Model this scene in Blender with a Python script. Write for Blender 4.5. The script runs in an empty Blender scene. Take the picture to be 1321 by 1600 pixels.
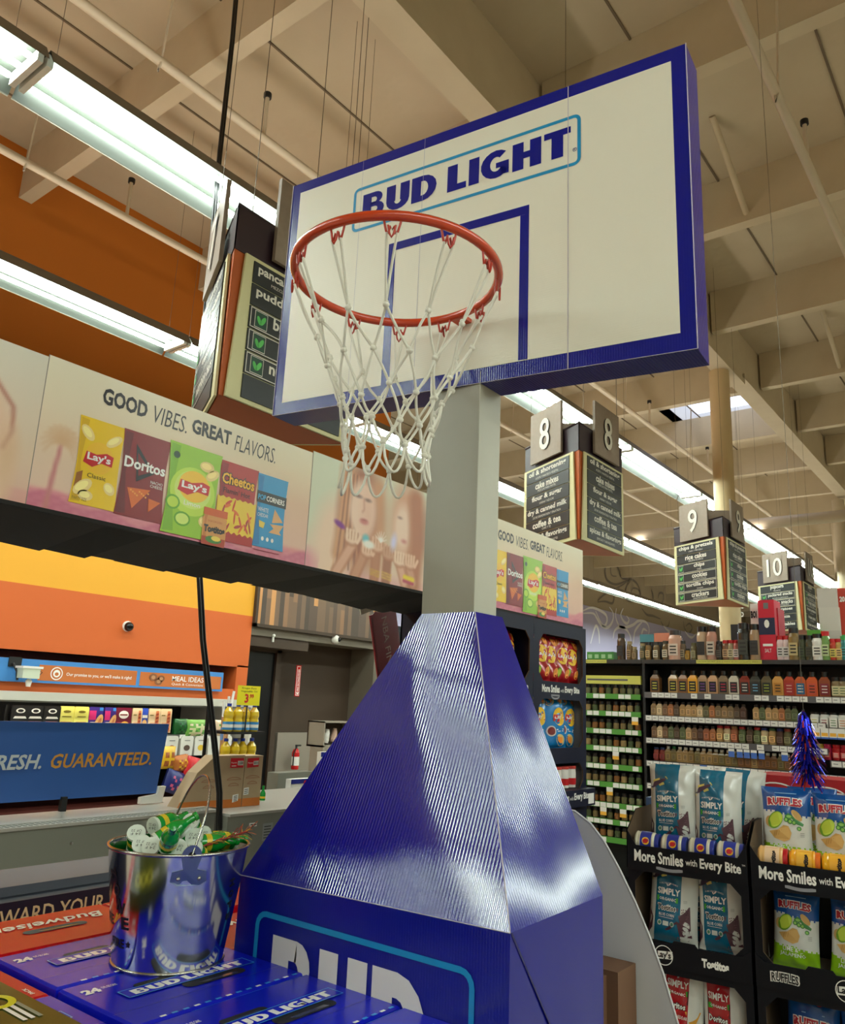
import bpy, math, random
from math import sin, cos, pi, radians
from mathutils import Vector, Matrix
import numpy as np

random.seed(7)
SC = bpy.context.scene
COL = SC.collection
EYE = 1.55

# ------------------------------------------------------------------ camera
F_PX, PITCH, ROLL, YAW = 1250.0, .23489, .04438, .66726
cam_d = bpy.data.cameras.new('camera')
cam = bpy.data.objects.new('camera', cam_d)
COL.objects.link(cam)
SC.camera = cam
FW = Vector((cos(PITCH) * cos(YAW), cos(PITCH) * sin(YAW), sin(PITCH)))
_r0 = Vector((sin(YAW), -cos(YAW), 0))
_u0 = _r0.cross(FW)
RT = _r0 * cos(ROLL) + _u0 * sin(ROLL)
UP = -_r0 * sin(ROLL) + _u0 * cos(ROLL)
M = Matrix((RT, UP, -FW)).transposed().to_4x4()
M.translation = (0, 0, EYE)
cam.matrix_world = M
cam_d.sensor_fit = 'HORIZONTAL'
cam_d.sensor_width = 36
cam_d.lens = 36 * F_PX / 1321
cam_d.clip_start = .05
cam_d.clip_end = 200

# ------------------------------------------------------------------ world, exposure
SC.view_settings.view_transform = 'Standard'
SC.view_settings.look = 'None'
SC.view_settings.gamma = 1
SC.view_settings.exposure = -0.02
SC.cycles.use_denoising = True
SC.cycles.max_bounces = 7
SC.cycles.sample_clamp_indirect = 6
W = bpy.data.worlds.new('world')
SC.world = W
W.use_nodes = True
W.node_tree.nodes['Background'].inputs[0].default_value = (.80, .74, .66, 1)
W.node_tree.nodes['Background'].inputs[1].default_value = .05
TUBE_POWER = 52.0
DECK_FILL = 3.6

# ------------------------------------------------------------------ materials
def lin(c):
    return tuple(((x / 255 / 12.92) if x <= 10 else ((x / 255 + .055) / 1.055) ** 2.4) for x in c) + (1,)
MATS = {}
def mat(name, c=(200, 200, 200), rough=.5, metal=0, coat=0, emit=0, noise=None, bump=None, trans=0, spec=.5, attr=None):
    if name in MATS: return MATS[name]
    m = bpy.data.materials.new(name); m.use_nodes = True
    nt = m.node_tree; b = nt.nodes['Principled BSDF']
    b.inputs['Base Color'].default_value = lin(c)
    b.inputs['Roughness'].default_value = rough
    b.inputs['Metallic'].default_value = metal
    b.inputs['Coat Weight'].default_value = coat
    b.inputs['Coat Roughness'].default_value = .08
    b.inputs['Specular IOR Level'].default_value = spec
    b.inputs['Transmission Weight'].default_value = trans
    if emit:
        b.inputs['Emission Color'].default_value = lin(c)
        b.inputs['Emission Strength'].default_value = emit
    N = nt.nodes.new; L = nt.links.new
    if attr:
        a = N('ShaderNodeAttribute'); a.attribute_name = attr
        L(a.outputs['Color'], b.inputs['Base Color'])
    if noise:   # (scale, amount, other colour)
        tc = N('ShaderNodeTexCoord'); n = N('ShaderNodeTexNoise'); mx = N('ShaderNodeMix'); mx.data_type = 'RGBA'
        n.inputs['Scale'].default_value = noise[0]; n.inputs['Detail'].default_value = 5
        L(tc.outputs['Object'], n.inputs['Vector'])
        mr = N('ShaderNodeMapRange'); mr.inputs[1].default_value = .35; mr.inputs[2].default_value = .65
        mr.inputs[4].default_value = noise[1]
        L(n.outputs['Fac'], mr.inputs[0]); L(mr.outputs[0], mx.inputs[0])
        mx.inputs[6].default_value = lin(c); mx.inputs[7].default_value = lin(noise[2])
        L(mx.outputs[2], b.inputs['Base Color'])
    if bump:    # ('noise', scale, dist) / ('wave', axis, spacing, dist) / ('both', axis, spacing, dist)
        tc = N('ShaderNodeTexCoord'); bp = N('ShaderNodeBump')
        bp.inputs['Strength'].default_value = 1
        if bump[0] == 'noise':
            n = N('ShaderNodeTexNoise'); n.inputs['Scale'].default_value = bump[1]; n.inputs['Detail'].default_value = 3
            L(tc.outputs['Object'], n.inputs['Vector']); L(n.outputs['Fac'], bp.inputs['Height'])
            bp.inputs['Distance'].default_value = bump[2]
        else:
            sp = N('ShaderNodeSeparateXYZ'); L(tc.outputs['Object'], sp.inputs[0])
            mu = N('ShaderNodeMath'); mu.operation = 'MULTIPLY'; mu.inputs[1].default_value = 2 * pi / bump[2]
            L(sp.outputs['XYZ'.index(bump[1])], mu.inputs[0])
            si = N('ShaderNodeMath'); si.operation = 'SINE'; L(mu.outputs[0], si.inputs[0])
            n = N('ShaderNodeTexNoise'); n.inputs['Scale'].default_value = 60; n.inputs['Detail'].default_value = 2
            L(tc.outputs['Object'], n.inputs['Vector'])
            ad = N('ShaderNodeMath'); ad.operation = 'MULTIPLY_ADD'
            L(n.outputs['Fac'], ad.inputs[0]); ad.inputs[1].default_value = bump[4] if len(bump) > 4 else 1.5
            L(si.outputs[0], ad.inputs[2])
            L(ad.outputs[0], bp.inputs['Height']); bp.inputs['Distance'].default_value = bump[3]
        L(bp.outputs[0], b.inputs['Normal'])
    MATS[name] = m
    return m
def flat(c, rough=.45, pre='print'):
    return mat('%s_%02x%02x%02x' % (pre, *c), c, rough)

# ------------------------------------------------------------------ text glyphs
_glyph = {}
def glyphs(s, off=0.0, res=2):
    k = (s, off, res)
    if k not in _glyph:
        cu = bpy.data.curves.new('text', 'FONT'); cu.body = s; cu.size = 1; cu.offset = off
        cu.resolution_u = res; cu.fill_mode = 'FRONT'
        ob = bpy.data.objects.new('text', cu)
        COL.objects.link(ob)
        dg = bpy.context.evaluated_depsgraph_get(); dg.update()
        me = bpy.data.meshes.new_from_object(ob.evaluated_get(dg))
        V = np.array([v.co[:2] for v in me.vertices]) if len(me.vertices) else np.zeros((0, 2))
        Fs = [tuple(p.vertices) for p in me.polygons]
        bpy.data.objects.remove(ob); bpy.data.curves.remove(cu); bpy.data.meshes.remove(me)
        _glyph[k] = (V, Fs)
    return _glyph[k]

# ------------------------------------------------------------------ frames and mesh builder
class Fr:
    """A flat frame: f(u, v, n) -> point; n is the height above the surface."""
    def __init__(s, o, ux, uy, flipn=False):
        s.o = Vector(o); s.x = Vector(ux); s.y = Vector(uy)
        s.n = s.x.cross(s.y).normalized() * (-1 if flipn else 1)
    def __call__(s, u, v, n=0): return s.o + s.x * u + s.y * v + s.n * n
def sub(f, u0, v0, w, h, ang=0, nn=0):
    """A frame inside a frame: u and v run 0..1 over the given box."""
    ca, sa = cos(radians(ang)), sin(radians(ang))
    def g(u, v, n=0):
        a, b = (u - .5) * w, (v - .5) * h
        return f(u0 + w / 2 + a * ca - b * sa, v0 + h / 2 + a * sa + b * ca, n + nn)
    return g
class MB:
    def __init__(s): s.v = []; s.f = []; s.m = []; s.mats = []; s.col = None; s.sm = []; s.fs = False
    def mi(s, m):
        if m not in s.mats: s.mats.append(m)
        return s.mats.index(m)
    def add(s, V, Fs, m, smooth=False):
        b = len(s.v); s.v += [tuple(x) for x in V]; k = s.mi(m)
        for f in Fs: s.f.append(tuple(b + i for i in f)); s.m.append(k); s.sm.append(smooth)
        return s
    def quad(s, a, b, c, d, m): return s.add([a, b, c, d], [(0, 1, 2, 3)], m)
    def box(s, a, b, m, T=None):
        V = [Vector((x, y, z)) for x in (a[0], b[0]) for y in (a[1], b[1]) for z in (a[2], b[2])]
        if T: V = [T @ v for v in V]
        return s.add(V, [(0, 1, 3, 2), (4, 6, 7, 5), (0, 4, 5, 1), (2, 3, 7, 6), (0, 2, 6, 4), (1, 5, 7, 3)], m)
    def fbox(s, f, u0, v0, u1, v1, n0, n1, m):
        V = [f(u, v, n) for u in (u0, u1) for v in (v0, v1) for n in (n0, n1)]
        return s.add(V, [(0, 1, 3, 2), (4, 6, 7, 5), (0, 4, 5, 1), (2, 3, 7, 6), (0, 2, 6, 4), (1, 5, 7, 3)], m)
    def poly(s, pts, f, e, m): return s.add([f(u, v, e) for u, v in pts], [tuple(range(len(pts)))], m)
    def prism(s, pts, f, n0, n1, m, side=None):
        k = len(pts)
        V = [f(u, v, n0) for u, v in pts] + [f(u, v, n1) for u, v in pts]
        s.add(V, [tuple(range(k))[::-1], tuple(range(k, 2 * k))], m)
        return s.add(V, [(i, (i + 1) % k, k + (i + 1) % k, k + i) for i in range(k)], side or m)
    def ell(s, f, cx, cy, rx, ry, e, m, seg=20, ang=0):
        ca, sa = cos(radians(ang)), sin(radians(ang))
        P = [(cx + rx * cos(t) * ca - ry * sin(t) * sa, cy + rx * cos(t) * sa + ry * sin(t) * ca) for t in [2 * pi * i / seg for i in range(seg)]]
        return s.poly(P, f, e, m)
    def ring(s, f, P, Q, e, m):
        k = len(P); V = [f(u, v, e) for u, v in P] + [f(u, v, e) for u, v in Q]
        return s.add(V, [(i, (i + 1) % k, k + (i + 1) % k, k + i) for i in range(k)], m)
    def frame(s, f, u0, v0, u1, v1, t, r, e, m, ar=1):
        def rr(u0, v0, u1, v1, r):
            P = []
            for cx, cy, a0 in ((u1 - r, v1 - r * ar, 0), (u0 + r, v1 - r * ar, 90), (u0 + r, v0 + r * ar, 180), (u1 - r, v0 + r * ar, 270)):
                for i in range(5):
                    a = radians(a0 + i * 22.5); P.append((cx + r * cos(a), cy + r * ar * sin(a)))
            return P
        return s.ring(f, rr(u0, v0, u1, v1, r), rr(u0 + t, v0 + t * ar, u1 - t, v1 - t * ar, max(r - t, r * .3)), e, m)
    def text(s, t, f, x, y, w, h, m, e=.001, off=0.0, shear=0, res=2, arc=0, box=None):
        """Fit the string into the box x, y, w, h of frame f (box: string whose extent is used for the fit)."""
        V, Fs = glyphs(t, off, res)
        if not len(V): return s
        B = glyphs(box, 0, res)[0] if box else V
        lo, hi = B.min(0), B.max(0); d = hi - lo
        q = (V - lo) / d
        pts = [f(x + a * w + shear * b * h, y + b * h + arc * h * (1 - (2 * a - 1) ** 2), e) for a, b in q]
        return s.add(pts, Fs, m)
    def tube(s, P, r, m, seg=8, closed=False, taper=None):
        P = [Vector(p) for p in P]; n = len(P); V = []; Fs = []
        prev = None
        for i, p in enumerate(P):
            a = P[(i - 1) % n] if (i or closed) else p; b = P[(i + 1) % n] if (i < n - 1 or closed) else p
            t = (b - a).normalized()
            if prev is None:
                prev = t.orthogonal().normalized()
            prev = (prev - t * prev.dot(t)).normalized()
            bi = t.cross(prev)
            rr = r * (taper[i] if taper else 1)
            V += [p + (prev * cos(2 * pi * k / seg) + bi * sin(2 * pi * k / seg)) * rr for k in range(seg)]
        for i in range(n if closed else n - 1):
            j = (i + 1) % n
            for k in range(seg):
                Fs.append((i * seg + k, i * seg + (k + 1) % seg, j * seg + (k + 1) % seg, j * seg + k))
        s.add(V, Fs, m, True)
        if not closed: s.add(V, [tuple(range(seg))[::-1], tuple(range((n - 1) * seg, n * seg))], m)
        return s
    def lathe(s, prof, m, seg=20, T=None, mats=None, caps=True):
        """prof: (r, z) list; mats: one material for each band (optional)."""
        V = [Vector((r * cos(2 * pi * k / seg), r * sin(2 * pi * k / seg), z)) for r, z in prof for k in range(seg)]
        if T: V = [T @ v for v in V]
        for i in range(len(prof) - 1):
            Fs = [(i * seg + k, i * seg + (k + 1) % seg, (i + 1) * seg + (k + 1) % seg, (i + 1) * seg + k) for k in range(seg)]
            s.add(V, Fs, mats[i] if mats else m, True)
        if caps:
            if prof[0][0] > 1e-4: s.add(V[:seg], [tuple(range(seg))[::-1]], mats[0] if mats else m)
            if prof[-1][0] > 1e-4: s.add(V[-seg:], [tuple(range(seg))], mats[-1] if mats else m)
        return s
    def ball(s, c, r, m, seg=10, ring=6, sc=(1, 1, 1)):
        V = []; Fs = []
        for i in range(ring + 1):
            a = pi * i / ring
            for k in range(seg):
                t = 2 * pi * k / seg
                V.append((c[0] + r * sc[0] * sin(a) * cos(t), c[1] + r * sc[1] * sin(a) * sin(t), c[2] + r * sc[2] * cos(a)))
        for i in range(ring):
            for k in range(seg): Fs.append((i * seg + k, (i + 1) * seg + k, (i + 1) * seg + (k + 1) % seg, i * seg + (k + 1) % seg))
        return s.add(V, Fs, m, True)
    def build(s, name, parent=None, loc=None, auto=False, rot=None):
        me = bpy.data.meshes.new(name)
        o = Vector(loc) if loc is not None else Vector((0, 0, 0))
        me.from_pydata([tuple(Vector(v) - o) for v in s.v] if loc is not None else s.v, [], s.f)
        for m in s.mats: me.materials.append(m)
        me.polygons.foreach_set('material_index', s.m)
        me.polygons.foreach_set('use_smooth', s.sm)
        me.update()
        ob = bpy.data.objects.new(name, me); COL.objects.link(ob)
        ob.location = o
        if parent is not None:
            ob.parent = parent
            if loc is not None or not getattr(parent, 'is_local', False):
                pass
        return ob
def tag(o, label=None, cat=None, group=None, kind=None):
    if label: o['label'] = label
    if cat: o['category'] = cat
    if group: o['group'] = group
    if kind: o['kind'] = kind
    return o
def thing(name, label, cat, loc=(0, 0, 0), rz=0, group=None):
    o = bpy.data.objects.new(name, None); COL.objects.link(o)
    o.location = loc; o.rotation_euler = (0, 0, rz); o.empty_display_size = .05
    return tag(o, label, cat, group)
def wpart(mb, name, root, label=None):
    """Link a mesh written in world coordinates as a part of root (which may be placed and turned)."""
    ob = mb.build(name); ob.parent = root
    P = root
    Mx = Matrix.LocRotScale(P.location, P.rotation_euler, None)
    while P.parent is not None:
        P = P.parent; Mx = Matrix.LocRotScale(P.location, P.rotation_euler, None) @ Mx
    ob.data.transform(Mx.inverted())
    if label: ob['label'] = label
    return ob
def kids(o): return [c for c in ALLKIDS.get(o.name, [])]
ALLKIDS = {}
def struct(mb, name): return tag(mb.build(name), kind='structure')
def solo(mb, name, label, cat, group=None, loc=None):
    return tag(mb.build(name, loc=loc), label, cat, group)
def dup(root, loc, rot, label=None, group=None, scale=None):
    r = root.copy(); COL.objects.link(r); r.location = loc; r.rotation_euler = rot
    if scale: r.scale = scale
    if label: r['label'] = label
    if group: r['group'] = group
    for ch in root.children:
        c = ch.copy(); COL.objects.link(c); c.parent = r
        for g in ch.children:
            d = g.copy(); COL.objects.link(d); d.parent = c
    return r
def ray(x, y): return FW * F_PX + RT * (x - 660.5) - UP * (y - 800)
def at(x, y, ax, v):
    """Where the sight line through a photo pixel meets a real plane of the building."""
    d = ray(x, y); i = 'XYZ'.index(ax)
    t = (v - (EYE if ax == 'Z' else 0)) / d[i]
    return Vector((0, 0, EYE)) + d * t
ORD = 'first second third fourth fifth sixth seventh eighth ninth tenth eleventh twelfth thirteenth fourteenth fifteenth sixteenth seventeenth eighteenth nineteenth twentieth twenty-first twenty-second twenty-third twenty-fourth twenty-fifth twenty-sixth twenty-seventh twenty-eighth twenty-ninth thirtieth'.split()

# ================================================================== the store's shell
M_ceil = mat('ceiling_paint', (196, 180, 152), .9, noise=(1.1, .5, (178, 160, 132)), bump=('noise', 2.2, .03))
M_beam = mat('beam_paint', (202, 186, 156), .75, noise=(3, .4, (188, 170, 140)))
M_floor = mat('floor_tile', (176, 164, 146), .35, noise=(5, .3, (160, 148, 130)))
M_orange_up = mat('wall_dark_orange', (186, 104, 14), .75)
M_yellow = mat('wall_yellow', (226, 160, 40), .7)
M_orange = mat('wall_orange', (204, 96, 36), .7)
M_recess_shade = mat('recess_shade', (96, 26, 8), .7)  # dark red puts the shade of the case recess into the wall colour
M_beige = mat('wall_beige', (170, 155, 128), .8)
M_brown = mat('wall_brown', (62, 46, 32), .7)
M_brownlt = mat('fascia_brown', (100, 90, 76), .6)
M_white = mat('white_paint', (225, 222, 214), .5)
M_black = mat('black_matt', (14, 14, 15), .5)
M_steel = mat('steel', (170, 170, 168), .3, 1)
M_grey = mat('grey_paint', (130, 130, 124), .45)
ZD = 6.85; ZB = 6.3; YG = 3.08
PUR = [5.17 + 2.18 * k for k in range(-6, 17)]

b = MB(); b.box((-9, -9, -.1), (42, 13, 0), M_floor); struct(b, 'floor')
b = MB(); b.box((-9, -9, ZD), (12.75, 13, ZD + .1), M_ceil)
b.box((12.75, -9, ZD), (15.0, 3.1, ZD + .1), M_ceil); b.box((12.75, 5.0, ZD), (15.0, 13, ZD + .1), M_ceil)
b.box((15.0, -9, ZD), (42, 13, ZD + .1), M_ceil)
struct(b, 'ceiling')
# skylight in the deck
b = MB(); b.box((12.6, 2.9, ZD + .5), (15.2, 5.2, ZD + .52), mat('skylight_panel', (214, 226, 255), .5, emit=1.6))
for a in (((12.65, 3.0, ZD), (12.75, 5.1, ZD + .5)), ((15.0, 3.0, ZD), (15.1, 5.1, ZD + .5)), ((12.65, 3.0, ZD), (15.1, 3.1, ZD + .5)), ((12.65, 5.0, ZD), (15.1, 5.1, ZD + .5))):
    b.box(*a, M_white)
struct(b, 'window_1')
n = 1
for x in PUR:
    far = 7.7 if x < 8.8 else 12
    b = MB(); b.box((x, YG + .12, ZB), (x + .13, far, ZD), M_beam)
    struct(b, 'trim_%d' % n); n += 1
    b = MB(); b.box((x, -9, ZB), (x + .13, YG - .12, ZD), M_beam); struct(b, 'trim_%d' % n); n += 1
# girder, with the heavier stepped splice over the column
b = MB(); b.box((-9, YG - .09, 6.12), (10.9, YG + .09, ZD), M_beam)
b.box((-9, YG - .12, 6.07), (10.9, YG + .12, 6.15), M_beam)
b.box((10.9, YG - .09, 6.2), (42, YG + .09, ZD), M_beam)
b.box((10.9, YG - .12, 6.16), (42, YG + .12, 6.24), M_beam)
struct(b, 'trim_%d' % n); n += 1
# thin seams of the deck boards (run along X) and a brace
M_seam = mat('seam_dark', (112, 96, 76), .9)
b = MB()
for y in [-6.4 + 1.22 * k for k in range(0, 16)]:
    b.box((-9, y, ZD - .012), (42, y + .018, ZD - .001), M_seam)
struct(b, 'trim_%d' % n); n += 1
for x0 in (7.4, 11.76):
    b = MB(); b.tube([(x0 + .1, 1.9, ZB + .02), (x0 - 1.0, 1.9, ZD)], .03, M_beam); struct(b, 'trim_%d' % n); n += 1
# seams near beams (stapled insulation edge)

# walls: left wall with its case recess
YW = 7.7
b = MB()
b.box((-9, YW, 2.50), (8.85, YW + .3, 4.2), M_yellow)
b.box((-9, YW - .02, 3.02), (8.85, YW + .02, ZD), M_orange_up)
b.box((-9, YW, 1.88), (6.5, YW + .3, 2.50), M_orange)
b.box((6.33, YW, 0), (6.5, YW + .3, 1.9), M_orange)
b.box((-9, YW + .02, 1.50), (6.33, YW + .3, 1.62), M_orange)
b.box((-9, YW + .25, 1.6), (6.33, YW + .35, 1.9), M_recess_shade)
b.box((-9, YW + .02, 1.88), (6.33, YW + .3, 1.90), M_recess_shade)
struct(b, 'wall_left')
# recess with dark door, brown walls and a plank panel above
b = MB()
b.box((6.5, YW + .45, 0), (9.0, YW + .6, 2.3), M_brown)
b.box((6.5, YW, 2.28), (9.0, YW + .6, 2.41), M_brownlt)
b.box((8.80, YW - .0, 0), (9.0, YW + .5, 2.3), M_brownlt)
b.box((6.5, YW + .02, 2.15), (7.5, YW + .5, 2.28), M_brown)
b.box((6.5, YW, 3.2), (9.0, YW + .3, 4.2), M_yellow)
struct(b, 'wall_recess')
b = MB(); fr = Fr((6.5, YW, 2.38), (1, 0, 0), (0, 0, 1))
WOODS = [flat(c, .6, 'plank') for c in ((136, 100, 72), (88, 70, 58), (196, 138, 84), (74, 60, 50), (114, 88, 68), (98, 78, 62))]
x = .04; k = 0
while x < 2.4:
    w = .075; z = 0
    zz = [.02, .42 + .4 * random.random(), .98] if k % 3 else [.02, .98]
    for i in range(len(zz) - 1):
        b.fbox(fr, x, zz[i] * .85, x + w, zz[i + 1] * .85, .0, .012, random.choice(WOODS))
    x += w; k += 1
for a in ((0, 0, .04, .86), (0, 0, 2.45, .04)): b.fbox(fr, a[0], a[1], a[2], a[3], -.1, .05, M_brown)
b.fbox(fr, 0, .04, 2.5, .84, -.1, -.001, M_brown)
struct(b, 'wall_panel')
b = MB(); dm = mat('door_black', (16, 16, 18), .3)
b.box((6.5, YW + .34, 0), (7.22, YW + .45, 2.11), dm)
b.box((7.22, YW + .30, 0), (7.30, YW + .45, 2.16), M_brown)
b.box((6.5, YW + .30, 2.11), (7.30, YW + .45, 2.16), M_brown)
struct(b, 'door_1')
b = MB(); b.box((7.42, YW + .38, 0), (8.8, YW + .45, 1.10), mat('wainscot_panel', (140, 130, 118), .5)); struct(b, 'trim_%d' % n); n += 1
# far walls
b = MB(); b.box((8.85, 12, 0), (42, 12.2, ZD), M_beige); struct(b, 'wall_far')
b = MB(); b.box((8.85, YW + .3, 0), (9.0, 12, ZD), M_beige); struct(b, 'wall_return')
b = MB(); b.box((-9, -9.2, 0), (42, -9, ZD), M_beige); struct(b, 'wall_right')
b = MB(); b.box((-9.2, -9, 0), (-9, 13, ZD), M_beige); struct(b, 'wall_back')
b = MB(); b.box((42, -9, 0), (42.2, 13, ZD), M_beige); struct(b, 'wall_end')
# lilac band with white scrolls on the far wall
def arcp(cx, cy, r0, r1, a0, a1, k=18):
    return [(cx + (r0 + (r1 - r0) * i / k) * cos(radians(a0 + (a1 - a0) * i / k)), cy + (r0 + (r1 - r0) * i / k) * sin(radians(a0 + (a1 - a0) * i / k))) for i in range(k + 1)]
b = MB(); fr = Fr((16, 12, 0), (1, 0, 0), (0, 0, 1))
zl = at(915, 946, 'Y', 12).z
b.fbox(fr, -7, 1.6, 26, zl, 0, .03, mat('lilac_panel', (186, 182, 216), .6))
M_scr, M_scd = mat('scroll_white', (236, 234, 240), .6), mat('scroll_dark', (120, 110, 96), .6)
def scroll(pts, w, m, z):
    q = [Vector((p[0], p[1])) for p in pts]
    A = []; B = []
    for i, p in enumerate(q):
        t = (q[min(i + 1, len(q) - 1)] - q[max(i - 1, 0)]).normalized(); nn = Vector((-t.y, t.x)) * w * (.35 + .65 * sin(pi * i / (len(q) - 1)))
        A.append(p + nn); B.append(p - nn)
    V = [fr(p.x, p.y, z) for p in A + B]; k = len(q)
    b.add(V, [(i, i + 1, k + i + 1, k + i) for i in range(k - 1)], m)
def tr(pts):
    o = []
    for x, y in pts: p = at(910 + x / 5.08, 860 + y / 5.08, 'Y', 12); o.append((p.x - 16, p.z))
    q = []
    for i in range(len(o) - 1):                       # rounded through the points
        p0, p1, p2, p3 = o[max(i - 1, 0)], o[i], o[i + 1], o[min(i + 2, len(o) - 1)]
        for t in (0, .25, .5, .75):
            q.append(tuple(.5 * (2 * p1[k] + (p2[k] - p0[k]) * t + (2 * p0[k] - 5 * p1[k] + 4 * p2[k] - p3[k]) * t * t + (3 * p1[k] - p0[k] - 3 * p2[k] + p3[k]) * t ** 3) for k in (0, 1)))
    return q + [o[-1]]
DK = [[(270, 205), (235, 200), (222, 160), (230, 110), (262, 110), (290, 160), (300, 200), (330, 225), (390, 230), (430, 260), (455, 310), (460, 350)], [(262, 110), (215, 88), (185, 120), (180, 180), (200, 240), (260, 270), (330, 250), (380, 230)], [(60, 260), (120, 250), (180, 275), (230, 300), (200, 330), (160, 360), (120, 400)], [(120, 410), (180, 405), (235, 420), (250, 370), (240, 320), (290, 290), (370, 240)],
      [(390, 330), (400, 300), (440, 310), (460, 350), (430, 390), (370, 400), (340, 360), (350, 290), (380, 240)], [(470, 460), (510, 510), (560, 520), (620, 545)], [(600, 380), (610, 340), (640, 345), (640, 400), (600, 460)], [(545, 310), (560, 360), (555, 410)], [(620, 560), (650, 610), (680, 600), (690, 560)], [(800, 560), (810, 620), (840, 660), (870, 620), (850, 580), (820, 600)]]
WT = [[(0, 480), (60, 455), (120, 470), (180, 510), (190, 560), (170, 600), (140, 570), (100, 480)], [(0, 500), (80, 500), (110, 540), (150, 600), (200, 610), (235, 560), (240, 500), (210, 450)], [(265, 460), (260, 530), (290, 600), (340, 610), (400, 590), (440, 560), (500, 570), (525, 620), (520, 680)], [(320, 460), (300, 510), (320, 560), (350, 580), (365, 550), (345, 520)], [(240, 700), (250, 640), (290, 610), (340, 625), (375, 680), (380, 740)],
      [(400, 740), (410, 650), (440, 600), (470, 570)], [(450, 740), (465, 670), (480, 625), (510, 640)], [(640, 600), (680, 640), (740, 660)], [(810, 640), (840, 680), (870, 690), (900, 660)], [(60, 740), (100, 600), (125, 650), (130, 740)]]
for P in DK: scroll(tr(P), .05, M_scd, .02)
for P in WT: scroll(tr(P), .055, M_scr, .035)
struct(b, 'wall_mural')
# column under the girder
b = MB(); b.lathe([(.13, 0), (.13, 6.07)], mat('column_cream', (214, 190, 146), .55), 24, Matrix.Translation((10.3, 3.13, 0))); struct(b, 'trim_%d' % n); n += 1
b = MB(); b.lathe([(.12, 0), (.12, 6.1)], M_beam, 16, Matrix.Translation((18.2, 3.2, 0))); struct(b, 'trim_%d' % n); n += 1
b = MB(); b.lathe([(.12, 0), (.12, 6.1)], M_beam, 16, Matrix.Translation((19.6, 3.5, 0))); struct(b, 'trim_%d' % n); n += 1

# ------------------------------------------------------------------ fluorescent fixtures
ZL = 4.6
M_wire = mat('wire', (110, 100, 86), .5, .4)
M_tube = mat('lit_tube', (240, 255, 246), .5, emit=TUBE_POWER)
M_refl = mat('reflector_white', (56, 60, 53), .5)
M_hous = mat('housing_grey', (120, 112, 100), .5)
def fixture_proto():
    root = thing('fluorescent_light', 'long white triple tube light', 'ceiling light')
    L2 = 1.2
    b = MB()
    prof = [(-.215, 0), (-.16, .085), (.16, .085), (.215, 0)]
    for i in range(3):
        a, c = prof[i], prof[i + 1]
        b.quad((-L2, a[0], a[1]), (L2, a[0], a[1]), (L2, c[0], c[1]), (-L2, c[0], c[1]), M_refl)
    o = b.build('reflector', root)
    b = MB(); prof = [(-.222, -.005), (-.165, .095), (.165, .095), (.222, -.005)]
    for i in range(3):
        a, c = prof[i], prof[i + 1]
        b.quad((-L2, c[0], c[1]), (L2, c[0], c[1]), (L2, a[0], a[1]), (-L2, a[0], a[1]), M_hous)
    b.box((-L2, -.05, .095), (L2, .05, .14), M_hous)
    b.build('housing', root)
    for y in (-.11, 0, .11):
        b = MB(); b.lathe([(.015, -L2 + .05), (.015, L2 - .05)], M_tube, 8, Matrix.Translation((0, y, .035)) @ Matrix.Rotation(pi / 2, 4, 'Y'))
        b.build('tube', root)
    for sx in (-1, 1):
        b = MB(); b.tube([(sx * 1.1, 0, .13), (sx * 1.1, 0, ZD - ZL)], .0018, M_wire, 4); b.build('hanging_wire', root)
        b = MB(); b.box((sx * L2 - (.03 if sx > 0 else 0), -.15, .01), (sx * L2 + (0 if sx > 0 else .03), .15, .08), M_white)
        b.build('socket_bar', root)
    return root
FX = fixture_proto()
first = True
rows = [('near', 3.85, 1.46, range(-4, 12)), ('middle', 6.02, 3.92, range(-5, 11)), ('third', -3.0, 1.46, range(-4, 8)), ('fourth', -5.6, 1.46, range(-4, 8)), ('far', 8.9, 11.0, range(0, 11))]
for nm, y, x0, rng in rows:
    for k in rng:
        xc = x0 + 1.2 + 2.42 * k
        # label: which row, which place along it
        if nm in ('near', 'middle', 'far'):
            pos = ORD[k + 5] + ' light along'
            lab = 'triple tube ceiling light, ' + pos + {'near': ' the row passing above the aisle signs', 'middle': ' the row beside the orange wall', 'far': ' the distant row before the scroll mural'}[nm]
        else:
            lab = 'triple tube ceiling light in a row behind the viewer, ' + ORD[k + 5] + ' of the ' + nm + ' row'
        if first: FX.location = (xc, y, ZL); FX['label'] = lab; FX['group'] = 'fluorescent lights'; first = False
        else: dup(FX, (xc, y, ZL), (0, 0, 0), lab, 'fluorescent lights')
for nm, y, x0, rng in rows:      # area lights added above the rows, facing up to brighten the deck
    d = bpy.data.lights.new('deck_fill', 'AREA'); d.shape = 'RECTANGLE'
    ln = 2.42 * len(rng); d.size = ln; d.size_y = .12; d.energy = DECK_FILL * ln; d.color = (1, .93, .82)
    o = bpy.data.objects.new('deck_fill', d); COL.objects.link(o)
    o.location = (x0 + 2.42 * rng[0] + ln / 2, y, ZL + .16); o.rotation_euler = (pi, 0, 0)
def wire(p, q, r, m, name, label, cat='wire', group=None):
    b = MB(); b.tube([p, q], r, m, 5); return solo(b, name, label, cat, group)
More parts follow.
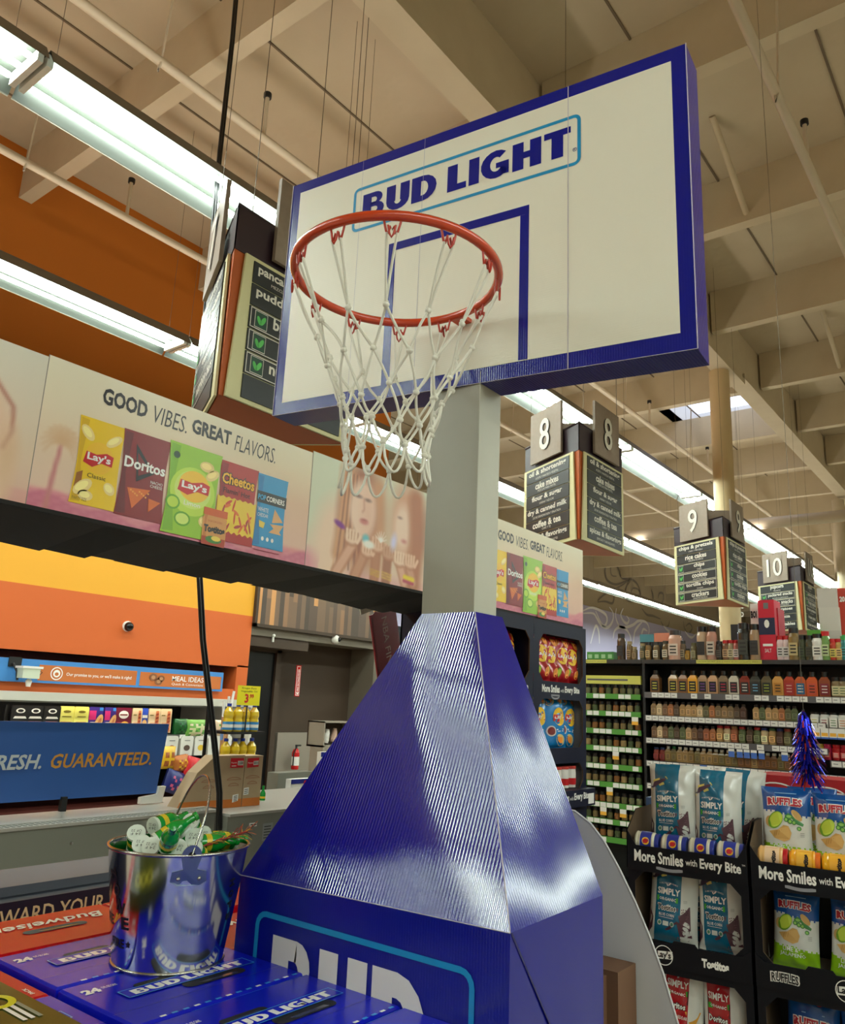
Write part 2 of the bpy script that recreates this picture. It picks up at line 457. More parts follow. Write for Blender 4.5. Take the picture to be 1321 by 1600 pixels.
# sprinkler pipes
M_pipe = mat('pipe_white', (206, 190, 164), .45)
for y, nm in ((4.23, 'above the nearest light row'), (6.03, 'close to the orange wall'), (1.04, 'beyond the right end of the backboard')):
    b = MB(); b.tube([(-8, y, 5.6), (30, y, 5.6)], .034, M_pipe, 10)
    root = thing('sprinkler_pipe', 'white overhead sprinkler pipe running ' + nm, 'pipe', (0, y, 5.6))
    wpart(b, 'pipe', root)
    for x in (2.35, 4.9, 7.3, 9.7, 12.2):
        b = MB(); b.tube([(x, y, 5.6), (x, y, 5.52), (x + .0, y - .02, 5.57), (x + .02, y - .05, ZB + .1)], .008, M_pipe, 6); wpart(b, 'hanger', root)
        b = MB(); b.tube([(x + .9, y, 5.62), (x + .9, y, 5.95)], .016, M_pipe, 8); b.lathe([(.03, 5.95), (.03, 5.99)], M_black, 10, Matrix.Translation((x + .9, y, 0))); wpart(b, 'sprinkler_head', root)

# ================================================================== lettering made of solid shapes
def A_(cx, cy, rx, ry, a0, a1, k=8):
    return [(cx + rx * cos(radians(a0 + (a1 - a0) * i / k)), cy + ry * sin(radians(a0 + (a1 - a0) * i / k))) for i in range(k + 1)]
# each letter: list of faces (quads strips as ring pairs or polygons) in a cell of height 1
def L_rects(*r): return [[(a, b), (c, b), (c, d), (a, d)] for a, b, c, d in r]
def strip(P, Q): return [[P[i], P[i + 1], Q[i + 1], Q[i]] for i in range(len(P) - 1)]
S = .35
LET = {
 'B': (.86, L_rects((0, 0, S, 1)) + L_rects((S, .80, .5, 1), (S, .41, .53, .58), (S, 0, .53, .2)) + strip(A_(.5, .755, .28, .245, -90, 90), A_(.46, .69, .10, .11, -90, 90)) + strip(A_(.53, .29, .33, .29, -90, 90), A_(.48, .305, .12, .105, -90, 90)) + [[(.3, .5), (.5, .5), (.5, .6), (.3, .6)]]),
 'U': (.88, L_rects((0, .34, S, 1), (.88 - S, .34, .88, 1)) + strip(A_(.44, .36, .44, .38, 180, 360), A_(.44, .36, .13, .15, 180, 360))),
 'D': (.92, L_rects((0, 0, S, 1)) + L_rects((S, .78, .42, 1), (S, 0, .42, .22)) + strip(A_(.42, .5, .50, .5, -90, 90), A_(.42, .5, .19, .28, -90, 90))),
 'L': (.66, L_rects((0, 0, S, 1), (S, 0, .66, .24))),
 'I': (.32, L_rects((0, 0, S, 1))),
 'G': (.95, strip(A_(.5, .5, .5, .52, 50, 330, 14), A_(.5, .5, .19, .27, 50, 330, 14)) + L_rects((.5, .34, .92, .54), (.64, .06, .92, .4))),
 'H': (.90, L_rects((0, 0, S, 1), (.9 - S, 0, .9, 1), (S, .38, .9 - S, .62))),
 'T': (.80, L_rects((0, .77, .8, 1), (.4 - S / 2, 0, .4 + S / 2, .77))),
}
def heavy(b, s, f, x, y, w, h, m, e=.001, gap=.10, space=.34):
    tot = 0
    for c in s: tot += (space if c == ' ' else LET[c][0] + gap)
    tot -= gap; k = w / tot; X = x
    for c in s:
        if c == ' ': X += space * k; continue
        wd, polys = LET[c]
        for P in polys: b.poly([(X + u * k, y + v * h) for u, v in P], f, e, m)
        X += (wd + gap) * k

# ================================================================== basketball display
M_bluec = (8, 12, 132)
M_print = mat('blue_carton_front', M_bluec, .07, spec=1.0, bump=('wave', 'Y', .0075, .00009, .25))
M_print2 = mat('blue_carton_side', M_bluec, .13, spec=.6, bump=('wave', 'X', .0075, .00009, .25))
M_printz = mat('blue_carton_under', (26, 26, 110), .3, bump=('wave', 'Y', .0072, .0002, .8))
M_brd = mat('board_white', (226, 220, 203), .38, bump=('wave', 'Z', .006, .00003, .5))
M_navy = mat('board_blue_ink', (10, 20, 130), .2, spec=.5, bump=('wave', 'Y', .006, .00006, .5))
M_cyan = mat('board_cyan_ink', (20, 138, 190), .35)
M_edge = mat('carton_edge', (190, 180, 190), .6)
disp = thing('basketball_hoop_display', 'large blue and white cardboard basketball hoop display standing behind the beer cases', 'store display', (1.42, 1.1, 0))
# backboard
BF = Fr((1.4496, 1.7104, 2.342), Vector((.0997, -1.1995, -.05)) / 1.2046, (0, 0, 1))
BW, BH, BT = 1.2046, .76, .095
b = MB()
b.quad(BF(0, 0), BF(BW, 0), BF(BW, BH), BF(0, BH), M_navy)
b.quad(BF(BW, 0), BF(BW, 0, -BT), BF(BW, BH, -BT), BF(BW, BH), M_print2)
b.quad(BF(0, 0), BF(0, BH), BF(0, BH, -BT), BF(0, 0, -BT), M_print2)
b.quad(BF(0, 0), BF(0, 0, -BT), BF(BW, 0, -BT), BF(BW, 0), M_printz)
b.quad(BF(0, BH), BF(BW, BH), BF(BW, BH, -BT), BF(0, BH, -BT), M_print2)
b.quad(BF(0, 0, -BT), BF(0, BH, -BT), BF(BW, BH, -BT), BF(BW, 0, -BT), M_brd)
e = .0006
b.poly([(.032, .036), (1.170, .042), (1.170, .726), (.032, .726)], BF, e, M_brd)
e2 = .0012
for p in ([(.386, .432), (.813, .430), (.813, .455), (.386, .456)], [(.386, .037), (.413, .037), (.409, .432), (.386, .432)], [(.789, .042), (.814, .042), (.813, .430), (.789, .430)]):
    b.poly(p, BF, e2, M_navy)
b.frame(BF, .248, .527, .949, .670, .009, .018, e2, M_cyan)
heavy(b, 'BUD LIGHT', BF, .283, .562, .64, .079, M_navy, e2, gap=.085, space=.30)
b.frame(BF, .928, .566, .938, .576, .0012, .004, e2, M_navy)
b.text('R', BF, .931, .568, .004, .006, M_navy, e2)
for u, wd in ((.275, .0008), (.49, .0010), (.915, .0022)): b.poly([(u, 0), (u + wd, 0), (u + wd, BH), (u, BH)], BF, .0016, M_edge if u > .6 else mat('fold_pale', (150, 150, 180), .5))
board = wpart(b, 'backboard', disp)
# worn white fold lines on the edges
b = MB()
def wob(f, p, q, w, m, k=40, a=.0012):
    P = []
    for i in range(k + 1):
        t = i / k; P.append(f(p[0] + (q[0] - p[0]) * t, p[1] + (q[1] - p[1]) * t, .0012 + a * .2))
    b.tube(P, w, m, 4)
wob(BF, (BW, 0), (BW, BH), .0013, M_edge); wob(BF, (0, 0), (0, BH), .0012, M_edge); wob(BF, (.0, .0), (BW, .0), .0008, M_edge)
ed = wpart(b, 'fold_edge', board, 'pale worn fold edge')
# pole
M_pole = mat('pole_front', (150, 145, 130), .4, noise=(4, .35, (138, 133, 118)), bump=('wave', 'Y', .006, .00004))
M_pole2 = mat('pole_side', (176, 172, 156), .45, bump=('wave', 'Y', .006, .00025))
b = MB(); x0, x1, y0, y1 = 1.507, 1.60, 1.026, 1.176
z0, z1 = 1.70, 2.345
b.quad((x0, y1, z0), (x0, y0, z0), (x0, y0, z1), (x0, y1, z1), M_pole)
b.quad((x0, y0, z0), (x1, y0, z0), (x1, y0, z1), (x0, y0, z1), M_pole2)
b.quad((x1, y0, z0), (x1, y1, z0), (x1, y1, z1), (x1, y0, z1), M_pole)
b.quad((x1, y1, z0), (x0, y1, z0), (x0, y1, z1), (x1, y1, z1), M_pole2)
b.tube([(x0, y0, z0), (x0, y0, z1)], .0012, M_pole2, 5)
wpart(b, 'pole', disp)
# tapered base, every sloping panel slightly bowed
b = MB()
T0 = [Vector((1.50, 1.170, 1.757)), Vector((1.50, 1.018, 1.757)), Vector((1.615, 1.018, 1.757)), Vector((1.615, 1.170, 1.757))]
B0 = [Vector((1.25, 1.442, 1.172)), Vector((1.25, .760, 1.186)), Vector((1.60, .760, 1.194)), Vector((1.60, 1.442, 1.180))]
def bowed(a, bb, c, d, m, nu=14, nv=24, bow=.012):
    nrm = (bb - a).cross(d - a).normalized(); V = []
    for j in range(nv + 1):
        for i in range(nu + 1):
            s, t = i / nu, j / nv
            p = (a.lerp(bb, s)).lerp(d.lerp(c, s), t)
            V.append(p + nrm * ((-bow) * sin(pi * t) if bow < .01 else .006 * sin(pi * max(0, (t - .4) / .6))) * sin(pi * s) + nrm * .0016 * sin(9 * s + 5 * t) * sin(pi * t) * sin(pi * s))
    Fs = [(j * (nu + 1) + i, j * (nu + 1) + i + 1, (j + 1) * (nu + 1) + i + 1, (j + 1) * (nu + 1) + i) for j in range(nv) for i in range(nu)]
    b.add(V, Fs, m, True)
bowed(B0[0], B0[1], T0[1], T0[0], M_print)
bowed(B0[1], B0[2], T0[2], T0[1], M_print2, bow=.004)
bowed(B0[2], B0[3], T0[3], T0[2], M_print)
bowed(B0[3], B0[0], T0[0], T0[3], M_print2)
b.quad(*[t.copy() for t in T0], M_printz)
G0 = [Vector((p.x, p.y, 0)) for p in B0]
for i, m in ((0, M_navy), (1, M_navy), (2, M_navy), (3, M_navy)):
    j = (i + 1) % 4; b.quad(G0[i], G0[j], B0[j], B0[i], m)
# the diagonal fold on the side wall and its slot
SF = Fr((1.25, .760, 0), (1, 0, 0), (0, 0, 1))
b.add([SF(0, 1.186, .001), SF(.30, .80, .006), SF(.306, .80, .001), SF(.006, 1.186, .001)], [(0, 1, 2, 3)], mat('fold_dark', (14, 16, 90), .3))
b.poly([(.16, .985), (.20, .93), (.205, .935), (.165, .99)], SF, .004, M_black)
FFR = Fr((1.25, 1.442, 0), (0, -1, 0), (0, 0, 1))
base = wpart(b, 'base', disp)
b = MB()
b.frame(FFR, .062, .62, .615, 1.116, .011, .03, .0015, M_cyan)
b2m = mat('base_white_ink', (226, 220, 210), .4)
heavy(b, 'BUD', FFR, .118, .885, .40, .192, b2m, .0015, gap=.09)
heavy(b, 'LIGHT', FFR, .10, .66, .47, .18, b2m, .0015, gap=.09)
wpart(b, 'printed_logo', base, 'white block lettering inside a light blue frame')
b = MB()
b.tube([T0[1], T0[1].lerp(B0[1], .5) + Vector((-.000, 0, 0)), B0[1]], .0012, M_edge, 4)
b.tube([B0[0], B0[1]], .0010, M_edge, 4)
wpart(b, 'fold_edge', base, 'pale worn fold edge')
# rim, hooks, bracket
M_rim = mat('rim_orange', (196, 62, 22), .25, coat=.5)
M_rimd = mat('hook_red', (176, 48, 24), .35)
RC = Vector((1.231, 1.074, 2.485)); RR = .229
rim = MB(); rim.tube([(RC.x + RR * cos(t), RC.y + RR * sin(t), RC.z) for t in [2 * pi * i / 72 for i in range(72)]], .0105, M_rim, 12, True)
rimo = wpart(rim, 'rim', disp)
b = MB(); b.box((1.452, 1.055, 2.480), (1.506, 1.092, 2.490), M_rim)
wpart(b, 'mounting_bracket', rimo)
NH = 12
def rp(a, r, z): return Vector((RC.x + r * cos(a), RC.y + r * sin(a), z))
for i in range(NH):
    a = 2 * pi * (i + .25) / NH; d = .075
    P = []
    for s, zz in ((-1, 0), (-.85, -.012), (-.65, -.026), (-.45, -.028), (-.2, -.012), (0, -.020), (.2, -.012), (.45, -.028), (.65, -.026), (.85, -.012), (1, 0)):
        P.append(rp(a + d * s, RR - .004, RC.z - .009 + zz))
    P2 = [rp(a + d * s, RR + .004, RC.z - .012 + zz) for s, zz in ((-.45, -.012), (-.25, -.03), (0, -.038), (.25, -.03), (.45, -.012))]
    b = MB(); b.tube(P, .0026, M_rimd, 6); b.tube(P2, .0024, M_rimd, 6)
    wpart(b, 'net_hook', rimo)
# net
M_net = mat('net_cord', (222, 218, 205), .75, bump=('noise', 500, .0006))
nb = MB(); rnd = random.Random(3)
ZN = [RC.z - .030, RC.z - .165, RC.z - .245, RC.z - .315, RC.z - .375, RC.z - .432]
RN = [RR, .168, .135, .112, .098, .090]
def nodes(k):
    out = []
    for i in range(NH):
        a = 2 * pi * (i + .25 + (.5 if k % 2 == 0 and k else 0)) / NH
        out.append(rp(a + rnd.uniform(-.05, .05), RN[k] * rnd.uniform(.95, 1.05), ZN[k] + rnd.uniform(-.012, .012)))
    return out
ND = [None] + [nodes(k) for k in range(1, 6)]
def cordp(p, q, sag=.006, k=6):
    P = []; jx = [rnd.uniform(-1, 1) * sag for _ in range(3)]
    for i in range(k + 1):
        t = i / k; c = p.lerp(q, t); s = sin(pi * t)
        P.append(c + Vector((jx[0], jx[1], -abs(jx[2]) * .6)) * s)
    return P
CR = .0031
for i in range(NH):
    a = 2 * pi * (i + .25) / NH
    for s in (-.048, .048):
        nb.tube(cordp(rp(a + s, RR - .002, ZN[0] - .006), ND[1][i], .004), CR, M_net, 6)
    q = ND[1][i]; l, r = ND[2][(i - 1) % NH], ND[2][i]
    nb.tube(cordp(q, l), CR, M_net, 6); nb.tube(cordp(q, r), CR, M_net, 6)
for k in (2, 3, 4):
    for i in range(NH):
        q = ND[k][i]
        if k % 2 == 0: l, r = ND[k + 1][i], ND[k + 1][(i + 1) % NH]
        else: l, r = ND[k + 1][(i - 1) % NH], ND[k + 1][i]
        nb.tube(cordp(q, l), CR, M_net, 6); nb.tube(cordp(q, r), CR, M_net, 6)
for i in range(NH):   # bottom loops
    q, r = ND[5][i], ND[5][(i + 1) % NH]; dz = rnd.uniform(.045, .075)
    P = []
    for j in range(9):
        t = j / 8; c = q.lerp(r, t); P.append(Vector((c.x, c.y, c.z - dz * sin(pi * t) ** .7)) + (c - Vector((RC.x, RC.y, c.z))) * .12 * sin(pi * t))
    nb.tube(P, CR, M_net, 6)
for k in range(1, 6):
    for q in ND[k]:
        nb.ball(q, .0075, M_net, 7, 5, (1, 1, .9)); nb.ball(q + Vector((0, 0, .006)), .0055, M_net, 7, 5)
wpart(nb, 'net', disp)
# back sheet: white curved wing and kraft flap behind the base
def wing():
    b = MB(); m = mat('wing_white', (196, 194, 194), .5); V = []
    prof = [(.955, 1.322), (.925, 1.32), (.885, 1.298), (.85, 1.262), (.815, 1.21), (.78, 1.15), (.75, 1.09), (.72, 1.02), (.69, .93), (.665, .80), (.65, .55), (.65, .02)]
    V = []; k = len(prof)
    for (y, z) in prof: V += [(1.80, y, z), (1.80, 1.30, z)]
    Fs = [(2 * i, 2 * i + 1, 2 * i + 3, 2 * i + 2) for i in range(k - 1)]
    b.add(V, Fs, m); b.add([(x + .004, y, z) for x, y, z in V], Fs, m)
    b.tube([(1.802, y, z) for y, z in prof], .003, m, 4)
    return b
b = wing(); wpart(b, 'side_wing', disp, 'curved white cardboard wing behind the blue base')
b = MB(); kr = mat('kraft_brown', (104, 72, 50), .8)
b.box((1.66, .80, 0), (1.70, 1.3, 1.02), kr)
b.box((1.70, .775, 0), (1.79, 1.3, 1.03), kr)
wpart(b, 'kraft_support', disp, 'brown kraft cardboard support')

# ================================================================== beer cases
ZC = 1.025
CT = {}
def cmat(c): return mat('case_%02x%02x%02x' % c, c, .24, spec=.45 if c[2] > 100 else .2)
def beer_case(name, label, x0, y0, z1, art, L=.375, Wd=.238, H=.125, col=(14, 24, 186), group='beer cases in the stack'):
    """A can carton; x0, y0: near left corner seen from the -X side, y decreasing to the right."""
    root = thing(name, label, 'beer case', (x0 + L / 2, y0 - Wd / 2, z1 - H), 0, group)
    m = cmat(col); b = MB()
    r = .004
    x1, y1 = x0 + L, y0 - Wd
    V = [(x0, y0, z1 - H), (x0, y1, z1 - H), (x1, y1, z1 - H), (x1, y0, z1 - H), (x0, y0, z1 - r), (x0, y1, z1 - r), (x1, y1, z1 - r), (x1, y0, z1 - r), (x0 + r, y0 - r, z1), (x0 + r, y1 + r, z1), (x1 - r, y1 + r, z1), (x1 - r, y0 - r, z1)]
    b.add(V, [(0, 1, 2, 3)[::-1], (0, 1, 5, 4), (1, 2, 6, 5), (2, 3, 7, 6), (3, 0, 4, 7), (4, 5, 9, 8), (5, 6, 10, 9), (6, 7, 11, 10), (7, 4, 8, 11), (8, 9, 10, 11)], m)
    f = Fr((x0, y0, z1), (1, 0, 0), (0, -1, 0), True)     # u away from the viewer, v to the right
    fs = Fr((x0, y0, z1 - H), (0, -1, 0), (0, 0, 1))       # near end
    art(b, f, fs, L, Wd, H)
    wpart(b, 'carton', root)
    return root
def handle(b, f, u, v, du, dv):
    P = A_(u + du, v, dv, dv, -90, 90, 6) + A_(u - du, v, dv, dv, 90, 270, 6)
    b.poly(P, f, .0012, mat('handle_hole', (6, 6, 14), .6))
    b.poly([(u - du * .7, v + dv * .2), (u + du * .8, v + dv * .1), (u + du * .9, v + dv * .7), (u - du * .5, v + dv * .75)], f, .0016, mat('shrink_film', (60, 62, 80), .15))
def art_blue(b, f, fs, L, Wd, H):
    wh, cy = mat('case_white_ink', (236, 234, 230), .3), mat('case_cyan_ink', (40, 140, 214), .3)
    fr = Fr(f(0, 0), f.x, -f.y)                            # upright for a reader on the right-hand side
    g = lambda u, v, n=0: f(u, v, n)
    u0, u1, v0, v1 = .060, .345, .088, .128
    # lettering reads away from the viewer, tops toward the left
    t = lambda u, v, n=0: f(u, v0 + v1 - v, n)
    handle(b, f, .235, .140, .055, .016); handle(b, f, .150, .080, .040, .010)
    b.poly([(u0, v0), (u1, v0), (u1, v1), (u0, v1)], t, .0019, cmat((14, 24, 186)))
    b.frame(t, u0, v0, u1, v1, .0022, .002, .0022, cy)
    heavy(b, 'BUD LIGHT', t, u0 + .018, v0 + .008, u1 - u0 - .036, .024, wh, .0022, gap=.07, space=.22)
    b.text('24', lambda u, v, n=0: f(.016 + u, .062 - v, n), 0, 0, .034, .024, wh, .001, .06)
    b.text('12 FL OZ CANS', lambda u, v, n=0: f(.055 + u, .052 - v, n), 0, 0, .03, .010, wh, .001, .02)
    b.poly([(.0, .1745), (L, .1755), (L, .1762), (.0, .1755)], f, .0006, mat('case_crease', (10, 16, 120), .4))
    b.poly([(.1, .004), (.1, .0046), (.36, .0046), (.36, .004)], f, .0006, cy)
    for k in range(14):
        b.poly([(.05 + .023 * k, .230), (.062 + .023 * k, .230), (.062 + .023 * k, .236), (.05 + .023 * k, .236)], f, .0007, cy if k % 3 else wh)
def art_red(b, f, fs, L, Wd, H):
    wh = mat('case_white_ink', (236, 234, 230), .3)
    handle(b, f, .19, .130, .06, .014)
    t = lambda u, v, n=0: f(L - u, v, n)
    b.text('Budweiser', t, .04, .062, .26, .045, wh, .0018, .02, .35)
    b.poly([(0, .02), (.12, .0), (.0, .11)], f, .0008, mat('case_orange_ink', (206, 40, 26), .35))
    b.text('20', lambda u, v, n=0: f(L - .045 - v, .19 - u + .03, n), 0, 0, .035, .02, wh, .0012, .02)
    b.text('PACK', lambda u, v, n=0: f(L - .030 - v + .012, .19 - u + .03, n), 0, 0, .035, .008, wh, .0012, .02)
def art_green(b, f, fs, L, Wd, H):
    ye, wh = mat('case_yellow_ink', (214, 206, 40), .4), mat('case_white_ink', (236, 234, 230), .3)
    t = lambda u, v, n=0: f(u, v, n)
    q = lambda u, v, n=0: f(.10 - v, .03 + u, n)
    for k, v0 in enumerate((.06, .125, .19)):
        b.ring(f, A_(L - .055, v0 + .03, .030, .034, 0, 345, 23), A_(L - .055, v0 + .03, .018, .022, 0, 345, 23), .0015, ye)
    for k in range(3): b.poly([(L - .035 - .012 * k, .24), (L - .028 - .012 * k, .24), (L - .028 - .012 * k, .32), (L - .035 - .012 * k, .32)], f, .0012, wh if k else mat('case_grey_ink', (150, 150, 130), .5))
    b.ring(f, A_(.12, .2, .08, .14, 0, 345, 23), A_(.12, .2, .072, .13, 0, 345, 23), .0012, mat('case_leaf_ink', (96, 110, 50), .5))

c0 = .876
names = ['leftmost', 'second from left', 'third from left', 'rightmost']
beer_case('beer_case', 'blue beer case under the left side of the steel bucket', c0, 1.717, ZC, art_blue)
beer_case('beer_case', 'blue beer case in front of the steel bucket, next to the display base', c0, 1.470, ZC, art_blue)
beer_case('beer_case', 'blue beer case with handle hole at the bottom middle, against the display base', c0, 1.224, ZC, art_blue)
beer_case('beer_case', 'blue beer case at the bottom right corner before the display base', c0, .978, ZC, art_blue)
beer_case('beer_case', 'red beer case lying left of the steel bucket', c0, 1.965, ZC, art_red, col=(196, 4, 24))
beer_case('beer_case', 'red beer case behind the steel bucket, seen between bucket and blue base', c0 + .38, 1.71, ZC - .01, art_red, col=(196, 4, 24), L=.30)
beer_case('beer_case', 'red beer case in the far corner behind the left red case', c0 + .38, 1.965, ZC, art_red, col=(196, 4, 24))
z2 = ZC - .09
beer_case('beer_case', 'red beer case with a number twenty on its end, at the lower left edge', c0 - .384, 1.72, ZC - .008, art_red, col=(190, 14, 24))
beer_case('beer_case', 'blue beer case one step lower, between the green case and the front case', c0 - .384, 1.478, ZC - .008, art_blue)
beer_case('beer_case', 'dark green case with yellow ring print at the bottom left corner', c0 - .475, 1.60, ZC + .036, art_green, col=(66, 74, 30), L=.37, Wd=.40, H=.043)
# plain riser under the visible cases
b = MB(); b.box((.50, .735, 0), (1.245, 1.97, ZC - .127), cmat((14, 24, 186)))
solo(b, 'display_riser', 'plain blue cardboard riser carrying the beer cases in the foreground', 'display riser')
b = MB(); b.box((1.256, 1.48, 0), (1.63, 1.97, ZC - .137), cmat((196, 4, 24)))
solo(b, 'display_riser', 'plain red cardboard riser under the far red beer cases', 'display riser')

# ================================================================== steel bucket with small green bottles
BC = Vector((1.112, 1.481, ZC)); RB, RTp, HB = .108, .141, .220
root = thing('steel_bucket', 'shiny steel bucket full of small green bottles standing on the blue beer cases', 'bucket', (BC.x, BC.y, ZC))
M_galv = mat('galvanised_steel', (214, 214, 216), .13, 1, noise=(14, .25, (186, 188, 192)))
M_rimst = mat('rolled_steel', (190, 188, 182), .22, 1)
b = MB()
prof = [(RB - .004, .002), (RB, 0)] + [(RB + (RTp - RB) * t, HB * t) for t in [i / 10 for i in range(1, 11)]]
prof += [(RTp - .003, HB)] + [(RB - .003 + (RTp - RB) * t, .006 + (HB - .006) * t) for t in (.9, .5, .2, 0)] + [(.001, .006)]
b.lathe(prof, M_galv, 64, Matrix.Translation(BC), caps=True)
for r, z, q in ((RTp, HB, .0035), (RB + .001, .004, .003)):
    b.tube([(BC.x + r * cos(t), BC.y + r * sin(t), ZC + z) for t in [2 * pi * i / 64 for i in range(64)]], q, M_rimst, 8, True)
# print on the side
def bf(a0):
    def g(u, v, n=0):
        a = radians(a0) + u / .125; r = RB + (RTp - RB) * v / HB + n
        return Vector((BC.x + r * cos(a), BC.y + r * sin(a), ZC + v))
    return g
ink = mat('bucket_ink', (16, 14, 22), .5)
for i, ch in enumerate('ZONE'):
    b.text(ch, sub(bf(171), -.012 + .012 * i + (.002 if i == 3 else 0), .165 - .029 * i, .021, .022, -70 + 24 * i), 0, 0, 1, 1, ink, .0008, .03)
b.text('FIRE', bf(180), -.032, .043, .046, .016, ink, .0008, .03)
b.text('THE', bf(180), -.075, .080, .05, .018, ink, .0008, .03)
st = [(.026 + .007 * (1 if k % 2 == 0 else .42) * sin(pi * k / 5), .052 + .007 * (1 if k % 2 == 0 else .42) * cos(pi * k / 5)) for k in range(10)]
b.poly(st, bf(180), .0008, ink)
for k, (c, w) in enumerate((((226, 120, 30), .022), ((230, 170, 40), .012))):
    b.poly([(-.02, .09 - k * .004), (-.02 + w, .106), (-.016 + w, .100), (-.018, .084)], bf(180), .0009 + k * .0002, flat(c))
for i, ch in enumerate('HOPS'):
    b.text(ch, sub(bf(292), -.012 + .004 * i, .15 - .022 * i, .014, .016, -80), 0, 0, 1, 1, ink, .0008, .03)
wpart(b, 'pail', root)
# ears and the wire handle
def ear(ang):
    b = MB(); f0 = bf(ang)
    g = lambda u, v, n=0: f0(u, v, n)
    P = A_(0, .218, .017, .022, 0, 180, 10) + [(-.012, .195), (-.030, .190), (-.032, .172), (-.02, .165), (.02, .165), (.032, .172), (.030, .190), (.012, .195)]
    b.prism(P, g, .0008, .0022, mat('ear_steel', (120, 132, 160), .35, 1))
    for u in (-.018, .018): b.ball(g(u, .178, .003), .0045, M_rimst, 8, 5)
    b.ell(g, 0, .222, .006, .006, .0026, M_black, 12)
    return b
EA = 243
wpart(ear(EA), 'ear', root); wpart(ear(EA - 180), 'ear', root)
b = MB(); p, q = bf(EA)(0, .222, .004), bf(EA - 180)(0, .222, .004)
mid = (p + q) / 2; top = at(322, 1212, 'Y', BC.y - .01)
P = []
for i in range(25):
    t = i / 24; a = pi * t
    c = p.lerp(q, .5 - .5 * cos(a) * (1 - .10 * sin(a)))
    s = sin(a) ** .62
    P.append(c + (top - mid) * s)
b.tube(P, .0023, M_rimst, 8)
wpart(b, 'handle', root)
# bottles
M_gg = mat('green_glass', (14, 150, 48), .15, coat=.7, noise=(40, .5, (10, 120, 40)))
M_cap = mat('bottle_base_white', (214, 222, 210), .35); M_yel = mat('bottle_yellow', (224, 196, 40), .4)
def bottle_proto():
    root = thing('mini_bottle', 'x', 'bottle')
    R = .0175
    b = MB(); b.lathe([(R * .8, 0), (R, .002), (R, .046), (R * .85, .055), (R * .45, .068), (R * .40, .086), (R * .52, .087), (R * .52, .094), (R * .1, .095)], M_gg, 16)
    b.lathe([(R * 1.01, .018), (R * 1.01, .030)], M_yel, 16, caps=False)
    b.build('glass_body', root)
    b = MB(); b.lathe([(R * 1.02, -.001), (R * 1.05, .004), (R * 1.01, .006)], M_cap, 16)
    fr = Fr((-.01, .008, -.0012), (1, 0, 0), (0, -1, 0))
    b.text('24 F', fr, 0, .009, .02, .005, mat('base_print', (60, 66, 60), .6), .0004); b.text('OF 22', fr, 0, .002, .02, .005, mat('base_print', (60, 66, 60), .6), .0004)
    b.build('bottle_base', root)
    return root
BP = bottle_proto(); used = False
def place_bottle(loc, axis, label, group='bottles in the steel bucket', roll=0):
    """axis: direction from the base towards the neck."""
    global used
    q = Vector(axis).normalized().to_track_quat('Z', 'Y') @ Matrix.Rotation(roll, 3, 'Z').to_quaternion()
    if not used:
        BP.location = loc; BP.rotation_euler = q.to_euler(); BP['label'] = label; BP['category'] = 'bottle'; BP['group'] = group; used = True
        return BP
    return dup(BP, loc, q.to_euler(), label, group)
zr = ZC + HB
tocam = (Vector((0, 0, EYE)) - Vector((BC.x, BC.y, zr))).normalized()
# pixel of the round base, depth offset from the bucket centre, and the way the neck points
blist = [((213, 1301), -.06, (.4, .5, -.55), 'upper left, pale base facing out'),
 ((239, 1291), -.02, (.9, .15, .12), 'top left, lying with neck to the right'),
 ((298, 1283), .02, (.75, .6, -.6), 'highest of the pile'),
 ((303, 1307), -.045, (.8, .5, -.5), 'just below the highest one'),
 ((317, 1303), .02, (.8, .4, -.6), 'right of the handle wire'),
 ((221, 1318), -.10, (.6, .6, -.55), 'low at the left front'),
 ((236, 1322), -.115, (.7, .5, -.5), 'low front, left of centre'),
 ((278, 1325), -.12, (.75, .5, -.5), 'low front, left of the handle ear'),
 ((302, 1326), -.11, (.8, .3, -.55), 'low front, right of the handle ear')]
for (px, dd, ax, txt) in blist:
    d = ray(*px).normalized(); base = Vector((0, 0, EYE)) + d * ((Vector((BC.x, BC.y, zr)) - Vector((0, 0, EYE))).length + dd)
    place_bottle(base, ax, 'mini green bottle in the bucket, ' + txt)
vis2 = [((212, 1326), .02, (.5, .8, -.02), 'far left rim, green side up'),
 ((243, 1316), -.06, (.67, -.22, .42), 'standing out of the middle, neck pointing up right'),
 ((286, 1300), -.02, (.5, -.3, -.6), 'middle of the pile, green shoulder showing'),
 ((262, 1322), -.12, (-.3, -.5, .35), 'short neck forward at the front centre'),
 ((306, 1318), -.03, (.9, -.25, .0), 'lying to the right beside the handle ear'),
 ((366, 1314), .04, (-.75, .1, .08), 'lying at the right rim beside the paper pick'),
 ((318, 1312), .04, (.8, -.5, .0), 'flat at the far right of the pile')]
for (px, dd, ax, txt) in vis2:
    d = ray(*px).normalized(); base = Vector((0, 0, EYE)) + d * ((Vector((BC.x, BC.y, zr)) - Vector((0, 0, EYE))).length + dd)
    place_bottle(base, ax, 'mini green bottle in the bucket, ' + txt)
for i in range(7):     # the layer below
    a = 2 * pi * i / 6; r = .055 if i < 6 else 0
    place_bottle((BC.x + r * cos(a), BC.y + r * sin(a), zr - .062), (-sin(a) * .5, cos(a) * .5, .12), 'mini green bottle lying deeper in the bucket under the top layer')
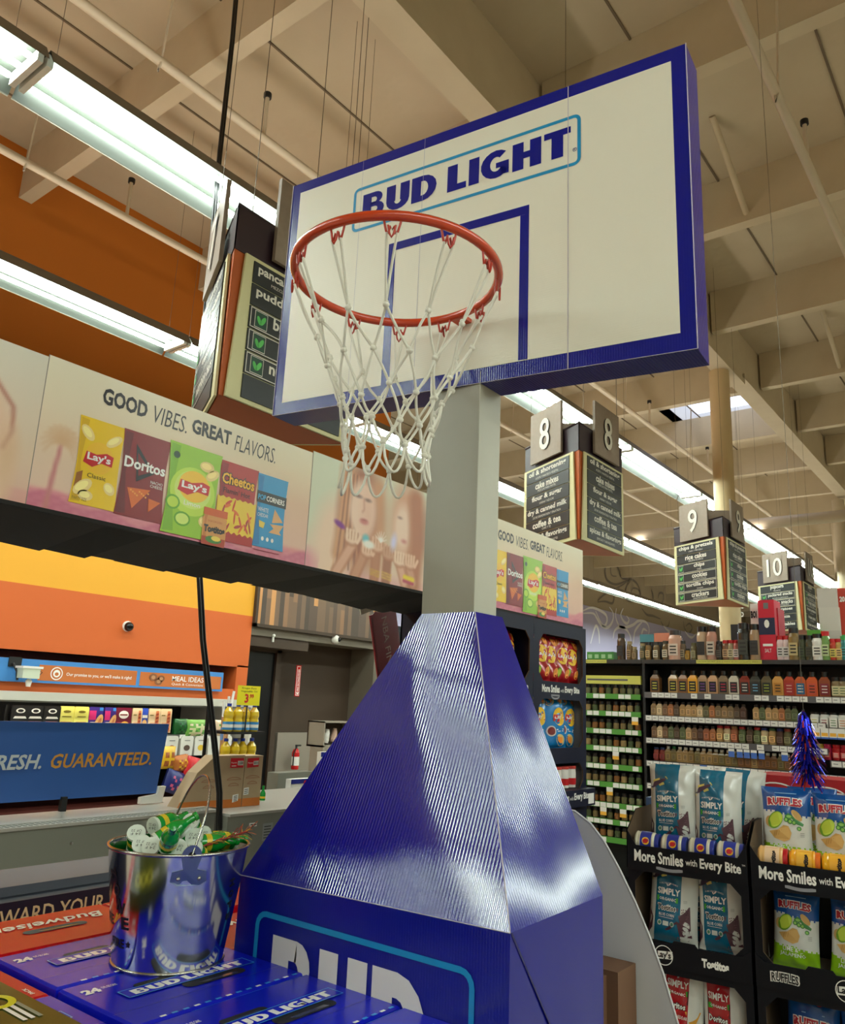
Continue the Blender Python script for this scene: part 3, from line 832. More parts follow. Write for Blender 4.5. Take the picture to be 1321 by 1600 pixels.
# the paper tinsel pick sticking out to the right
b = MB(); rnd = random.Random(5)
p0 = at(318, 1322, 'Z', zr + .004); p1 = p0 + (at(392, 1297, 'Y', p0.y) - p0) * .92
cols = [flat(c, .4) for c in ((150, 40, 30), (214, 170, 40), (40, 30, 30), (190, 90, 40))]
for i in range(60):
    t = rnd.random(); c = p0.lerp(p1, t); w = .004 + .016 * t
    q = c + Vector((rnd.uniform(-.3, 1) * w, rnd.uniform(-1, 1) * w, rnd.uniform(-1, 1) * w)) + (p1 - p0) * .12
    b.tube([c, c.lerp(q, .6) + Vector((0, 0, .001)), q], .0008, rnd.choice(cols), 4)
b.tube([p0, p1], .0022, cols[0], 6)
solo(b, 'paper_pick', 'spiky red and yellow paper pick leaning out over the right rim of the bucket', 'decoration')
place_bottle(at(410, 1252, 'Y', 4.06), (0, 0, 1), 'mini green bottle standing on the grey freezer right of the cardboard boxes', 'bottle on the freezer')
# "REWARD YOUR" dark box behind the red cases
b = MB(); dk = mat('dark_navy_card', (16, 20, 36), .4); f = Fr((.70, 2.13, .60), (1, 0, 0), (0, 0, 1))
b.box((.70, 2.13, 0), (1.62, 2.19, 1.022), dk); b.box((.70, 2.19, 0), (1.62, 2.40, 1.045), mat('dark_card_edge', (70, 74, 82), .5))
b.text('REWARD YOUR', f, .335, .365, .335, .040, mat('gold_ink', (206, 176, 130), .5), .001, .01)
solo(b, 'display_bin', 'dark navy cardboard bin with cream lettering behind the left red beer case', 'display bin')

# ================================================================== flat art of the printed bags (also used on the real bags)
def P_(n, c, r=.35): return mat('ink_' + n, c, r)
I_w, I_k = P_('white', (238, 236, 230)), P_('black', (20, 18, 20))
def wavy(y, a, k, n=24, x0=0, x1=1): return [(x0 + (x1 - x0) * i / n, y + a * sin(k * i)) for i in range(n + 1)]
def sun(b, f, cx, cy, r, e, ar):
    b.ell(f, cx, cy, r, r * ar, e, P_('sun_yellow', (240, 190, 40)), 28)
    red = P_('banner_red', (196, 24, 32))
    b.poly([(cx - r * 1.05, cy - .42 * r * ar), (cx - r * .9, cy + .28 * r * ar), (cx - r * .2, cy + .20 * r * ar), (cx + r * .5, cy + .42 * r * ar), (cx + r * 1.0, cy + .30 * r * ar), (cx + r * .95, cy - .35 * r * ar), (cx + r * .2, cy - .28 * r * ar), (cx - r * .4, cy - .62 * r * ar)], f, e * 1.5, red)
    b.text("Lay's", f, cx - r * .82, cy - .34 * r * ar, r * 1.64, r * ar * .60, I_w, e * 2, .03, .03)
def chip(b, f, cx, cy, rx, ry, e, c=(226, 186, 110), ang=0):
    b.ell(f, cx, cy, rx, ry, e, P_('chip_%d_%d_%d' % c, c), 14, ang)
    b.ell(f, cx - rx * .1, cy + ry * .1, rx * .7, ry * .6, e * 1.4, P_('chip_lt_%d' % c[0], tuple(min(255, int(x * 1.12)) for x in c)), 12, ang)
def art_classic(b, f, e, ar=.6):
    sun(b, f, .5, .56, .31, e, ar)
    b.text('Classic', f, .30, .32, .4, .05, I_k, e * 2)
    for p in ((.2, .82, .16, .07, -20), (.78, .80, .18, .06, 20), (.24, .2, .2, .08, 20), (.8, .24, .13, .07, -10), (.32, .11, .16, .06, 0)): chip(b, f, p[0], p[1], p[2], p[3], e, (240, 214, 140), p[4])
    b.poly([(.06, .18), (.2, .2), (.2, .38), (.08, .34)], f, e * .8, P_('wood', (150, 92, 30)))
    b.text('PARTY SIZE', f, .06, .04, .3, .035, P_('olive', (110, 96, 20)), e * 2)
def art_nacho(b, f, e, ar=.6):
    b.poly([(.28, .86), (.72, .56), (.36, .42)], f, e, I_k)
    b.poly([(.33, .76), (.64, .57), (.39, .49)], f, e * 1.3, P_('maroon', (120, 16, 22)))
    b.text('Doritos', f, .08, .56, .86, .13, I_w, e * 2, .03)
    b.text('NACHO', f, .66, .44, .26, .035, I_w, e * 2); b.text('CHEESE', f, .66, .395, .26, .035, I_w, e * 2)
    ch = P_('tortilla', (214, 104, 36)); cl = P_('tortilla_light', (236, 160, 70))
    b.poly([(.2, .33), (.68, .36), (.34, .10)], f, e, ch); b.poly([(.66, .26), (.92, .24), (.68, .10)], f, e, ch)
    for k in range(9): b.ell(f, .28 + .045 * k, .31 - .016 * (k % 4), .02, .02 * ar, e * 1.4, cl, 7)
def art_limon(b, f, e, ar=.6):
    b.ell(f, .5, .5, .42, .27, e * .5, P_('lime_light', (190, 220, 70)), 28); b.ell(f, .5, .52, .34, .21, e * .7, P_('lime_pale', (206, 228, 110)), 28)
    sun(b, f, .52, .56, .29, e, ar)
    b.text('Limon', f, .36, .34, .3, .05, I_w, e * 2)
    for p in ((.72, .82, .14, .06, 0), (.84, .74, .13, .06, 20), (.8, .2, .14, .07, 0)): chip(b, f, p[0], p[1], p[2], p[3], e, (232, 206, 130), p[4])
    b.ell(f, .16, .34, .13, .08, e, P_('lime_dark', (96, 160, 30)), 16); b.ell(f, .16, .34, .10, .06, e * 1.4, P_('lime_light', (190, 220, 70)), 16)
    b.ell(f, .36, .18, .15, .08, e, P_('lime_dark', (96, 160, 30)), 16); b.ell(f, .36, .18, .12, .06, e * 1.4, P_('lime_pale', (206, 228, 110)), 16)
    b.ell(f, .14, .86, .06, .04, e, P_('leaf_dark', (40, 70, 40)), 12)
def art_hot(b, f, e, ar=.6):
    b.poly([(0, .56)] + [(i / 14, .56 - .02 * (i % 2)) for i in range(15)] + [(1, .10)] + [(1 - i / 14, .10 + .03 * (i % 2)) for i in range(15)], f, e * .6, P_('cheddar_yellow', (236, 200, 50)))
    b.text('Cheetos', f, .05, .70, .88, .16, I_k, e, .10, 0, 2, .05); b.text('Cheetos', f, .07, .71, .84, .14, P_('cheddar_orange', (244, 180, 40)), e * 2, .03, 0, 2, .05)
    b.text("Flamin' Hot", f, .12, .60, .7, .07, P_('hot_dark', (70, 12, 10)), e * 1.6, .02, .03)
    rnd = random.Random(8)
    for k in range(16):
        b.ell(f, rnd.uniform(.12, .88), rnd.uniform(.16, .5), .09, .022, e * (1 + .03 * k), P_('puff_%d' % (k % 3), ((206, 60, 24), (226, 110, 30), (170, 30, 20))[k % 3]), 9, rnd.uniform(0, 180))
def art_pop(b, f, e, ar=.6):
    b.poly([(.02, .60), (.98, .60), (.98, .76), (.02, .76)], f, e, I_k)
    b.text('POP', f, .05, .64, .25, .075, P_('pop_blue', (60, 170, 220)), e * 2, .02); b.text('CORNERS', f, .32, .64, .6, .075, I_w, e * 2, .02)
    b.text('WHITE', f, .08, .48, .34, .06, I_w, e * 2); b.text('CHEDDAR', f, .08, .41, .34, .05, I_w, e * 2)
    ch = P_('corn_chip', (222, 170, 110))
    b.poly([(.62, .56), (.92, .40), (.56, .36)], f, e, ch); b.poly([(.5, .34), (.95, .36), (.78, .22)], f, e, ch); b.poly([(.48, .22), (.9, .22), (.7, .32)], f, e * 1.3, ch)
    b.poly([(.14, .36), (.34, .34), (.3, .26), (.16, .27)], f, e, P_('cheese_yellow', (240, 210, 90)))
    for k in range(3): b.ell(f, .3 + .16 * k, .12, .045, .03, e, I_w, 10)
def art_jar(b, f, e, ar=.6):
    b.poly([(0, .80), (1, .80), (1, 1), (0, 1)], f, e, P_('lid_orange', (206, 92, 30)))
    b.poly([(.02, .0), (.98, .0), (.98, .22), (.02, .22)], f, e, P_('salsa_red', (176, 60, 26)))
    b.ell(f, .5, .16, .34, .10, e * 1.3, P_('green_sauce', (60, 120, 40)), 14); b.ell(f, .6, .2, .2, .07, e * 1.6, P_('cheese_yellow', (240, 210, 90)), 12)
    b.text('Tostitos', f, .06, .34, .88, .2, I_k, e * 2, .06)
    b.text('SALSA CON QUESO', f, .2, .62, .6, .06, P_('salsa_red', (176, 60, 26)), e * 2)

# ================================================================== header banner over the display racks
YB = 2.2; Z0 = 2.04
def ztop(x): return 2.478 + .008 * x
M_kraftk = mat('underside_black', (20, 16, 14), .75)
class Grid:
    """a printed picture: small tiles that each carry their own ink colour"""
    def __init__(s, w, h, nx, ny):
        s.w, s.h, s.nx, s.ny = w, h, nx, ny
        s.U, s.V = np.meshgrid((np.arange(nx) + .5) / nx * w, (np.arange(ny) + .5) / ny * h)
        s.C = np.zeros((ny, nx, 3))
    def grad(s, stops, axis='V'):
        t = s.V / s.h; z = [p for p, _ in stops]
        for k in range(3): s.C[..., k] = np.interp(t, z, [c[k] for _, c in stops])
    def mix(s, a, c):
        a = np.clip(a, 0, 1)[..., None]; s.C = s.C * (1 - a) + np.array(c) * a
    def ell(s, cx, cy, rx, ry, c, soft=.3, al=1, ang=0):
        ca, sa = cos(radians(ang)), sin(radians(ang)); x = s.U - cx; y = s.V - cy
        d = np.sqrt(((x * ca + y * sa) / rx) ** 2 + ((-x * sa + y * ca) / ry) ** 2)
        s.mix(al * (1 - (d - (1 - soft)) / (2 * soft)), c)
    def line(s, pts, w, c, soft=.4, al=1, w2=None):
        D = np.full(s.U.shape, 9.); n = len(pts) - 1
        for i in range(n):
            (x0, y0), (x1, y1) = pts[i], pts[i + 1]; dx, dy = x1 - x0, y1 - y0
            t = np.clip(((s.U - x0) * dx + (s.V - y0) * dy) / (dx * dx + dy * dy + 1e-9), 0, 1)
            ww = w + ((w2 if w2 else w) - w) * ((i + t) / n)
            D = np.minimum(D, np.hypot(s.U - x0 - t * dx, s.V - y0 - t * dy) / ww)
        s.mix(al * (1 - (D - (1 - soft)) / (2 * soft)), c)
    def poly(s, P, c, al=1):
        ins = np.zeros(s.U.shape, bool); n = len(P)
        for i in range(n):
            (x0, y0), (x1, y1) = P[i], P[(i + 1) % n]
            if abs(y1 - y0) < 1e-9: continue
            ins ^= ((y0 > s.V) != (y1 > s.V)) & (s.U < (x1 - x0) * (s.V - y0) / (y1 - y0) + x0)
        s.mix(ins * al, c)
    def build(s, f, name, parent, m):
        me = bpy.data.meshes.new(name); nx, ny = s.nx, s.ny
        V = [tuple(f(s.w * i / nx, s.h * j / ny)) for j in range(ny + 1) for i in range(nx + 1)]
        Fs = [(j * (nx + 1) + i, j * (nx + 1) + i + 1, (j + 1) * (nx + 1) + i + 1, (j + 1) * (nx + 1) + i) for j in range(ny) for i in range(nx)]
        me.from_pydata(V, [], Fs); me.materials.append(m)
        Cp = np.zeros((ny + 1, nx + 1, 3)); Wt = np.zeros((ny + 1, nx + 1, 1))
        for a in (0, 1):
            for c in (0, 1):
                Cp[a:ny + a, c:nx + c] += s.C; Wt[a:ny + a, c:nx + c] += 1
        Cp = Cp / Wt / 255.; Cl = np.where(Cp <= .04045, Cp / 12.92, ((Cp + .055) / 1.055) ** 2.4)
        at_ = me.color_attributes.new('ink', 'FLOAT_COLOR', 'POINT')
        A4 = np.ones(((ny + 1) * (nx + 1), 4), np.float32); A4[:, :3] = Cl.reshape(-1, 3)
        at_.data.foreach_set('color', A4.ravel()); me.update()
        ob = bpy.data.objects.new(name, me); COL.objects.link(ob)
        if parent is not None:
            ob.parent = parent; me.transform(Matrix.Translation(-parent.location))
        return ob
M_pic = mat('printed_picture', (255, 255, 255), .42, attr='ink')
SKY = [(0, (214, 130, 134)), (.10, (222, 142, 144)), (.14, (226, 186, 166)), (.5, (228, 192, 164)), (.8, (232, 216, 186)), (1, (234, 226, 200))]
def hills(g, off):
    t = g.U + off
    top = .055 + .018 * np.sin(t * 9) + .012 * np.sin(t * 23 + 1)
    g.mix((top - g.V) / .004, (218, 138, 148))
    top2 = .03 + .012 * np.sin(t * 31) + .01 * np.sin(t * 13)
    g.mix((top2 - g.V) / .004, (204, 116, 138)); 
    g.mix(.25 * (np.sin(t * 120 + 60 * g.V) * np.sin(g.V * 300) > .3) * (g.V < top), (236, 170, 180))
def palm(g, x, h, lean):
    g.line([(x, 0), (x + lean * .4, h * .5), (x + lean, h)], .009, (202, 130, 130), .3, .9, .005)
    for a in range(-40, 230, 18):
        L_ = .06; g.line([(x + lean, h), (x + lean + L_ * .6 * cos(radians(a)), h + L_ * .6 * sin(radians(a)) + .01), (x + lean + L_ * cos(radians(a)), h + L_ * sin(radians(a)) - .008)], .006, (216, 176, 136), .6, .7, .002)
def good_panel(root, x0, w=1.069, first=True):
    h = ztop(x0) - Z0; f = Fr((x0, YB, Z0), (1, 0, 0), (0, 0, 1))
    g = Grid(w, h, 180, 76); g.grad(SKY); g.ell(.05, .3, .5, .25, (232, 222, 196), .8, .5); hills(g, x0); palm(g, .055, .20, .02)
    ob = g.build(f, 'good_vibes_panel' if False else 'print_panel', root, M_pic)
    b = MB(); ik = P_('charcoal', (44, 40, 42))
    b.text('GOOD', f, .178, .355, .155, .054, ik, .001, .035); b.text('VIBES.', f, .350, .350, .135, .058, ik, .001, -.005, .1)
    b.text('GREAT', f, .505, .360, .165, .052, ik, .001, .035); b.text('FLAVORS.', f, .688, .350, .19, .058, ik, .001, -.005, .1)
    def bagp(u0, v0, u1, v1, c, c2, art, e=.002, jar=False):
        fb = sub(f, u0, v0, u1 - u0, v1 - v0); N = 10
        L_ = [(.0 + .05 * sin(pi * i / N), i / N) for i in range(N + 1)]; R_ = [(1 - .05 * sin(pi * i / N), i / N) for i in range(N, -1, -1)]
        if jar: L_ = [(.04, 0), (.0, .1), (0, .75), (.08, .8), (.08, 1)]; R_ = [(.92, 1), (.92, .8), (1, .75), (1, .1), (.96, 0)]
        b.poly(L_ + R_, fb, e, P_('bag_%d_%d_%d' % c, c))
        b.poly([(.03, .02), (.22, .03), (.13, .5), (.2, .97), (.03, .98), (.07, .5)], fb, e + .0002, P_('bag_%d_%d_%d' % c2, c2))
        art(b, (lambda u, v, n=0: fb(u, v, e + .0004 + n * .4)), .0006)
    bagp(.118, .034, .268, .300, (236, 196, 20), (214, 170, 16), art_classic)
    bagp(.262, .030, .432, .302, (132, 22, 26), (104, 14, 20), art_nacho, .003)
    bagp(.428, .008, .640, .312, (150, 196, 44), (124, 176, 36), art_limon, .004)
    bagp(.636, .022, .806, .302, (176, 38, 28), (140, 22, 20), art_hot, .003)
    bagp(.806, .030, .952, .298, (46, 146, 200), (30, 120, 180), art_pop, .002)
    bagp(.585, -.004, .684, .122, (214, 150, 80), (196, 120, 56), art_jar, .006, True)
    wpart(b, 'lettering_and_bags', ob, 'charcoal lettering and pictures of snack bags')
def girl_panel(root, x0, w):
    h = ztop(x0) - Z0; f = Fr((x0, YB, Z0), (1, 0, 0), (0, 0, 1))
    g = Grid(w, h, int(240 * w), 110); g.grad([(0, (222, 170, 166)), (.1, (228, 200, 178)), (.4, (214, 216, 190)), (1, (214, 220, 196))])
    g.ell(.0, .02, .14, .05, (222, 150, 160), .4, .8)
    hair, hair2, skin, skl, skd = (168, 104, 78), (206, 150, 112), (222, 170, 142), (238, 206, 180), (176, 110, 78)
    # shoulder, hair and face of the nearest woman
    g.ell(.15, .12, .11, .17, skl, .35); g.poly([(.07, 0), (.09, .16), (.17, .20), (.22, 0)], skl, .9)
    g.ell(.30, .26, .135, .22, hair, .25); g.line([(.21, .42), (.20, .25), (.17, .08)], .045, hair2, .5, 1, .03); g.line([(.40, .40), (.42, .22), (.40, .08)], .05, hair2, .6, .8)
    for k in range(9): g.line([(.19 + .01 * k, .42), (.175 + .012 * k, .22), (.15 + .018 * k, .02)], .0035, (132, 76, 56) if k % 2 else (222, 166, 124), .5, .6)
    g.ell(.305, .285, .078, .125, (238, 204, 182), .18); g.ell(.34, .27, .05, .11, (230, 184, 160), .5, .6)
    g.ell(.275, .335, .022, .007, (120, 84, 74), .6, .8); g.ell(.335, .330, .02, .007, (120, 84, 74), .6, .8); g.line([(.31, .33), (.315, .285), (.305, .275)], .006, (206, 150, 128), .6, .7)
    g.ell(.318, .235, .026, .012, (206, 124, 116), .4); g.ell(.318, .242, .02, .004, (170, 90, 84), .5, .7)
    g.ell(.60, .28, .12, .19, (214, 160, 128), .35); g.ell(.57, .26, .055, .10, (236, 204, 182), .3); g.line([(.66, .4), (.68, .2), (.66, .02)], .05, (180, 116, 84), .5)
    g.ell(.585, .20, .02, .01, (200, 120, 110), .5, .7); g.ell(.55, .30, .016, .006, (140, 96, 84), .6, .7)
    if w > .9:
        g.ell(.85, .28, .12, .2, (150, 100, 76), .35); g.ell(.82, .27, .06, .10, (230, 190, 164), .3)
    # raised forearms and open hands
    for (x0_, y0_, x1_, y1_, c) in ((.17, .0, .255, .125, skin), (.28, .0, .33, .10, (204, 148, 116)), (.40, .0, .405, .11, (190, 130, 96)), (.475, .0, .48, .105, (168, 110, 80)), (.60, .02, .56, .10, skin), (.66, .03, .63, .09, (208, 154, 124))):
        g.line([(x0_, y0_), (x1_, y1_)], .028, skd, .25); g.line([(x0_, y0_), (x1_, y1_)], .022, c, .4)
    for (cx, cy, c) in ((.25, .15, skl), (.35, .115, (232, 190, 160)), (.41, .145, (226, 180, 150)), (.485, .125, (206, 156, 126)), (.56, .11, skl), (.635, .11, (232, 190, 160))):
        g.ell(cx, cy, .042, .030, skd, .2); g.ell(cx, cy + .004, .037, .026, c, .3)
        for k in range(4):
            g.line([(cx - .026 + .017 * k, cy - .006), (cx - .030 + .019 * k, cy + .034)], .0075, c, .35); g.line([(cx - .018 + .017 * k, cy - .004), (cx - .021 + .019 * k, cy + .03)], .0022, skd, .5, .7)
        g.line([(cx + .035, cy - .01), (cx + .052, cy + .018)], .008, c, .3)
    g.ell(.175, .195, .032, .012, (126, 40, 140), .3, 1, -18); g.ell(.335, .165, .02, .018, (110, 190, 200), .4); g.ell(.355, .145, .036, .017, (240, 236, 226), .3)
    for a in range(20, 170, 22): g.line([(.43, .17), (.43 + .045 * cos(radians(a)), .17 + .05 * sin(radians(a)))], .004, (246, 240, 232), .5, .9, .001)
    g.ell(.515, .185, .02, .038, (214, 206, 236), .5, .9, -10)
    for k in range(3): g.line([(.375, .025 + .010 * k), (.43, .020 + .010 * k)], .003, (206, 160, 70), .4); g.line([(.45, .022 + .011 * k), (.51, .016 + .011 * k)], .003, (220, 180, 90), .4)
    g.line([(.60, .045), (.66, .040)], .010, (236, 206, 50), .3); g.line([(.595, .028), (.66, .022)], .007, (180, 70, 90), .3)
    g.build(f, 'print_panel', root, M_pic)
def left_panel(root, x0, x1):
    w = x1 - x0; h = ztop(x0) - Z0; f = Fr((x0, YB, Z0), (1, 0, 0), (0, 0, 1))
    g = Grid(w, h, int(170 * w), 76); g.grad([(0, (222, 180, 160)), (.3, (226, 200, 174)), (1, (222, 216, 198))])
    g.mix((.06 + .02 * np.sin(g.U * 12) - g.V) / .006, (222, 168, 156))
    g.ell(w - .20, .08, .15, .26, (232, 196, 168), .12); g.ell(w - .24, .0, .14, .2, (220, 176, 148), .5, .7)
    g.line([(w - .26, .345), (w - .14, .33), (w - .075, .26), (w - .068, .19), (w - .085, .14)], .006, (190, 130, 110), .4)
    g.ell(w - .07, .11, .03, .09, (222, 186, 150), .5, .7)
    g.build(f, 'print_panel', root, M_pic)
hd = thing('header_banner', 'long printed cardboard header with snack bags and lettering above the display racks', 'banner', (1.0, YB, Z0))
left_panel(hd, .10, 1.016)
good_panel(hd, 1.016); girl_panel(hd, 2.085, 1.13); good_panel(hd, 3.256, 1.14)
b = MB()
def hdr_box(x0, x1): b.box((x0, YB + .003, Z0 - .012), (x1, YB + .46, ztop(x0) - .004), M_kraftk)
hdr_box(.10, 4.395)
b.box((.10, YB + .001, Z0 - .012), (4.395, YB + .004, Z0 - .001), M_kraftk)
for x in (1.016, 2.085, 3.215): b.box((x - .001, YB - .0012, Z0), (x + .001, YB, ztop(x)), mat('joint_line', (150, 140, 130), .6))
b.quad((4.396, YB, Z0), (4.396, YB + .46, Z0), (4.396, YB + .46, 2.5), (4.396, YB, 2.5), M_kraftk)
rnd = random.Random(2)
for k in range(26):     # folded flaps under the header
    x = .3 + .16 * k; d = rnd.uniform(0, .03)
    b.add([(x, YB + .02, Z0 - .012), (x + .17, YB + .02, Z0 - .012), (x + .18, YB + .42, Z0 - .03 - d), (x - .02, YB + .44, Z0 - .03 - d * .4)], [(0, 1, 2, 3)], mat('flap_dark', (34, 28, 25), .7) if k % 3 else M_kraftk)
wpart(b, 'carton_box', hd)
b = MB(); f = Fr((1.80, YB, Z0 - .02), (1, 0, 0), (0, 0, 1)); b.tube([(1.83, YB - .002, Z0 + .018), (1.95, YB - .002, Z0 + .018)], .001, P_('rule_red', (150, 60, 70)), 4)
wpart(b, 'small_print', hd)

# ================================================================== things along the left wall
T3 = (1, 0, 0), (0, 0, 1)
def onwall(x0, y, z0): return Fr((x0, y, z0), *T3)
# blue fascia boards of the meat case
M_fblue = mat('fascia_blue', (64, 130, 196), .5)
b = MB(); f = onwall(0, YW - .03, 0)
b.box((-6, YW - .03, 1.585), (6.12, YW + .2, 1.80), M_fblue)
M_fo = mat('fascia_orange', (190, 104, 44), .55)
b.poly([(3.92, 1.607), (4.98, 1.607), (4.98, 1.755), (3.92, 1.755)], f, .002, M_fo); b.poly([(5.02, 1.607), (6.09, 1.607), (6.09, 1.75), (5.02, 1.75)], f, .002, M_fo)
b.ell(f, 4.10, 1.68, .062, .062, .004, I_w, 24); b.ell(f, 4.10, 1.68, .052, .052, .005, M_fo, 24); b.ell(f, 4.10, 1.68, .036, .036, .006, I_w, 20); b.ell(f, 4.10, 1.675, .020, .017, .007, M_fo, 12)
b.text("Our promise to you, or we'll make it right!", f, 4.20, 1.655, .72, .042, I_w, .005, .01)
b.text('MEAL IDEAS', f, 5.42, 1.672, .42, .055, I_w, .005, .01); b.text('Quick & Convenient', f, 5.42, 1.625, .42, .03, I_w, .005)
for x, y, r in ((5.18, 1.70, .05), (5.28, 1.69, .045), (5.25, 1.66, .05)): b.ell(f, x, y, r, r * .8, .006, P_('meatball', (140, 90, 60)), 14); b.ell(f, x, y, r * .5, r * .4, .007, P_('meatball_light', (180, 130, 90)), 10)
solo(b, 'fascia_sign', 'blue and orange fascia board with white lettering above the refrigerated case', 'sign')
# refrigerated case
root = thing('refrigerated_case', 'long open refrigerated case with lit shelves set in the orange wall', 'refrigerated case', (4, 7.3, 0))
b = MB(); wh = mat('case_enamel', (206, 202, 190), .4)
b.box((-6, YW + .9, 0), (6.33, YW + .95, 1.6), M_black); b.box((-6, 7.25, 0), (6.30, YW + .9, .45), mat('case_maroon', (84, 30, 20), .6)); b.box((6.26, 7.3, 0), (6.30, YW + .9, 1.50), wh)
wpart(b, 'case_body', root)
b = MB(); b.box((-6, 7.27, 1.425), (6.26, 7.30, 1.50), wh); b.box((-6, 7.40, 1.46), (6.26, YW + .9, 1.50), wh); b.box((-6, 7.30, 1.41), (6.26, 7.33, 1.435), M_grey)
wpart(b, 'canopy', root)
b = MB(); b.box((-6, 7.36, 1.44), (6.2, 7.40, 1.455), mat('case_lamp', (255, 246, 226), .5, emit=9.0)); wpart(b, 'case_lamp', root)
for z, y0 in ((1.115, 7.42), (.86, 7.38)):
    b = MB(); b.box((-6, y0, z - .03), (6.26, YW + .9, z), M_black); b.box((-6, y0 - .01, z - .035), (6.26, y0, z + .005), M_steel); wpart(b, 'shelf', root)
for z, y0, xs in ((1.115, 7.40, (5.40, 5.70, 6.0)), (.86, 7.36, (5.35, 5.6, 5.85, 6.1))):
    for x in xs:
        b = MB(); b.box((x, y0 - .01, z - .035), (x + .07, y0 - .005, z + .005), I_w); wpart(b, 'price_tag', root)
def card(x, w, h, z, y, c, c2, art, name, label, group, lean=.03, cat='package'):
    root = MB(); f = Fr((x, y, z), (1, 0, 0), (0, lean, 1))
    root.prism([(0, 0), (w, 0), (w, h * .94), (w * .94, h), (w * .06, h), (0, h * .94)], f, -.02, 0, flat(c, .3, 'pack'))
    root.poly([(w * .1, h * .02), (w * .9, h * .02), (w * .86, h * .42), (w * .14, h * .42)], f, .002, flat(c2, .35, 'pack'))
    art(root, f, w, h)
    return solo(root, name, label, cat, group)
def a_black(b, f, w, h):
    b.ell(f, w / 2, h * .80, w * .26, h * .09, .002, I_w, 14); b.ell(f, w / 2, h * .80, w * .17, h * .055, .003, I_k, 12); b.poly([(w * .12, h * .52), (w * .88, h * .52), (w * .8, h * .60), (w * .2, h * .60)], f, .003, I_w)
    for k in range(5): b.ell(f, w * (.2 + .15 * k), h * (.2 + .1 * (k % 2)), w * .13, h * .09, .004, P_('ham', (196, 120, 100)), 9)
def a_yel(b, f, w, h):
    b.ell(f, w * .5, h * .8, w * .26, h * .05, .003, P_('olive', (110, 96, 20)), 10); b.poly([(w * .2, h * .6), (w * .8, h * .6), (w * .8, h * .63), (w * .2, h * .63)], f, .003, P_('olive', (110, 96, 20)))
    for k in range(6): b.ell(f, w * (.2 + .12 * k), h * (.22 + .08 * (k % 2)), w * .12, h * .07, .004, P_('pork', (176, 90, 40)), 9)
def a_pur(b, f, w, h):
    b.poly([(.02 * w, .5 * h), (.5 * w, .5 * h), (.5 * w, .86 * h), (.02 * w, .86 * h)], f, .003, P_('pink', (214, 40, 120))); b.ell(f, w * .7, h * .38, w * .25, h * .36, .004, P_('sandwich', (226, 176, 110)), 14, -20)
    b.ell(f, w * .72, h * .34, w * .12, h * .26, .005, P_('sandwich_in', (196, 120, 70)), 10, -20); b.poly([(.7 * w, .86 * h), (.95 * w, .86 * h), (.95 * w, .98 * h), (.7 * w, .98 * h)], f, .004, P_('blue_tab', (50, 130, 210)))
def a_red(b, f, w, h):
    b.ell(f, w / 2, h * .72, w * .3, h * .16, .003, I_w, 14); b.poly([(w * .27, h * .69), (w * .73, h * .69), (w * .73, h * .74), (w * .27, h * .74)], f, .004, P_('maroon', (120, 16, 22))); b.ell(f, w * .6, h * .26, w * .3, h * .2, .004, P_('egg', (236, 180, 70)), 12)
def a_crm(b, f, w, h):
    b.poly([(.5 * w, .06 * h), (.92 * w, .06 * h), (.85 * w, .9 * h), (.6 * w, .9 * h)], f, .003, P_('wrap', (206, 120, 70)))
    for k in range(5): b.ell(f, w * .72, h * (.16 + .15 * k), w * .13, h * .05, .004, P_('wrap_dark', (150, 60, 40)), 8, 25)
    b.poly([(w * .08, h * .7), (w * .4, h * .7), (w * .4, h * .74), (w * .08, h * .74)], f, .003, P_('olive', (110, 96, 20)))
def a_blu(b, f, w, h):
    b.ell(f, w / 2, h * .35, w * .4, h * .2, .003, P_('sandwich', (226, 176, 110)), 12); b.poly([(.1 * w, .6 * h), (.9 * w, .6 * h), (.9 * w, .72 * h), (.1 * w, .72 * h)], f, .003, I_w)
specs = [(88, 34, (24, 22, 22), (176, 100, 84), a_black, 'black card pack of sliced meat'), (226, 60, (24, 22, 22), (176, 100, 84), a_black, 'black card pack of sliced meat'), (366, 62, (24, 22, 22), (186, 120, 84), a_black, 'black card pack of sliced meat'),
 (0, 0, 0, 0, 0, 0)]
xa = [(95, 240, 'k'), (222, 365, 'k'), (355, 490, 'k'), (482, 605, 'y'), (600, 715, 'y'), (718, 835, 'p'), (838, 930, 'p'), (930, 1062, 'r'), (1062, 1140, 'c'), (1140, 1190, 'b'), (1192, 1285, 'c'), (1290, 1380, 'c')]
KD = {'k': ((24, 22, 22), (176, 100, 84), a_black, 'black card pack of smoked meat'), 'y': ((226, 220, 110), (190, 120, 60), a_yel, 'pale yellow pack of pulled pork'), 'p': ((60, 40, 130), (226, 200, 190), a_pur, 'purple and pink sandwich pack'),
      'r': ((110, 20, 50), (170, 60, 60), a_red, 'dark red pack with a white badge'), 'c': ((226, 200, 160), (220, 160, 110), a_crm, 'cream wrap pack'), 'b': ((50, 80, 190), (230, 220, 210), a_blu, 'narrow blue pack')}
for i, (u0, u1, kd) in enumerate(xa):
    p0 = at(u0 / 5.08, 1122, 'Y', 7.42); p1 = at(u1 / 5.08, 1122, 'Y', 7.42); c, c2, art, lab = KD[kd]
    card(p0.x, (p1.x - p0.x) * .98, .245, 1.135, 7.44 + .01 * (i % 2), c, c2, art, 'meat_package', '%s, %s from the left above the blue sign' % (lab, ORD[i]), 'packages on the top shelf of the case')
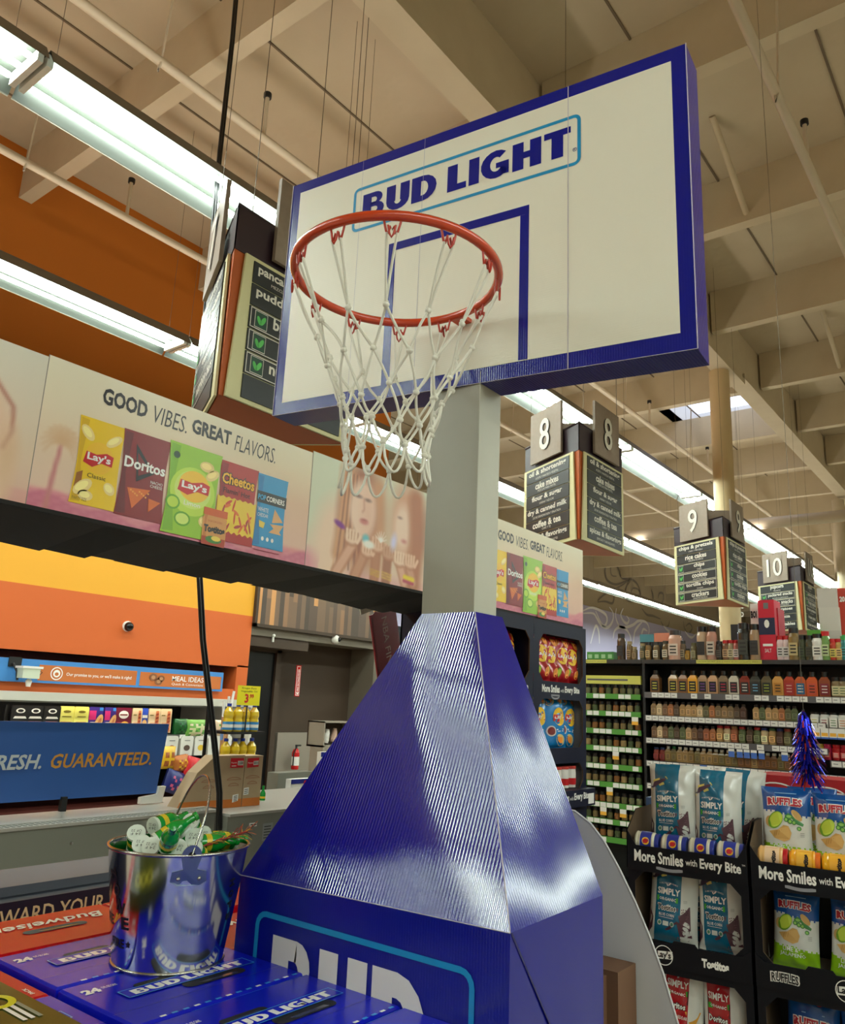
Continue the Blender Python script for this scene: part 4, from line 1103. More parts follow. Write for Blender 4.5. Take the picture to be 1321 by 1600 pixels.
for i in range(4):
    x = at(20 / 5.08 + 3.4 * i, 1122, 'Y', 7.5).x
    card(x, .07, .245, 1.135, 7.47, (24, 22, 22), (90, 60, 54), lambda *a: None, 'meat_package', 'black card pack seen edge on, %s from the far left end' % ORD[i], 'packages on the top shelf of the case')
def pouch(cx, cz, y, w, h, cols, label, group, ang=0, name='salad_bag', cat='bag', txt=None):
    b = MB(); f0 = Fr((cx, y, cz), (1, 0, 0), (0, 0, 1)); g = sub(f0, -w / 2, -h / 2, w, h, ang)
    V = []; n1, n2 = 8, 8
    def bul(u, v): return .05 * (max(0, 1 - (2 * u - 1) ** 2) * max(0, 1 - (2 * v - 1) ** 2)) ** .5 + .004 * sin(13 * u + 7 * v)
    k = flat(cols[0], .3, 'pack')
    V = [g(i / n1, j / n2, bul(i / n1, j / n2)) for j in range(n2 + 1) for i in range(n1 + 1)]
    for j in range(n2):
        for i in range(n1):
            q = (j * (n1 + 1) + i, j * (n1 + 1) + i + 1, (j + 1) * (n1 + 1) + i + 1, (j + 1) * (n1 + 1) + i)
            b.f.append(q); b.sm.append(True); b.m.append(b.mi(flat(cols[(3 * i + 5 * j + (i * j) % 3) % len(cols)] if 0 < i < n1 - 1 and j < n2 - 2 else cols[0], .3, 'pack')))
    b.v += [tuple(v) for v in V]
    b.quad(g(0, 0, -.03), g(1, 0, -.03), g(1, 1, -.03), g(0, 1, -.03), k)
    if txt: b.text(txt, lambda u, v, n=0: g(u, v, bul(u, v) + .003), .2, .55, .6, .16, I_w, 0, .03)
    return solo(b, name, label, cat, group)
pouch(5.42, 1.20, 7.42, .16, .16, ((20, 90, 40), (30, 120, 50), (12, 60, 26)), 'dark green leafy bag beside the salad on the middle shelf of the case', 'bags on the middle shelf')
pouch(5.60, 1.19, 7.40, .26, .17, ((120, 180, 80), (210, 220, 160), (226, 210, 180), (80, 150, 60)), 'green and cream salad bag right of the leafy bag', 'bags on the middle shelf')
pouch(5.93, 1.19, 7.40, .20, .17, ((226, 200, 170), (230, 190, 150), (80, 150, 60)), 'cream and green bag behind the hanging cord in the case', 'bags on the middle shelf')
for i, (x, c) in enumerate(((5.31, (150, 70, 50)), (5.50, (90, 70, 60)), (5.68, (226, 190, 60)), (5.86, (200, 190, 180)), (6.02, (180, 170, 170)))):
    b = MB(); f = onwall(x - .08, 7.38, .905); b.prism([(0, 0), (.15, 0), (.155, .18), (.14, .20), (.01, .20), (-.005, .18)], f, -.06, 0, flat((226, 222, 212), .35, 'pack'))
    b.ell(f, .075, .08, .04, .03, .003, flat(c), 14); b.poly([(.04, .152), (.11, .152), (.11, .158), (.04, .158)], f, .003, I_k)
    solo(b, 'deli_tub', 'white deli pack with a round picture, %s from the left on the lower shelf' % ORD[i], 'package', 'white packs on the lower shelf')
pouch(5.19, .90, 7.28, .19, .22, ((226, 180, 40), (170, 90, 40), (150, 80, 40)), 'yellow and brown snack bag behind the right end of the blue sign', 'bags in the bottom of the case', 0)
pouch(5.36, .84, 7.27, .18, .16, ((190, 110, 50), (150, 60, 30), (226, 180, 40)), 'brown and gold meat bag above the dark blue bag', 'bags in the bottom of the case', 8)
pouch(5.28, .66, 7.24, .22, .22, ((36, 44, 110), (36, 44, 110), (206, 90, 130)), 'dark blue bag with a pink picture right of the blue sign', 'bags in the bottom of the case', -18)
pouch(5.50, .78, 7.25, .20, .24, ((206, 26, 32), (206, 26, 32), (190, 20, 26)), 'red bag behind the cardboard boxes', 'bags in the bottom of the case', -14)
# grey freezer bunkers in front, with the blue sign standing on them
root = thing('freezer_bunker', 'long grey freezer bunker under the blue sign', 'freezer', (2.0, 4.35, 0))
M_fz, M_fzt = mat('freezer_grey', (132, 132, 122), .4, .1), mat('freezer_top', (178, 174, 166), .3, .2)
b = MB(); b.box((-1.2, 3.96, 0), (3.20, 4.34, .885), M_fz); b.box((-1.2, 3.94, .885), (3.22, 4.35, .90), M_fzt)
wpart(b, 'cabinet', root)
b = MB(); x = -.2
while x < 3.14: b.box((x, 3.955, .9005), (x + .012, 4.02, .903), M_grey); x += .028
b.box((-1.2, 4.02, .9), (3.2, 4.045, .906), M_fzt); wpart(b, 'air_grille', root)
b = MB(); b.box((3.20, 3.94, .5), (3.235, 4.05, .90), M_steel); wpart(b, 'corner_trim', root)
b = MB(); b.ball((2.32, 3.955, .80), .008, M_steel, 8, 5); wpart(b, 'screw', root)
root = thing('freezer_bunker', 'shorter grey freezer bunker carrying the cardboard boxes', 'freezer', (4.1, 4.3, 0))
b = MB(); b.box((3.245, 3.90, 0), (5.6, 4.75, .86), M_fz); b.box((3.245, 3.88, .86), (5.6, 4.75, .875), M_fzt); wpart(b, 'cabinet', root)
b = MB(); f = onwall(0, 3.90, 0); b.poly([(3.41, .79), (3.47, .79), (3.47, .812), (3.41, .812)], f, .002, I_w); b.poly([(3.42, .798), (3.46, .798), (3.46, .804), (3.42, .804)], f, .003, I_k)
b.poly([(3.52, .70), (3.60, .70), (3.60, .80), (3.52, .80)], f, .002, mat('sticker_grey', (150, 152, 150), .5))
for k in range(5): b.poly([(3.53, .715 + .016 * k), (3.585, .715 + .016 * k), (3.585, .720 + .016 * k), (3.53, .720 + .016 * k)], f, .003, I_k)
wpart(b, 'rating_label', root)
SGN = thing('freezer_sign', 'wide blue sign with white and orange lettering standing on the long freezer', 'sign', (2.4, 4.33, .9))
b = MB(); KS = .9213; f = Fr((0, 4.33, 1.55 * (1 - KS)), (KS, 0, 0), (0, 0, KS)); M_sb = mat('sign_blue', (52, 100, 178), .45)
b.prism([(1.2, .915), (3.298, .91), (3.34, 1.345), (1.2, 1.36)], f, -.02, 0, M_sb)
b.text('FRESH.', f, 2.185, 1.087, .315, .083, mat('sign_white_ink', (214, 222, 226), .5), .002, .025, .2)
b.text('GUARANTEED.', f, 2.548, 1.087, .685, .083, mat('sign_orange_ink', (222, 158, 62), .5), .002, .02, .2)
wpart(b, 'sign_board', SGN)
b = MB()
for x in (2.45, 2.49): pass
b.box((2.44, 4.31, .90), (2.47, 4.34, .975), M_black); wpart(b, 'support', SGN)
b = MB(); b.box((1.5, 4.31, .90), (1.54, 4.34, .975), M_black); wpart(b, 'support', SGN)
b = MB(); b.prism([(3.18, .90), (3.34, .90), (3.36, 1.0), (3.31, 1.0), (3.30, .955), (3.18, .94)], Fr((0, 4.325, 1.55 * (1 - KS) - .045), (KS, 0, 0), (0, 0, KS)), -.02, .008, M_white); wpart(b, 'end_bracket', SGN)
# cardboard boxes on the second bunker
M_card, M_cor = mat('cardboard', (178, 152, 120), .75, noise=(20, .2, (164, 138, 108))), mat('carton_orange', (200, 112, 40), .6)
def carton(name, label, pts, y0, y1, band, z0=.875, extra=None):
    root = MB(); f = onwall(0, y0, 0)
    root.prism(pts, f, -(y1 - y0), 0, M_card)
    root.poly(band, f, .0015, M_cor)
    if extra: extra(root, f)
    return solo(root, name, label, 'cardboard box', 'boxes on the freezer')
def swoosh(b, f, cx, cy):
    m = P_('print_brown', (158, 112, 80))
    for r, dy in ((.06, 0), (.045, -.035)): b.ring(f, A_(cx, cy + dy, r, .022, 160, 20, 8), A_(cx, cy + dy - .004, r, .021, 160, 20, 8), .002, m)
def ex1(b, f):
    r = P_('label_red', (206, 30, 40))
    b.poly([(3.39, 1.17), (3.495, 1.168), (3.495, 1.11), (3.39, 1.112)], f, .003, r); b.poly([(3.447, 1.152), (3.49, 1.151), (3.49, 1.125), (3.447, 1.126)], f, .004, I_w)
    for k in range(8): b.poly([(3.450 + .005 * k, 1.148), (3.4525 + .005 * k, 1.148), (3.4525 + .005 * k, 1.130), (3.450 + .005 * k, 1.130)], f, .005, I_k)
    b.text('Majestic', f, 3.395, 1.135, .045, .012, I_w, .004); b.poly([(3.40, 1.120), (3.436, 1.120), (3.436, 1.125), (3.40, 1.125)], f, .004, I_w)
    b.ring(f, A_(3.33, 1.02, .07, .03, 10, 170, 8), A_(3.33, 1.016, .068, .028, 10, 170, 8), .002, P_('print_brown', (150, 100, 70))) if False else None
    b.poly([(3.43, .905), (3.475, .915), (3.475, .955), (3.43, .950)], f, .003, I_w)
    for k in range(4): b.poly([(3.44, .912 + .009 * k), (3.466, .915 + .009 * k), (3.466, .919 + .009 * k), (3.44, .916 + .009 * k)], f, .004, I_k)
    swoosh(b, f, 3.24, 1.03); swoosh(b, f, 3.43, 1.035)
    b.text('Majestic', f, 3.55 - .03, 9, .001, .001, I_k, .002) if False else None
M_fr = M_card
carton('cardboard_box', 'wedge shaped cardboard shipper with orange base, left of the other box on the freezer', [(3.02, .876), (3.505, .876), (3.505, 1.185), (3.27, 1.185), (3.15, 1.09)], 4.10, 4.20, [(3.02, .877), (3.505, .877), (3.505, .925), (3.045, .93)], extra=ex1)
def ex2(b, f):
    r = P_('label_red', (206, 30, 40))
    b.poly([(3.525, 1.165), (3.62, 1.168), (3.62, 1.112), (3.525, 1.108)], f, .003, r); b.poly([(3.575, 1.148), (3.617, 1.149), (3.617, 1.124), (3.575, 1.123)], f, .004, I_w)
    for k in range(8): b.poly([(3.578 + .005 * k, 1.145), (3.5805 + .005 * k, 1.145), (3.5805 + .005 * k, 1.128), (3.578 + .005 * k, 1.128)], f, .005, I_k)
    b.text('Majestic', f, 3.53, 1.13, .042, .012, I_w, .004)
    b.poly([(3.515, .945), (3.555, .948), (3.555, .99), (3.515, .987)], f, .003, I_w)
    for k in range(3): b.poly([(3.52, .953 + .011 * k), (3.55, .955 + .011 * k), (3.55, .959 + .011 * k), (3.52, .957 + .011 * k)], f, .004, I_k)
    swoosh(b, f, 3.58, 1.04)
carton('cardboard_box', 'upright cardboard shipper with a red barcode label, next to the green bottle', [(3.51, .876), (3.655, .876), (3.655, 1.18), (3.51, 1.18)], 4.10, 4.22, [(3.51, .877), (3.655, .877), (3.655, .925), (3.51, .925)], extra=ex2)
# oil rack with bottles and yellow price card
root = thing('oil_rack', 'dark wire rack holding vegetable oil bottles behind the cardboard boxes', 'rack', (4.45, 5.3, 0))
b = MB(); b.box((4.22, 5.2, 0), (4.62, 5.45, .06), M_black)
for x in (4.22, 4.60):
    b.box((x, 5.44, 0), (x + .02, 5.46, 1.50), M_black)
wpart(b, 'upright', root)
for z in (1.27, 1.0, .74):
    b = MB(); b.box((4.22, 5.18, z - .02), (4.62, 5.46, z), M_black); wpart(b, 'shelf', root)
M_oil, M_oil2 = mat('oil_yellow', (226, 190, 40), .12, coat=.6), mat('oil_green', (150, 140, 50), .15, coat=.6)
def oil_proto():
    r = thing('oil_bottle', 'x', 'bottle'); R = .042
    b = MB(); b.lathe([(R * .9, 0), (R, .01), (R, .08), (R * .86, .10), (R, .125), (R * .9, .155), (R * .4, .185), (R * .38, .195)], M_oil, 14); b.build('bottle_body', r)
    b = MB(); b.lathe([(R * 1.02, .012), (R * 1.02, .075)], P_('oil_label', (60, 140, 200)), 14, caps=False); b.lathe([(R * 1.03, .03), (R * 1.03, .055)], I_w, 14, caps=False); b.build('label_band', r)
    b = MB(); b.lathe([(R * .42, .193), (R * .42, .215)], P_('cap_blue', (30, 60, 170)), 12); b.build('cap', r)
    return r
OP = oil_proto(); firsto = True
for z, tx in ((1.27, 'upper'), (1.0, 'lower')):
    for i, (x, y) in enumerate(((4.27, 5.24), (4.355, 5.23), (4.44, 5.24), (4.525, 5.23), (4.585, 5.30))):
        lab = 'vegetable oil bottle with blue cap, %s from the left on the %s rack shelf' % (ORD[i], tx)
        if firsto: OP.location = (x, y, z); OP['label'] = lab; OP['group'] = 'vegetable oil bottles'; firsto = False
        else: dup(OP, (x, y, z), (0, 0, .3 * i), lab, 'vegetable oil bottles')
b = MB(); f = onwall(4.30, 5.19, 1.475); b.prism([(0, 0), (.235, 0), (.235, .155), (0, .155)], f, -.004, 0, P_('price_yellow', (240, 226, 30)))
b.text('Kroger Pure', f, .04, .125, .15, .018, I_k, .002); b.text('Vegetable Oil', f, .03, .10, .17, .018, I_k, .002); b.text('3', f, .075, .02, .04, .07, P_('label_red', (206, 30, 40)), .002, .03); b.text('.99', f, .118, .055, .05, .035, P_('label_red', (206, 30, 40)), .002, .02)
b.box((4.41, 5.195, 1.27), (4.42, 5.2, 1.48), M_black)
solo(b, 'price_sign', 'yellow price card reading 3.99 above the oil bottles', 'sign')
# mops leaning at the case end
for i, (px0, py0, px1, py1, c) in enumerate(((366, 1080, 346, 1178, (60, 190, 160)), (358, 1088, 352, 1180, (196, 140, 100)), (350, 1096, 345, 1176, (120, 150, 200)))):
    p = at(px0, py0, 'Y', 6.4 + .05 * i); q = at(px1, py1, 'Y', 6.4 + .05 * i); q2 = p + (q - p) * 3.2; q2 = p + (q - p) * ((p.z - .02) / (p.z - q.z))
    b = MB(); b.tube([p, p.lerp(q2, .10)], .013, I_w, 8); b.tube([p.lerp(q2, .1), p.lerp(q2, .17)], .014, mat('wood_handle', (190, 140, 96), .5), 8); b.tube([p.lerp(q2, .17), p.lerp(q2, .25)], .016, flat(c), 8); b.tube([p.lerp(q2, .25), q2], .013, mat('wood_handle', (190, 140, 96), .5), 8)
    solo(b, 'broom_handle', '%s broom handle leaning at the right end of the refrigerated case' % ('mint green banded', 'plain wooden', 'pale blue banded')[i], 'broom', 'broom handles by the case')
# cameras, light, extinguisher, arrow sign
b = MB(); T = Matrix.Translation((4.81, YW, 2.21)) @ Matrix.Rotation(pi / 2, 4, 'X'); b.lathe([(.055, 0), (.055, .02), (.045, .03)], M_white, 16, T); b.ball((4.81, YW - .04, 2.205), .05, mat('dome_black', (6, 6, 8), .08), 14, 9); solo(b, 'dome_camera', 'black dome camera on the orange wall', 'camera')
b = MB(); b.ball((7.95, YW - .03, 2.345), .06, M_white, 14, 9); b.ball((7.97, YW - .075, 2.345), .033, mat('dome_black', (6, 6, 8), .08), 12, 7); solo(b, 'dome_camera', 'white dome camera on the grey beam below the wooden panel', 'camera')
b = MB(); b.ball((6.86, YW - .01, 2.30), .02, M_white, 10, 6); b.box((6.85, YW - .01, 2.22), (6.87, YW + .01, 2.30), M_white); solo(b, 'wall_sensor', 'small white sensor over the dark door', 'sensor')
root = thing('wall_floodlight', 'small pale floodlight on a black bracket over the blue fascia board', 'light', (3.72, YW - .05, 1.7))
b = MB(); f = onwall(3.62, YW - .035, 1.72); b.prism([(0, 0), (.12, 0), (.12, .09), (0, .09)], f, 0, .01, M_black); b.tube([(3.66, YW - .05, 1.75), (3.67, YW - .12, 1.68), (3.68, YW - .13, 1.60)], .012, M_black, 6); wpart(b, 'bracket', root)
b = MB(); b.box((3.67, YW - .24, 1.62), (3.83, YW - .12, 1.72), mat('lamp_housing', (190, 200, 180), .3)); b.box((3.66, YW - .25, 1.71), (3.85, YW - .10, 1.73), M_white); b.tube([(3.83, YW - .2, 1.70), (3.87, YW - .2, 1.68), (3.83, YW - .2, 1.63)], .004, M_black, 5); wpart(b, 'lamp_head', root)
b = MB(); b.lathe([(.02, 0), (.03, .05), (.015, .07)], M_white, 10, Matrix.Translation((3.77, YW - .17, 1.545))); wpart(b, 'motion_sensor', root)
root = thing('fire_extinguisher', 'red fire extinguisher on the pale panel beside the dark door', 'fire extinguisher', (7.62, YW + .30, .68))
M_red = mat('extinguisher_red', (196, 20, 24), .25, coat=.4); cx, cy, cz = at(462, 1182, 'Y', YW + .28).x, YW + .28, at(462, 1202, 'Y', YW + .28).z
b = MB(); b.lathe([(.045, 0), (.05, .01), (.05, .21), (.035, .25), (.015, .265)], M_red, 16, Matrix.Translation((cx, cy, cz))); wpart(b, 'cylinder_body', root)
b = MB(); b.lathe([(.0505, .05), (.0505, .16)], I_w, 16, Matrix.Translation((cx, cy, cz)), caps=False); wpart(b, 'paper_label', root)
b = MB(); b.lathe([(.015, .26), (.015, .30)], M_black, 8, Matrix.Translation((cx, cy, cz))); b.box((cx - .01, cy - .02, cz + .29), (cx + .07, cy + .01, cz + .31), M_black); b.tube([(cx - .02, cy - .02, cz + .28), (cx - .055, cy - .02, cz + .2), (cx - .055, cy - .02, cz + .05)], .008, M_black, 6); wpart(b, 'valve_and_hose', root)
b = MB(); p = at(460, 1088, 'Y', YW + .29); q = at(471, 1040, 'Y', YW + .29); f = onwall(p.x, YW + .29, p.z); w, h = q.x - p.x, q.z - p.z
b.prism([(0, 0), (w, 0), (w, h), (0, h)], f, -.004, .004, M_red); b.poly([(w * .12, h * .03), (w * .88, h * .03), (w * .88, h * .97), (w * .12, h * .97)], f, .006, I_w); b.poly([(w * .2, h * .05), (w * .8, h * .05), (w * .8, h * .95), (w * .2, h * .95)], f, .007, M_red)
b.poly([(w * .5, h * .05), (w * .8, h * .13), (w * .2, h * .13)], f, .009, I_w)
g = lambda u, v, n=0: f(w * .68 - v, h * .16 + u, n)
b.text('FIRE EXTINGUISHER', g, 0, 0, h * .72, w * .34, I_w, .009, .02)
solo(b, 'extinguisher_sign', 'narrow red vertical arrow sign above the fire extinguisher', 'sign')
b = MB(); p = at(452, 1165, 'Y', YW + .2)
# white bins and boxes right of the extinguisher
def wbox(px0, py0, px1, py1, Y, d, c, label, art=None, name='display_carton', cat='box'):
    p, q = at(px0, py1, 'Y', Y), at(px1, py0, 'Y', Y); f = onwall(p.x, Y, p.z); w, h = q.x - p.x, q.z - p.z
    b = MB(); b.prism([(0, 0), (w, 0), (w, h), (0, h)], f, -d, 0, flat(c, .5, 'box'))
    if art: art(b, f, w, h)
    return solo(b, name, label, cat)
def a_bl(b, f, w, h):
    b.poly([(0, h * .74), (w, h * .74), (w, h), (0, h)], f, .003, P_('deep_blue', (30, 40, 130)))
    b.poly([(w * .30, h * .9), (w * .36, h * .9), (w * .34, h * .2), (w * .26, h * .2)], f, .004, P_('label_red', (206, 30, 40))); b.poly([(w * .27, h * .2), (w * .5, h * .5), (w * .46, h * .5)], f, .004, P_('label_red', (206, 30, 40)))
    b.poly([(w * .7, h * .1), (w * .74, h * .1), (w * .74, h * .5), (w * .7, h * .5)], f, .004, P_('label_red', (206, 30, 40)))
wbox(453, 1214, 520, 1246, 5.0, .06, (226, 224, 218), 'white and blue beer carton with red marks on the counter beside the blue base', a_bl)
wbox(500, 1174, 545, 1204, 5.6, .05, (226, 224, 218), 'smaller white and blue carton above it, half behind the blue base', a_bl)
b = MB(); p, q = at(505, 1168, 'Y', 6.4), at(560, 1128, 'Y', 6.4); f = onwall(p.x, 6.4, p.z); w, h = q.x - p.x, q.z - p.z
for a in ((0, 0, w, .02), (0, h - .015, w, h), (0, 0, .015, h), (w - .015, 0, w, h)): b.fbox(f, *a, -.25, 0, mat('bin_taupe', (150, 140, 126), .5))
b.fbox(f, 0, 0, w, h, -.26, -.24, M_brown); b.fbox(f, 0, -p.z, .03, 0, -.2, 0, mat('bin_taupe', (150, 140, 126), .5)); b.fbox(f, w - .03, -p.z, w, 0, -.2, 0, mat('bin_taupe', (150, 140, 126), .5))
solo(b, 'bag_bin', 'taupe open bin with folded white bags left of the blue base', 'bin')
rnd = random.Random(4)
for k, (u, v, c, lb) in enumerate(((.06, .10, (226, 222, 216), 'upright white bag roll at the left of the bin'), (.14, .08, (232, 228, 222), 'second white bag roll in the bin'), (.26, .09, (206, 170, 150), 'pinkish crumpled bag at the right of the bin'))):
    b = MB(); b.lathe([(.03, -.06), (.038, -.03), (.034, .05), (.02, .09)], flat(c, .6, 'bag'), 10, Matrix.Translation(f(u, v + .02, -.1)) @ Matrix.Rotation(.15, 4, 'Y')); solo(b, 'folded_bag', lb, 'bag')
b = MB(); b.box((4.80, 5.0, 0), (5.4, 5.3, at(453, 1246, 'Y', 5.0).z), M_fz); b.box((5.15, 5.56, 0), (5.6, 5.7, at(500, 1204, 'Y', 5.6).z), M_fz); solo(b, 'counter', 'low grey counter under the white and blue cartons', 'counter')
# ticket shaped standee below the banner
root = thing('ticket_standee', 'tilted dark red ticket cutout with white lettering under the banner', 'standee', (3.7, 3.2, 0))
b = MB(); q0 = at(578, 962, 'Y', 3.2); ang = -13
f0 = Fr((q0.x, 3.2, q0.z), (cos(radians(ang + 24)), 0, sin(radians(ang + 24))), (-sin(radians(-14)), 0, cos(radians(14))))
f0 = Fr((q0.x, 3.2, q0.z), Vector((.93, 0, .36)), Vector((-.28, 0, .96)))
P = [(0, -.75)]
P = [(.0, .0)] + [(.03 + .026 * i, .012 * (i % 2)) for i in range(9)] + [(.25, 0), (.25, -.8), (.0, -.8)]
b.prism(P, f0, -.006, 0, P_('ticket_red', (156, 12, 28)))
b.text('NBA FINALS', lambda u, v, n=0: f0(.10 + v, -.04 - u, n), 0, 0, .42, .05, mat('ticket_ink', (226, 190, 180), .5), .003)
b.poly([(.015, -.02), (.02, -.02), (.02, -.7), (.015, -.7)], f0, .002, P_('ticket_line', (80, 8, 16)))
wpart(b, 'ticket_card', root)
b = MB(); b.prism([(-.06, .02), (.25, .02), (.20, .40), (-.10, .40)], f0, -.02, -.012, mat('ticket_stub', (196, 186, 170), .5)); b.text('8', f0, .07, .2, .04, .06, I_k, .002, .03); wpart(b, 'ticket_stub', root)
b = MB(); b.box((q0.x + .22, 3.24, 0), (q0.x + .75, 3.3, 2.02), P_('violet_dark', (24, 14, 50)))
f = onwall(q0.x + .22, 3.24, 1.6); b.ell(f, .30, .25, .14, .17, .002, mat('medal_grey', (100, 98, 92), .5), 24); b.text('60', f, .26, .30, .14, .07, P_('medal_orange', (196, 90, 40)), .006, .03); b.poly([(.2, .42), (.4, .30), (.28, .27)], f, .004, P_('label_red', (206, 30, 40)))
wpart(b, 'back_board', root)
# the pair of black cords hanging from the roof
for i, off in enumerate((0, .028)):
    pts = [at(369, -60, 'Y', 3.8), at(362, 60, 'Y', 3.8), at(342, 240, 'Y', 3.8), at(322, 460, 'Y', 3.8), at(310, 640, 'Y', 3.8), at(308, 790, 'Y', 3.8), at(309, 885, 'Y', 3.8), at(315, 1000, 'Y', 3.8), at(324, 1080, 'Y', 3.8), at(334, 1170, 'Y', 3.8), at(341, 1240, 'Y', 3.8), at(340, 1300, 'Y', 3.8)]
    pts = [Vector((p.x + off * (1 if k > 3 else .8), 3.8 + .01 * i, p.z)) for k, p in enumerate(pts)] + [Vector((3.08 + off, 3.82, .02))]
    pts[0].z = ZD
    b = MB(); b.tube(pts, .010, mat('cord_black', (10, 10, 11), .4), 8); solo(b, 'power_cord', '%s black cord hanging from the roof down to the freezer' % ('left' if i == 0 else 'right'), 'cord', 'hanging black cords')
b = MB()
for x, y in ((2.9, 3.1), (3.05, 3.12)): pass
for i, (px, py, X) in enumerate(((498, 90, 2.9), (560, 60, 3.1), (884, 60, 4.6))):
    p = at(px, 260 - 60 * (i == 2), 'Y', 3.2 if i < 2 else 2.4)
    wire((p.x, p.y, p.z - .9), (p.x, p.y, ZD), .0022, mat('wire_dark', (80, 68, 54), .6), 'hanging_wire', 'thin dark wire from the roof, %s of three behind the backboard' % ORD[i], 'wire', 'wires behind the backboard')

# ================================================================== hanging aisle signs
M_creams = mat('sign_cream', (214, 208, 158), .5); M_sorg = mat('sign_orange', (178, 82, 20), .5); M_cap = mat('sign_cap', (44, 26, 34), .4)
M_taupe = mat('plaque_taupe', (150, 134, 118), .5, noise=(30, .4, (136, 120, 104))); M_slate = mat('sign_slate', (34, 38, 38), .4); M_slate2 = mat('sign_slate_line', (14, 16, 16), .4)
M_num = mat('sign_white_ink2', (226, 222, 208), .5); M_leaf = mat('leaf_green', (90, 190, 90), .5); M_leafb = mat('leaf_box', (30, 70, 50), .5)
def aisle_sign(ax, ay, num, rows, label):
    z0, z1, z2 = 2.80, 3.50, 3.72
    S_ = .78; A = Vector((ax, ay, 0)); R_ = A + Vector((S_, 0, 0)); Lf = A + Vector((S_ * cos(radians(62)), S_ * sin(radians(62)), 0))
    root = thing('aisle_sign', label, 'aisle sign', (ax + .4, ay + .2, z0), 0, 'hanging aisle signs')
    up = lambda p, z: Vector((p.x, p.y, z))
    b = MB()
    b.add([up(A, z0), up(R_, z0), up(Lf, z0)], [(0, 2, 1)], M_sorg)
    for p, q in ((A, R_), (R_, Lf), (Lf, A)): b.quad(up(p, z0), up(q, z0), up(q, z1), up(p, z1), M_sorg)
    wpart(b, 'core', root)
    b = MB(); b.add([up(A, z2), up(R_, z2), up(Lf, z2)], [(0, 1, 2)], M_cap)
    for p, q in ((A, R_), (R_, Lf), (Lf, A)):
        d = (q - p).normalized(); n = d.cross(Vector((0, 0, 1)))
        b.quad(up(p, z1) + n * .004, up(q, z1) + n * .004, up(q, z2) + n * .004, up(p, z2) + n * .004, M_cap)
    b.tube([up(Lf, z2), up(A, z2), up(R_, z2), up(Lf, z2)], .012, M_cap, 6)
    wpart(b, 'top_cap', root)
    faces = [(A, R_ - A, 0), (Lf, A - Lf, 1), (R_, Lf - R_, 2)]
    for o, d, k in faces:
        d = d.normalized(); f = Fr(up(o, z0), d, (0, 0, 1)); W_ = S_
        b = MB(); b.prism([(.02, .0), (W_ - .012, .0), (W_ - .012, .70), (.055, .70)] if k != 1 else [(.012, 0), (W_ - .02, 0), (W_ - .055, .70), (.012, .70)], f, .006, .018, M_creams)
        x0, x1 = (.10, W_ - .06) if k != 1 else (.06, W_ - .10); nr = len(rows); rh = .66 / max(nr, 6)
        for i, (t1, t2, leaf) in enumerate(rows):
            y1 = .68 - rh * i; y0 = y1 - rh + .006
            b.prism([(x0, y0), (x1, y0), (x1, y1), (x0, y1)], f, .018, .024, M_slate)
            if leaf:
                b.frame(f, x0 + .006, y0 + .004, x1 - .006, y1 - .004, .004, .001, .0255, M_num)
                b.poly([(x0 + .03, y0 + .012), (x0 + .105, y0 + .012), (x0 + .105, y1 - .012), (x0 + .03, y1 - .012)], f, .026, M_num); b.poly([(x0 + .033, y0 + .015), (x0 + .102, y0 + .015), (x0 + .102, y1 - .015), (x0 + .033, y1 - .015)], f, .027, M_leafb)
                yc = (y0 + y1) / 2; b.ell(f, x0 + .055, yc - .004, .022, .010, .028, M_leaf, 12, 115); b.ell(f, x0 + .078, yc, .026, .011, .028, M_leaf, 12, 60)
            cx = (x0 + x1) / 2 + (.05 if leaf else 0)
            if t1:
                w = min(.034 * len(t1), x1 - x0 - (.18 if leaf else .05)); b.text(t1, f, cx - w / 2, y0 + rh * .36, w, rh * .52, M_num, .026, .03)
                w = min(.014 * len(t2), x1 - x0 - (.18 if leaf else .06)); b.text(t2, f, cx - w / 2, y0 + rh * .14, w, rh * .16, M_num, .026)
        if nr < 6: b.prism([(x0, .02), (x1, .02), (x1, .68 - rh * nr), (x0, .68 - rh * nr)], f, .018, .024, M_slate)
        wpart(b, 'panel', root)
        if k < 2 or True:
            b = MB(); px0 = .20 if k == 0 else .14; b.prism([(px0, .73), (px0 + .45, .73), (px0 + .45, 1.165), (px0, 1.165)], f, .02, .04, M_taupe)
            w = .135 * len(num) + .01; b.text(num, f, px0 + .225 - w / 2, .81, w, .27, M_num, .050, .01, 0, 3)
            b.text(num, f, px0 + .225 - w / 2, .81, w, .27, M_slate2, .0415, .02, 0, 3)
            wpart(b, 'number_plaque', root)
    for p in (A.lerp(R_, .1), A.lerp(R_, .9), Lf.lerp(A, .1)):
        b = MB(); b.tube([up(p, z2), Vector((p.x, p.y, ZD))], .0018, M_wire, 4); wpart(b, 'hanging_wire', root)
    return root
aisle_sign(1.98, 2.70, '7', [('pancake mix & syrup', 'MEZCLA Y MIEL PARA PANQUEQUES', 0), ('pudding & gelatin', 'BUDIN Y GELATINA', 0), ('breakfast bars', 'BARRAS DE DESAYUNO', 1), ('granola', 'GRANOLA', 1), ('nutrition bars', 'BARRAS NUTRITIVAS', 1)], 'largest hanging aisle sign, partly hidden behind the backboard, listing pancake mix')
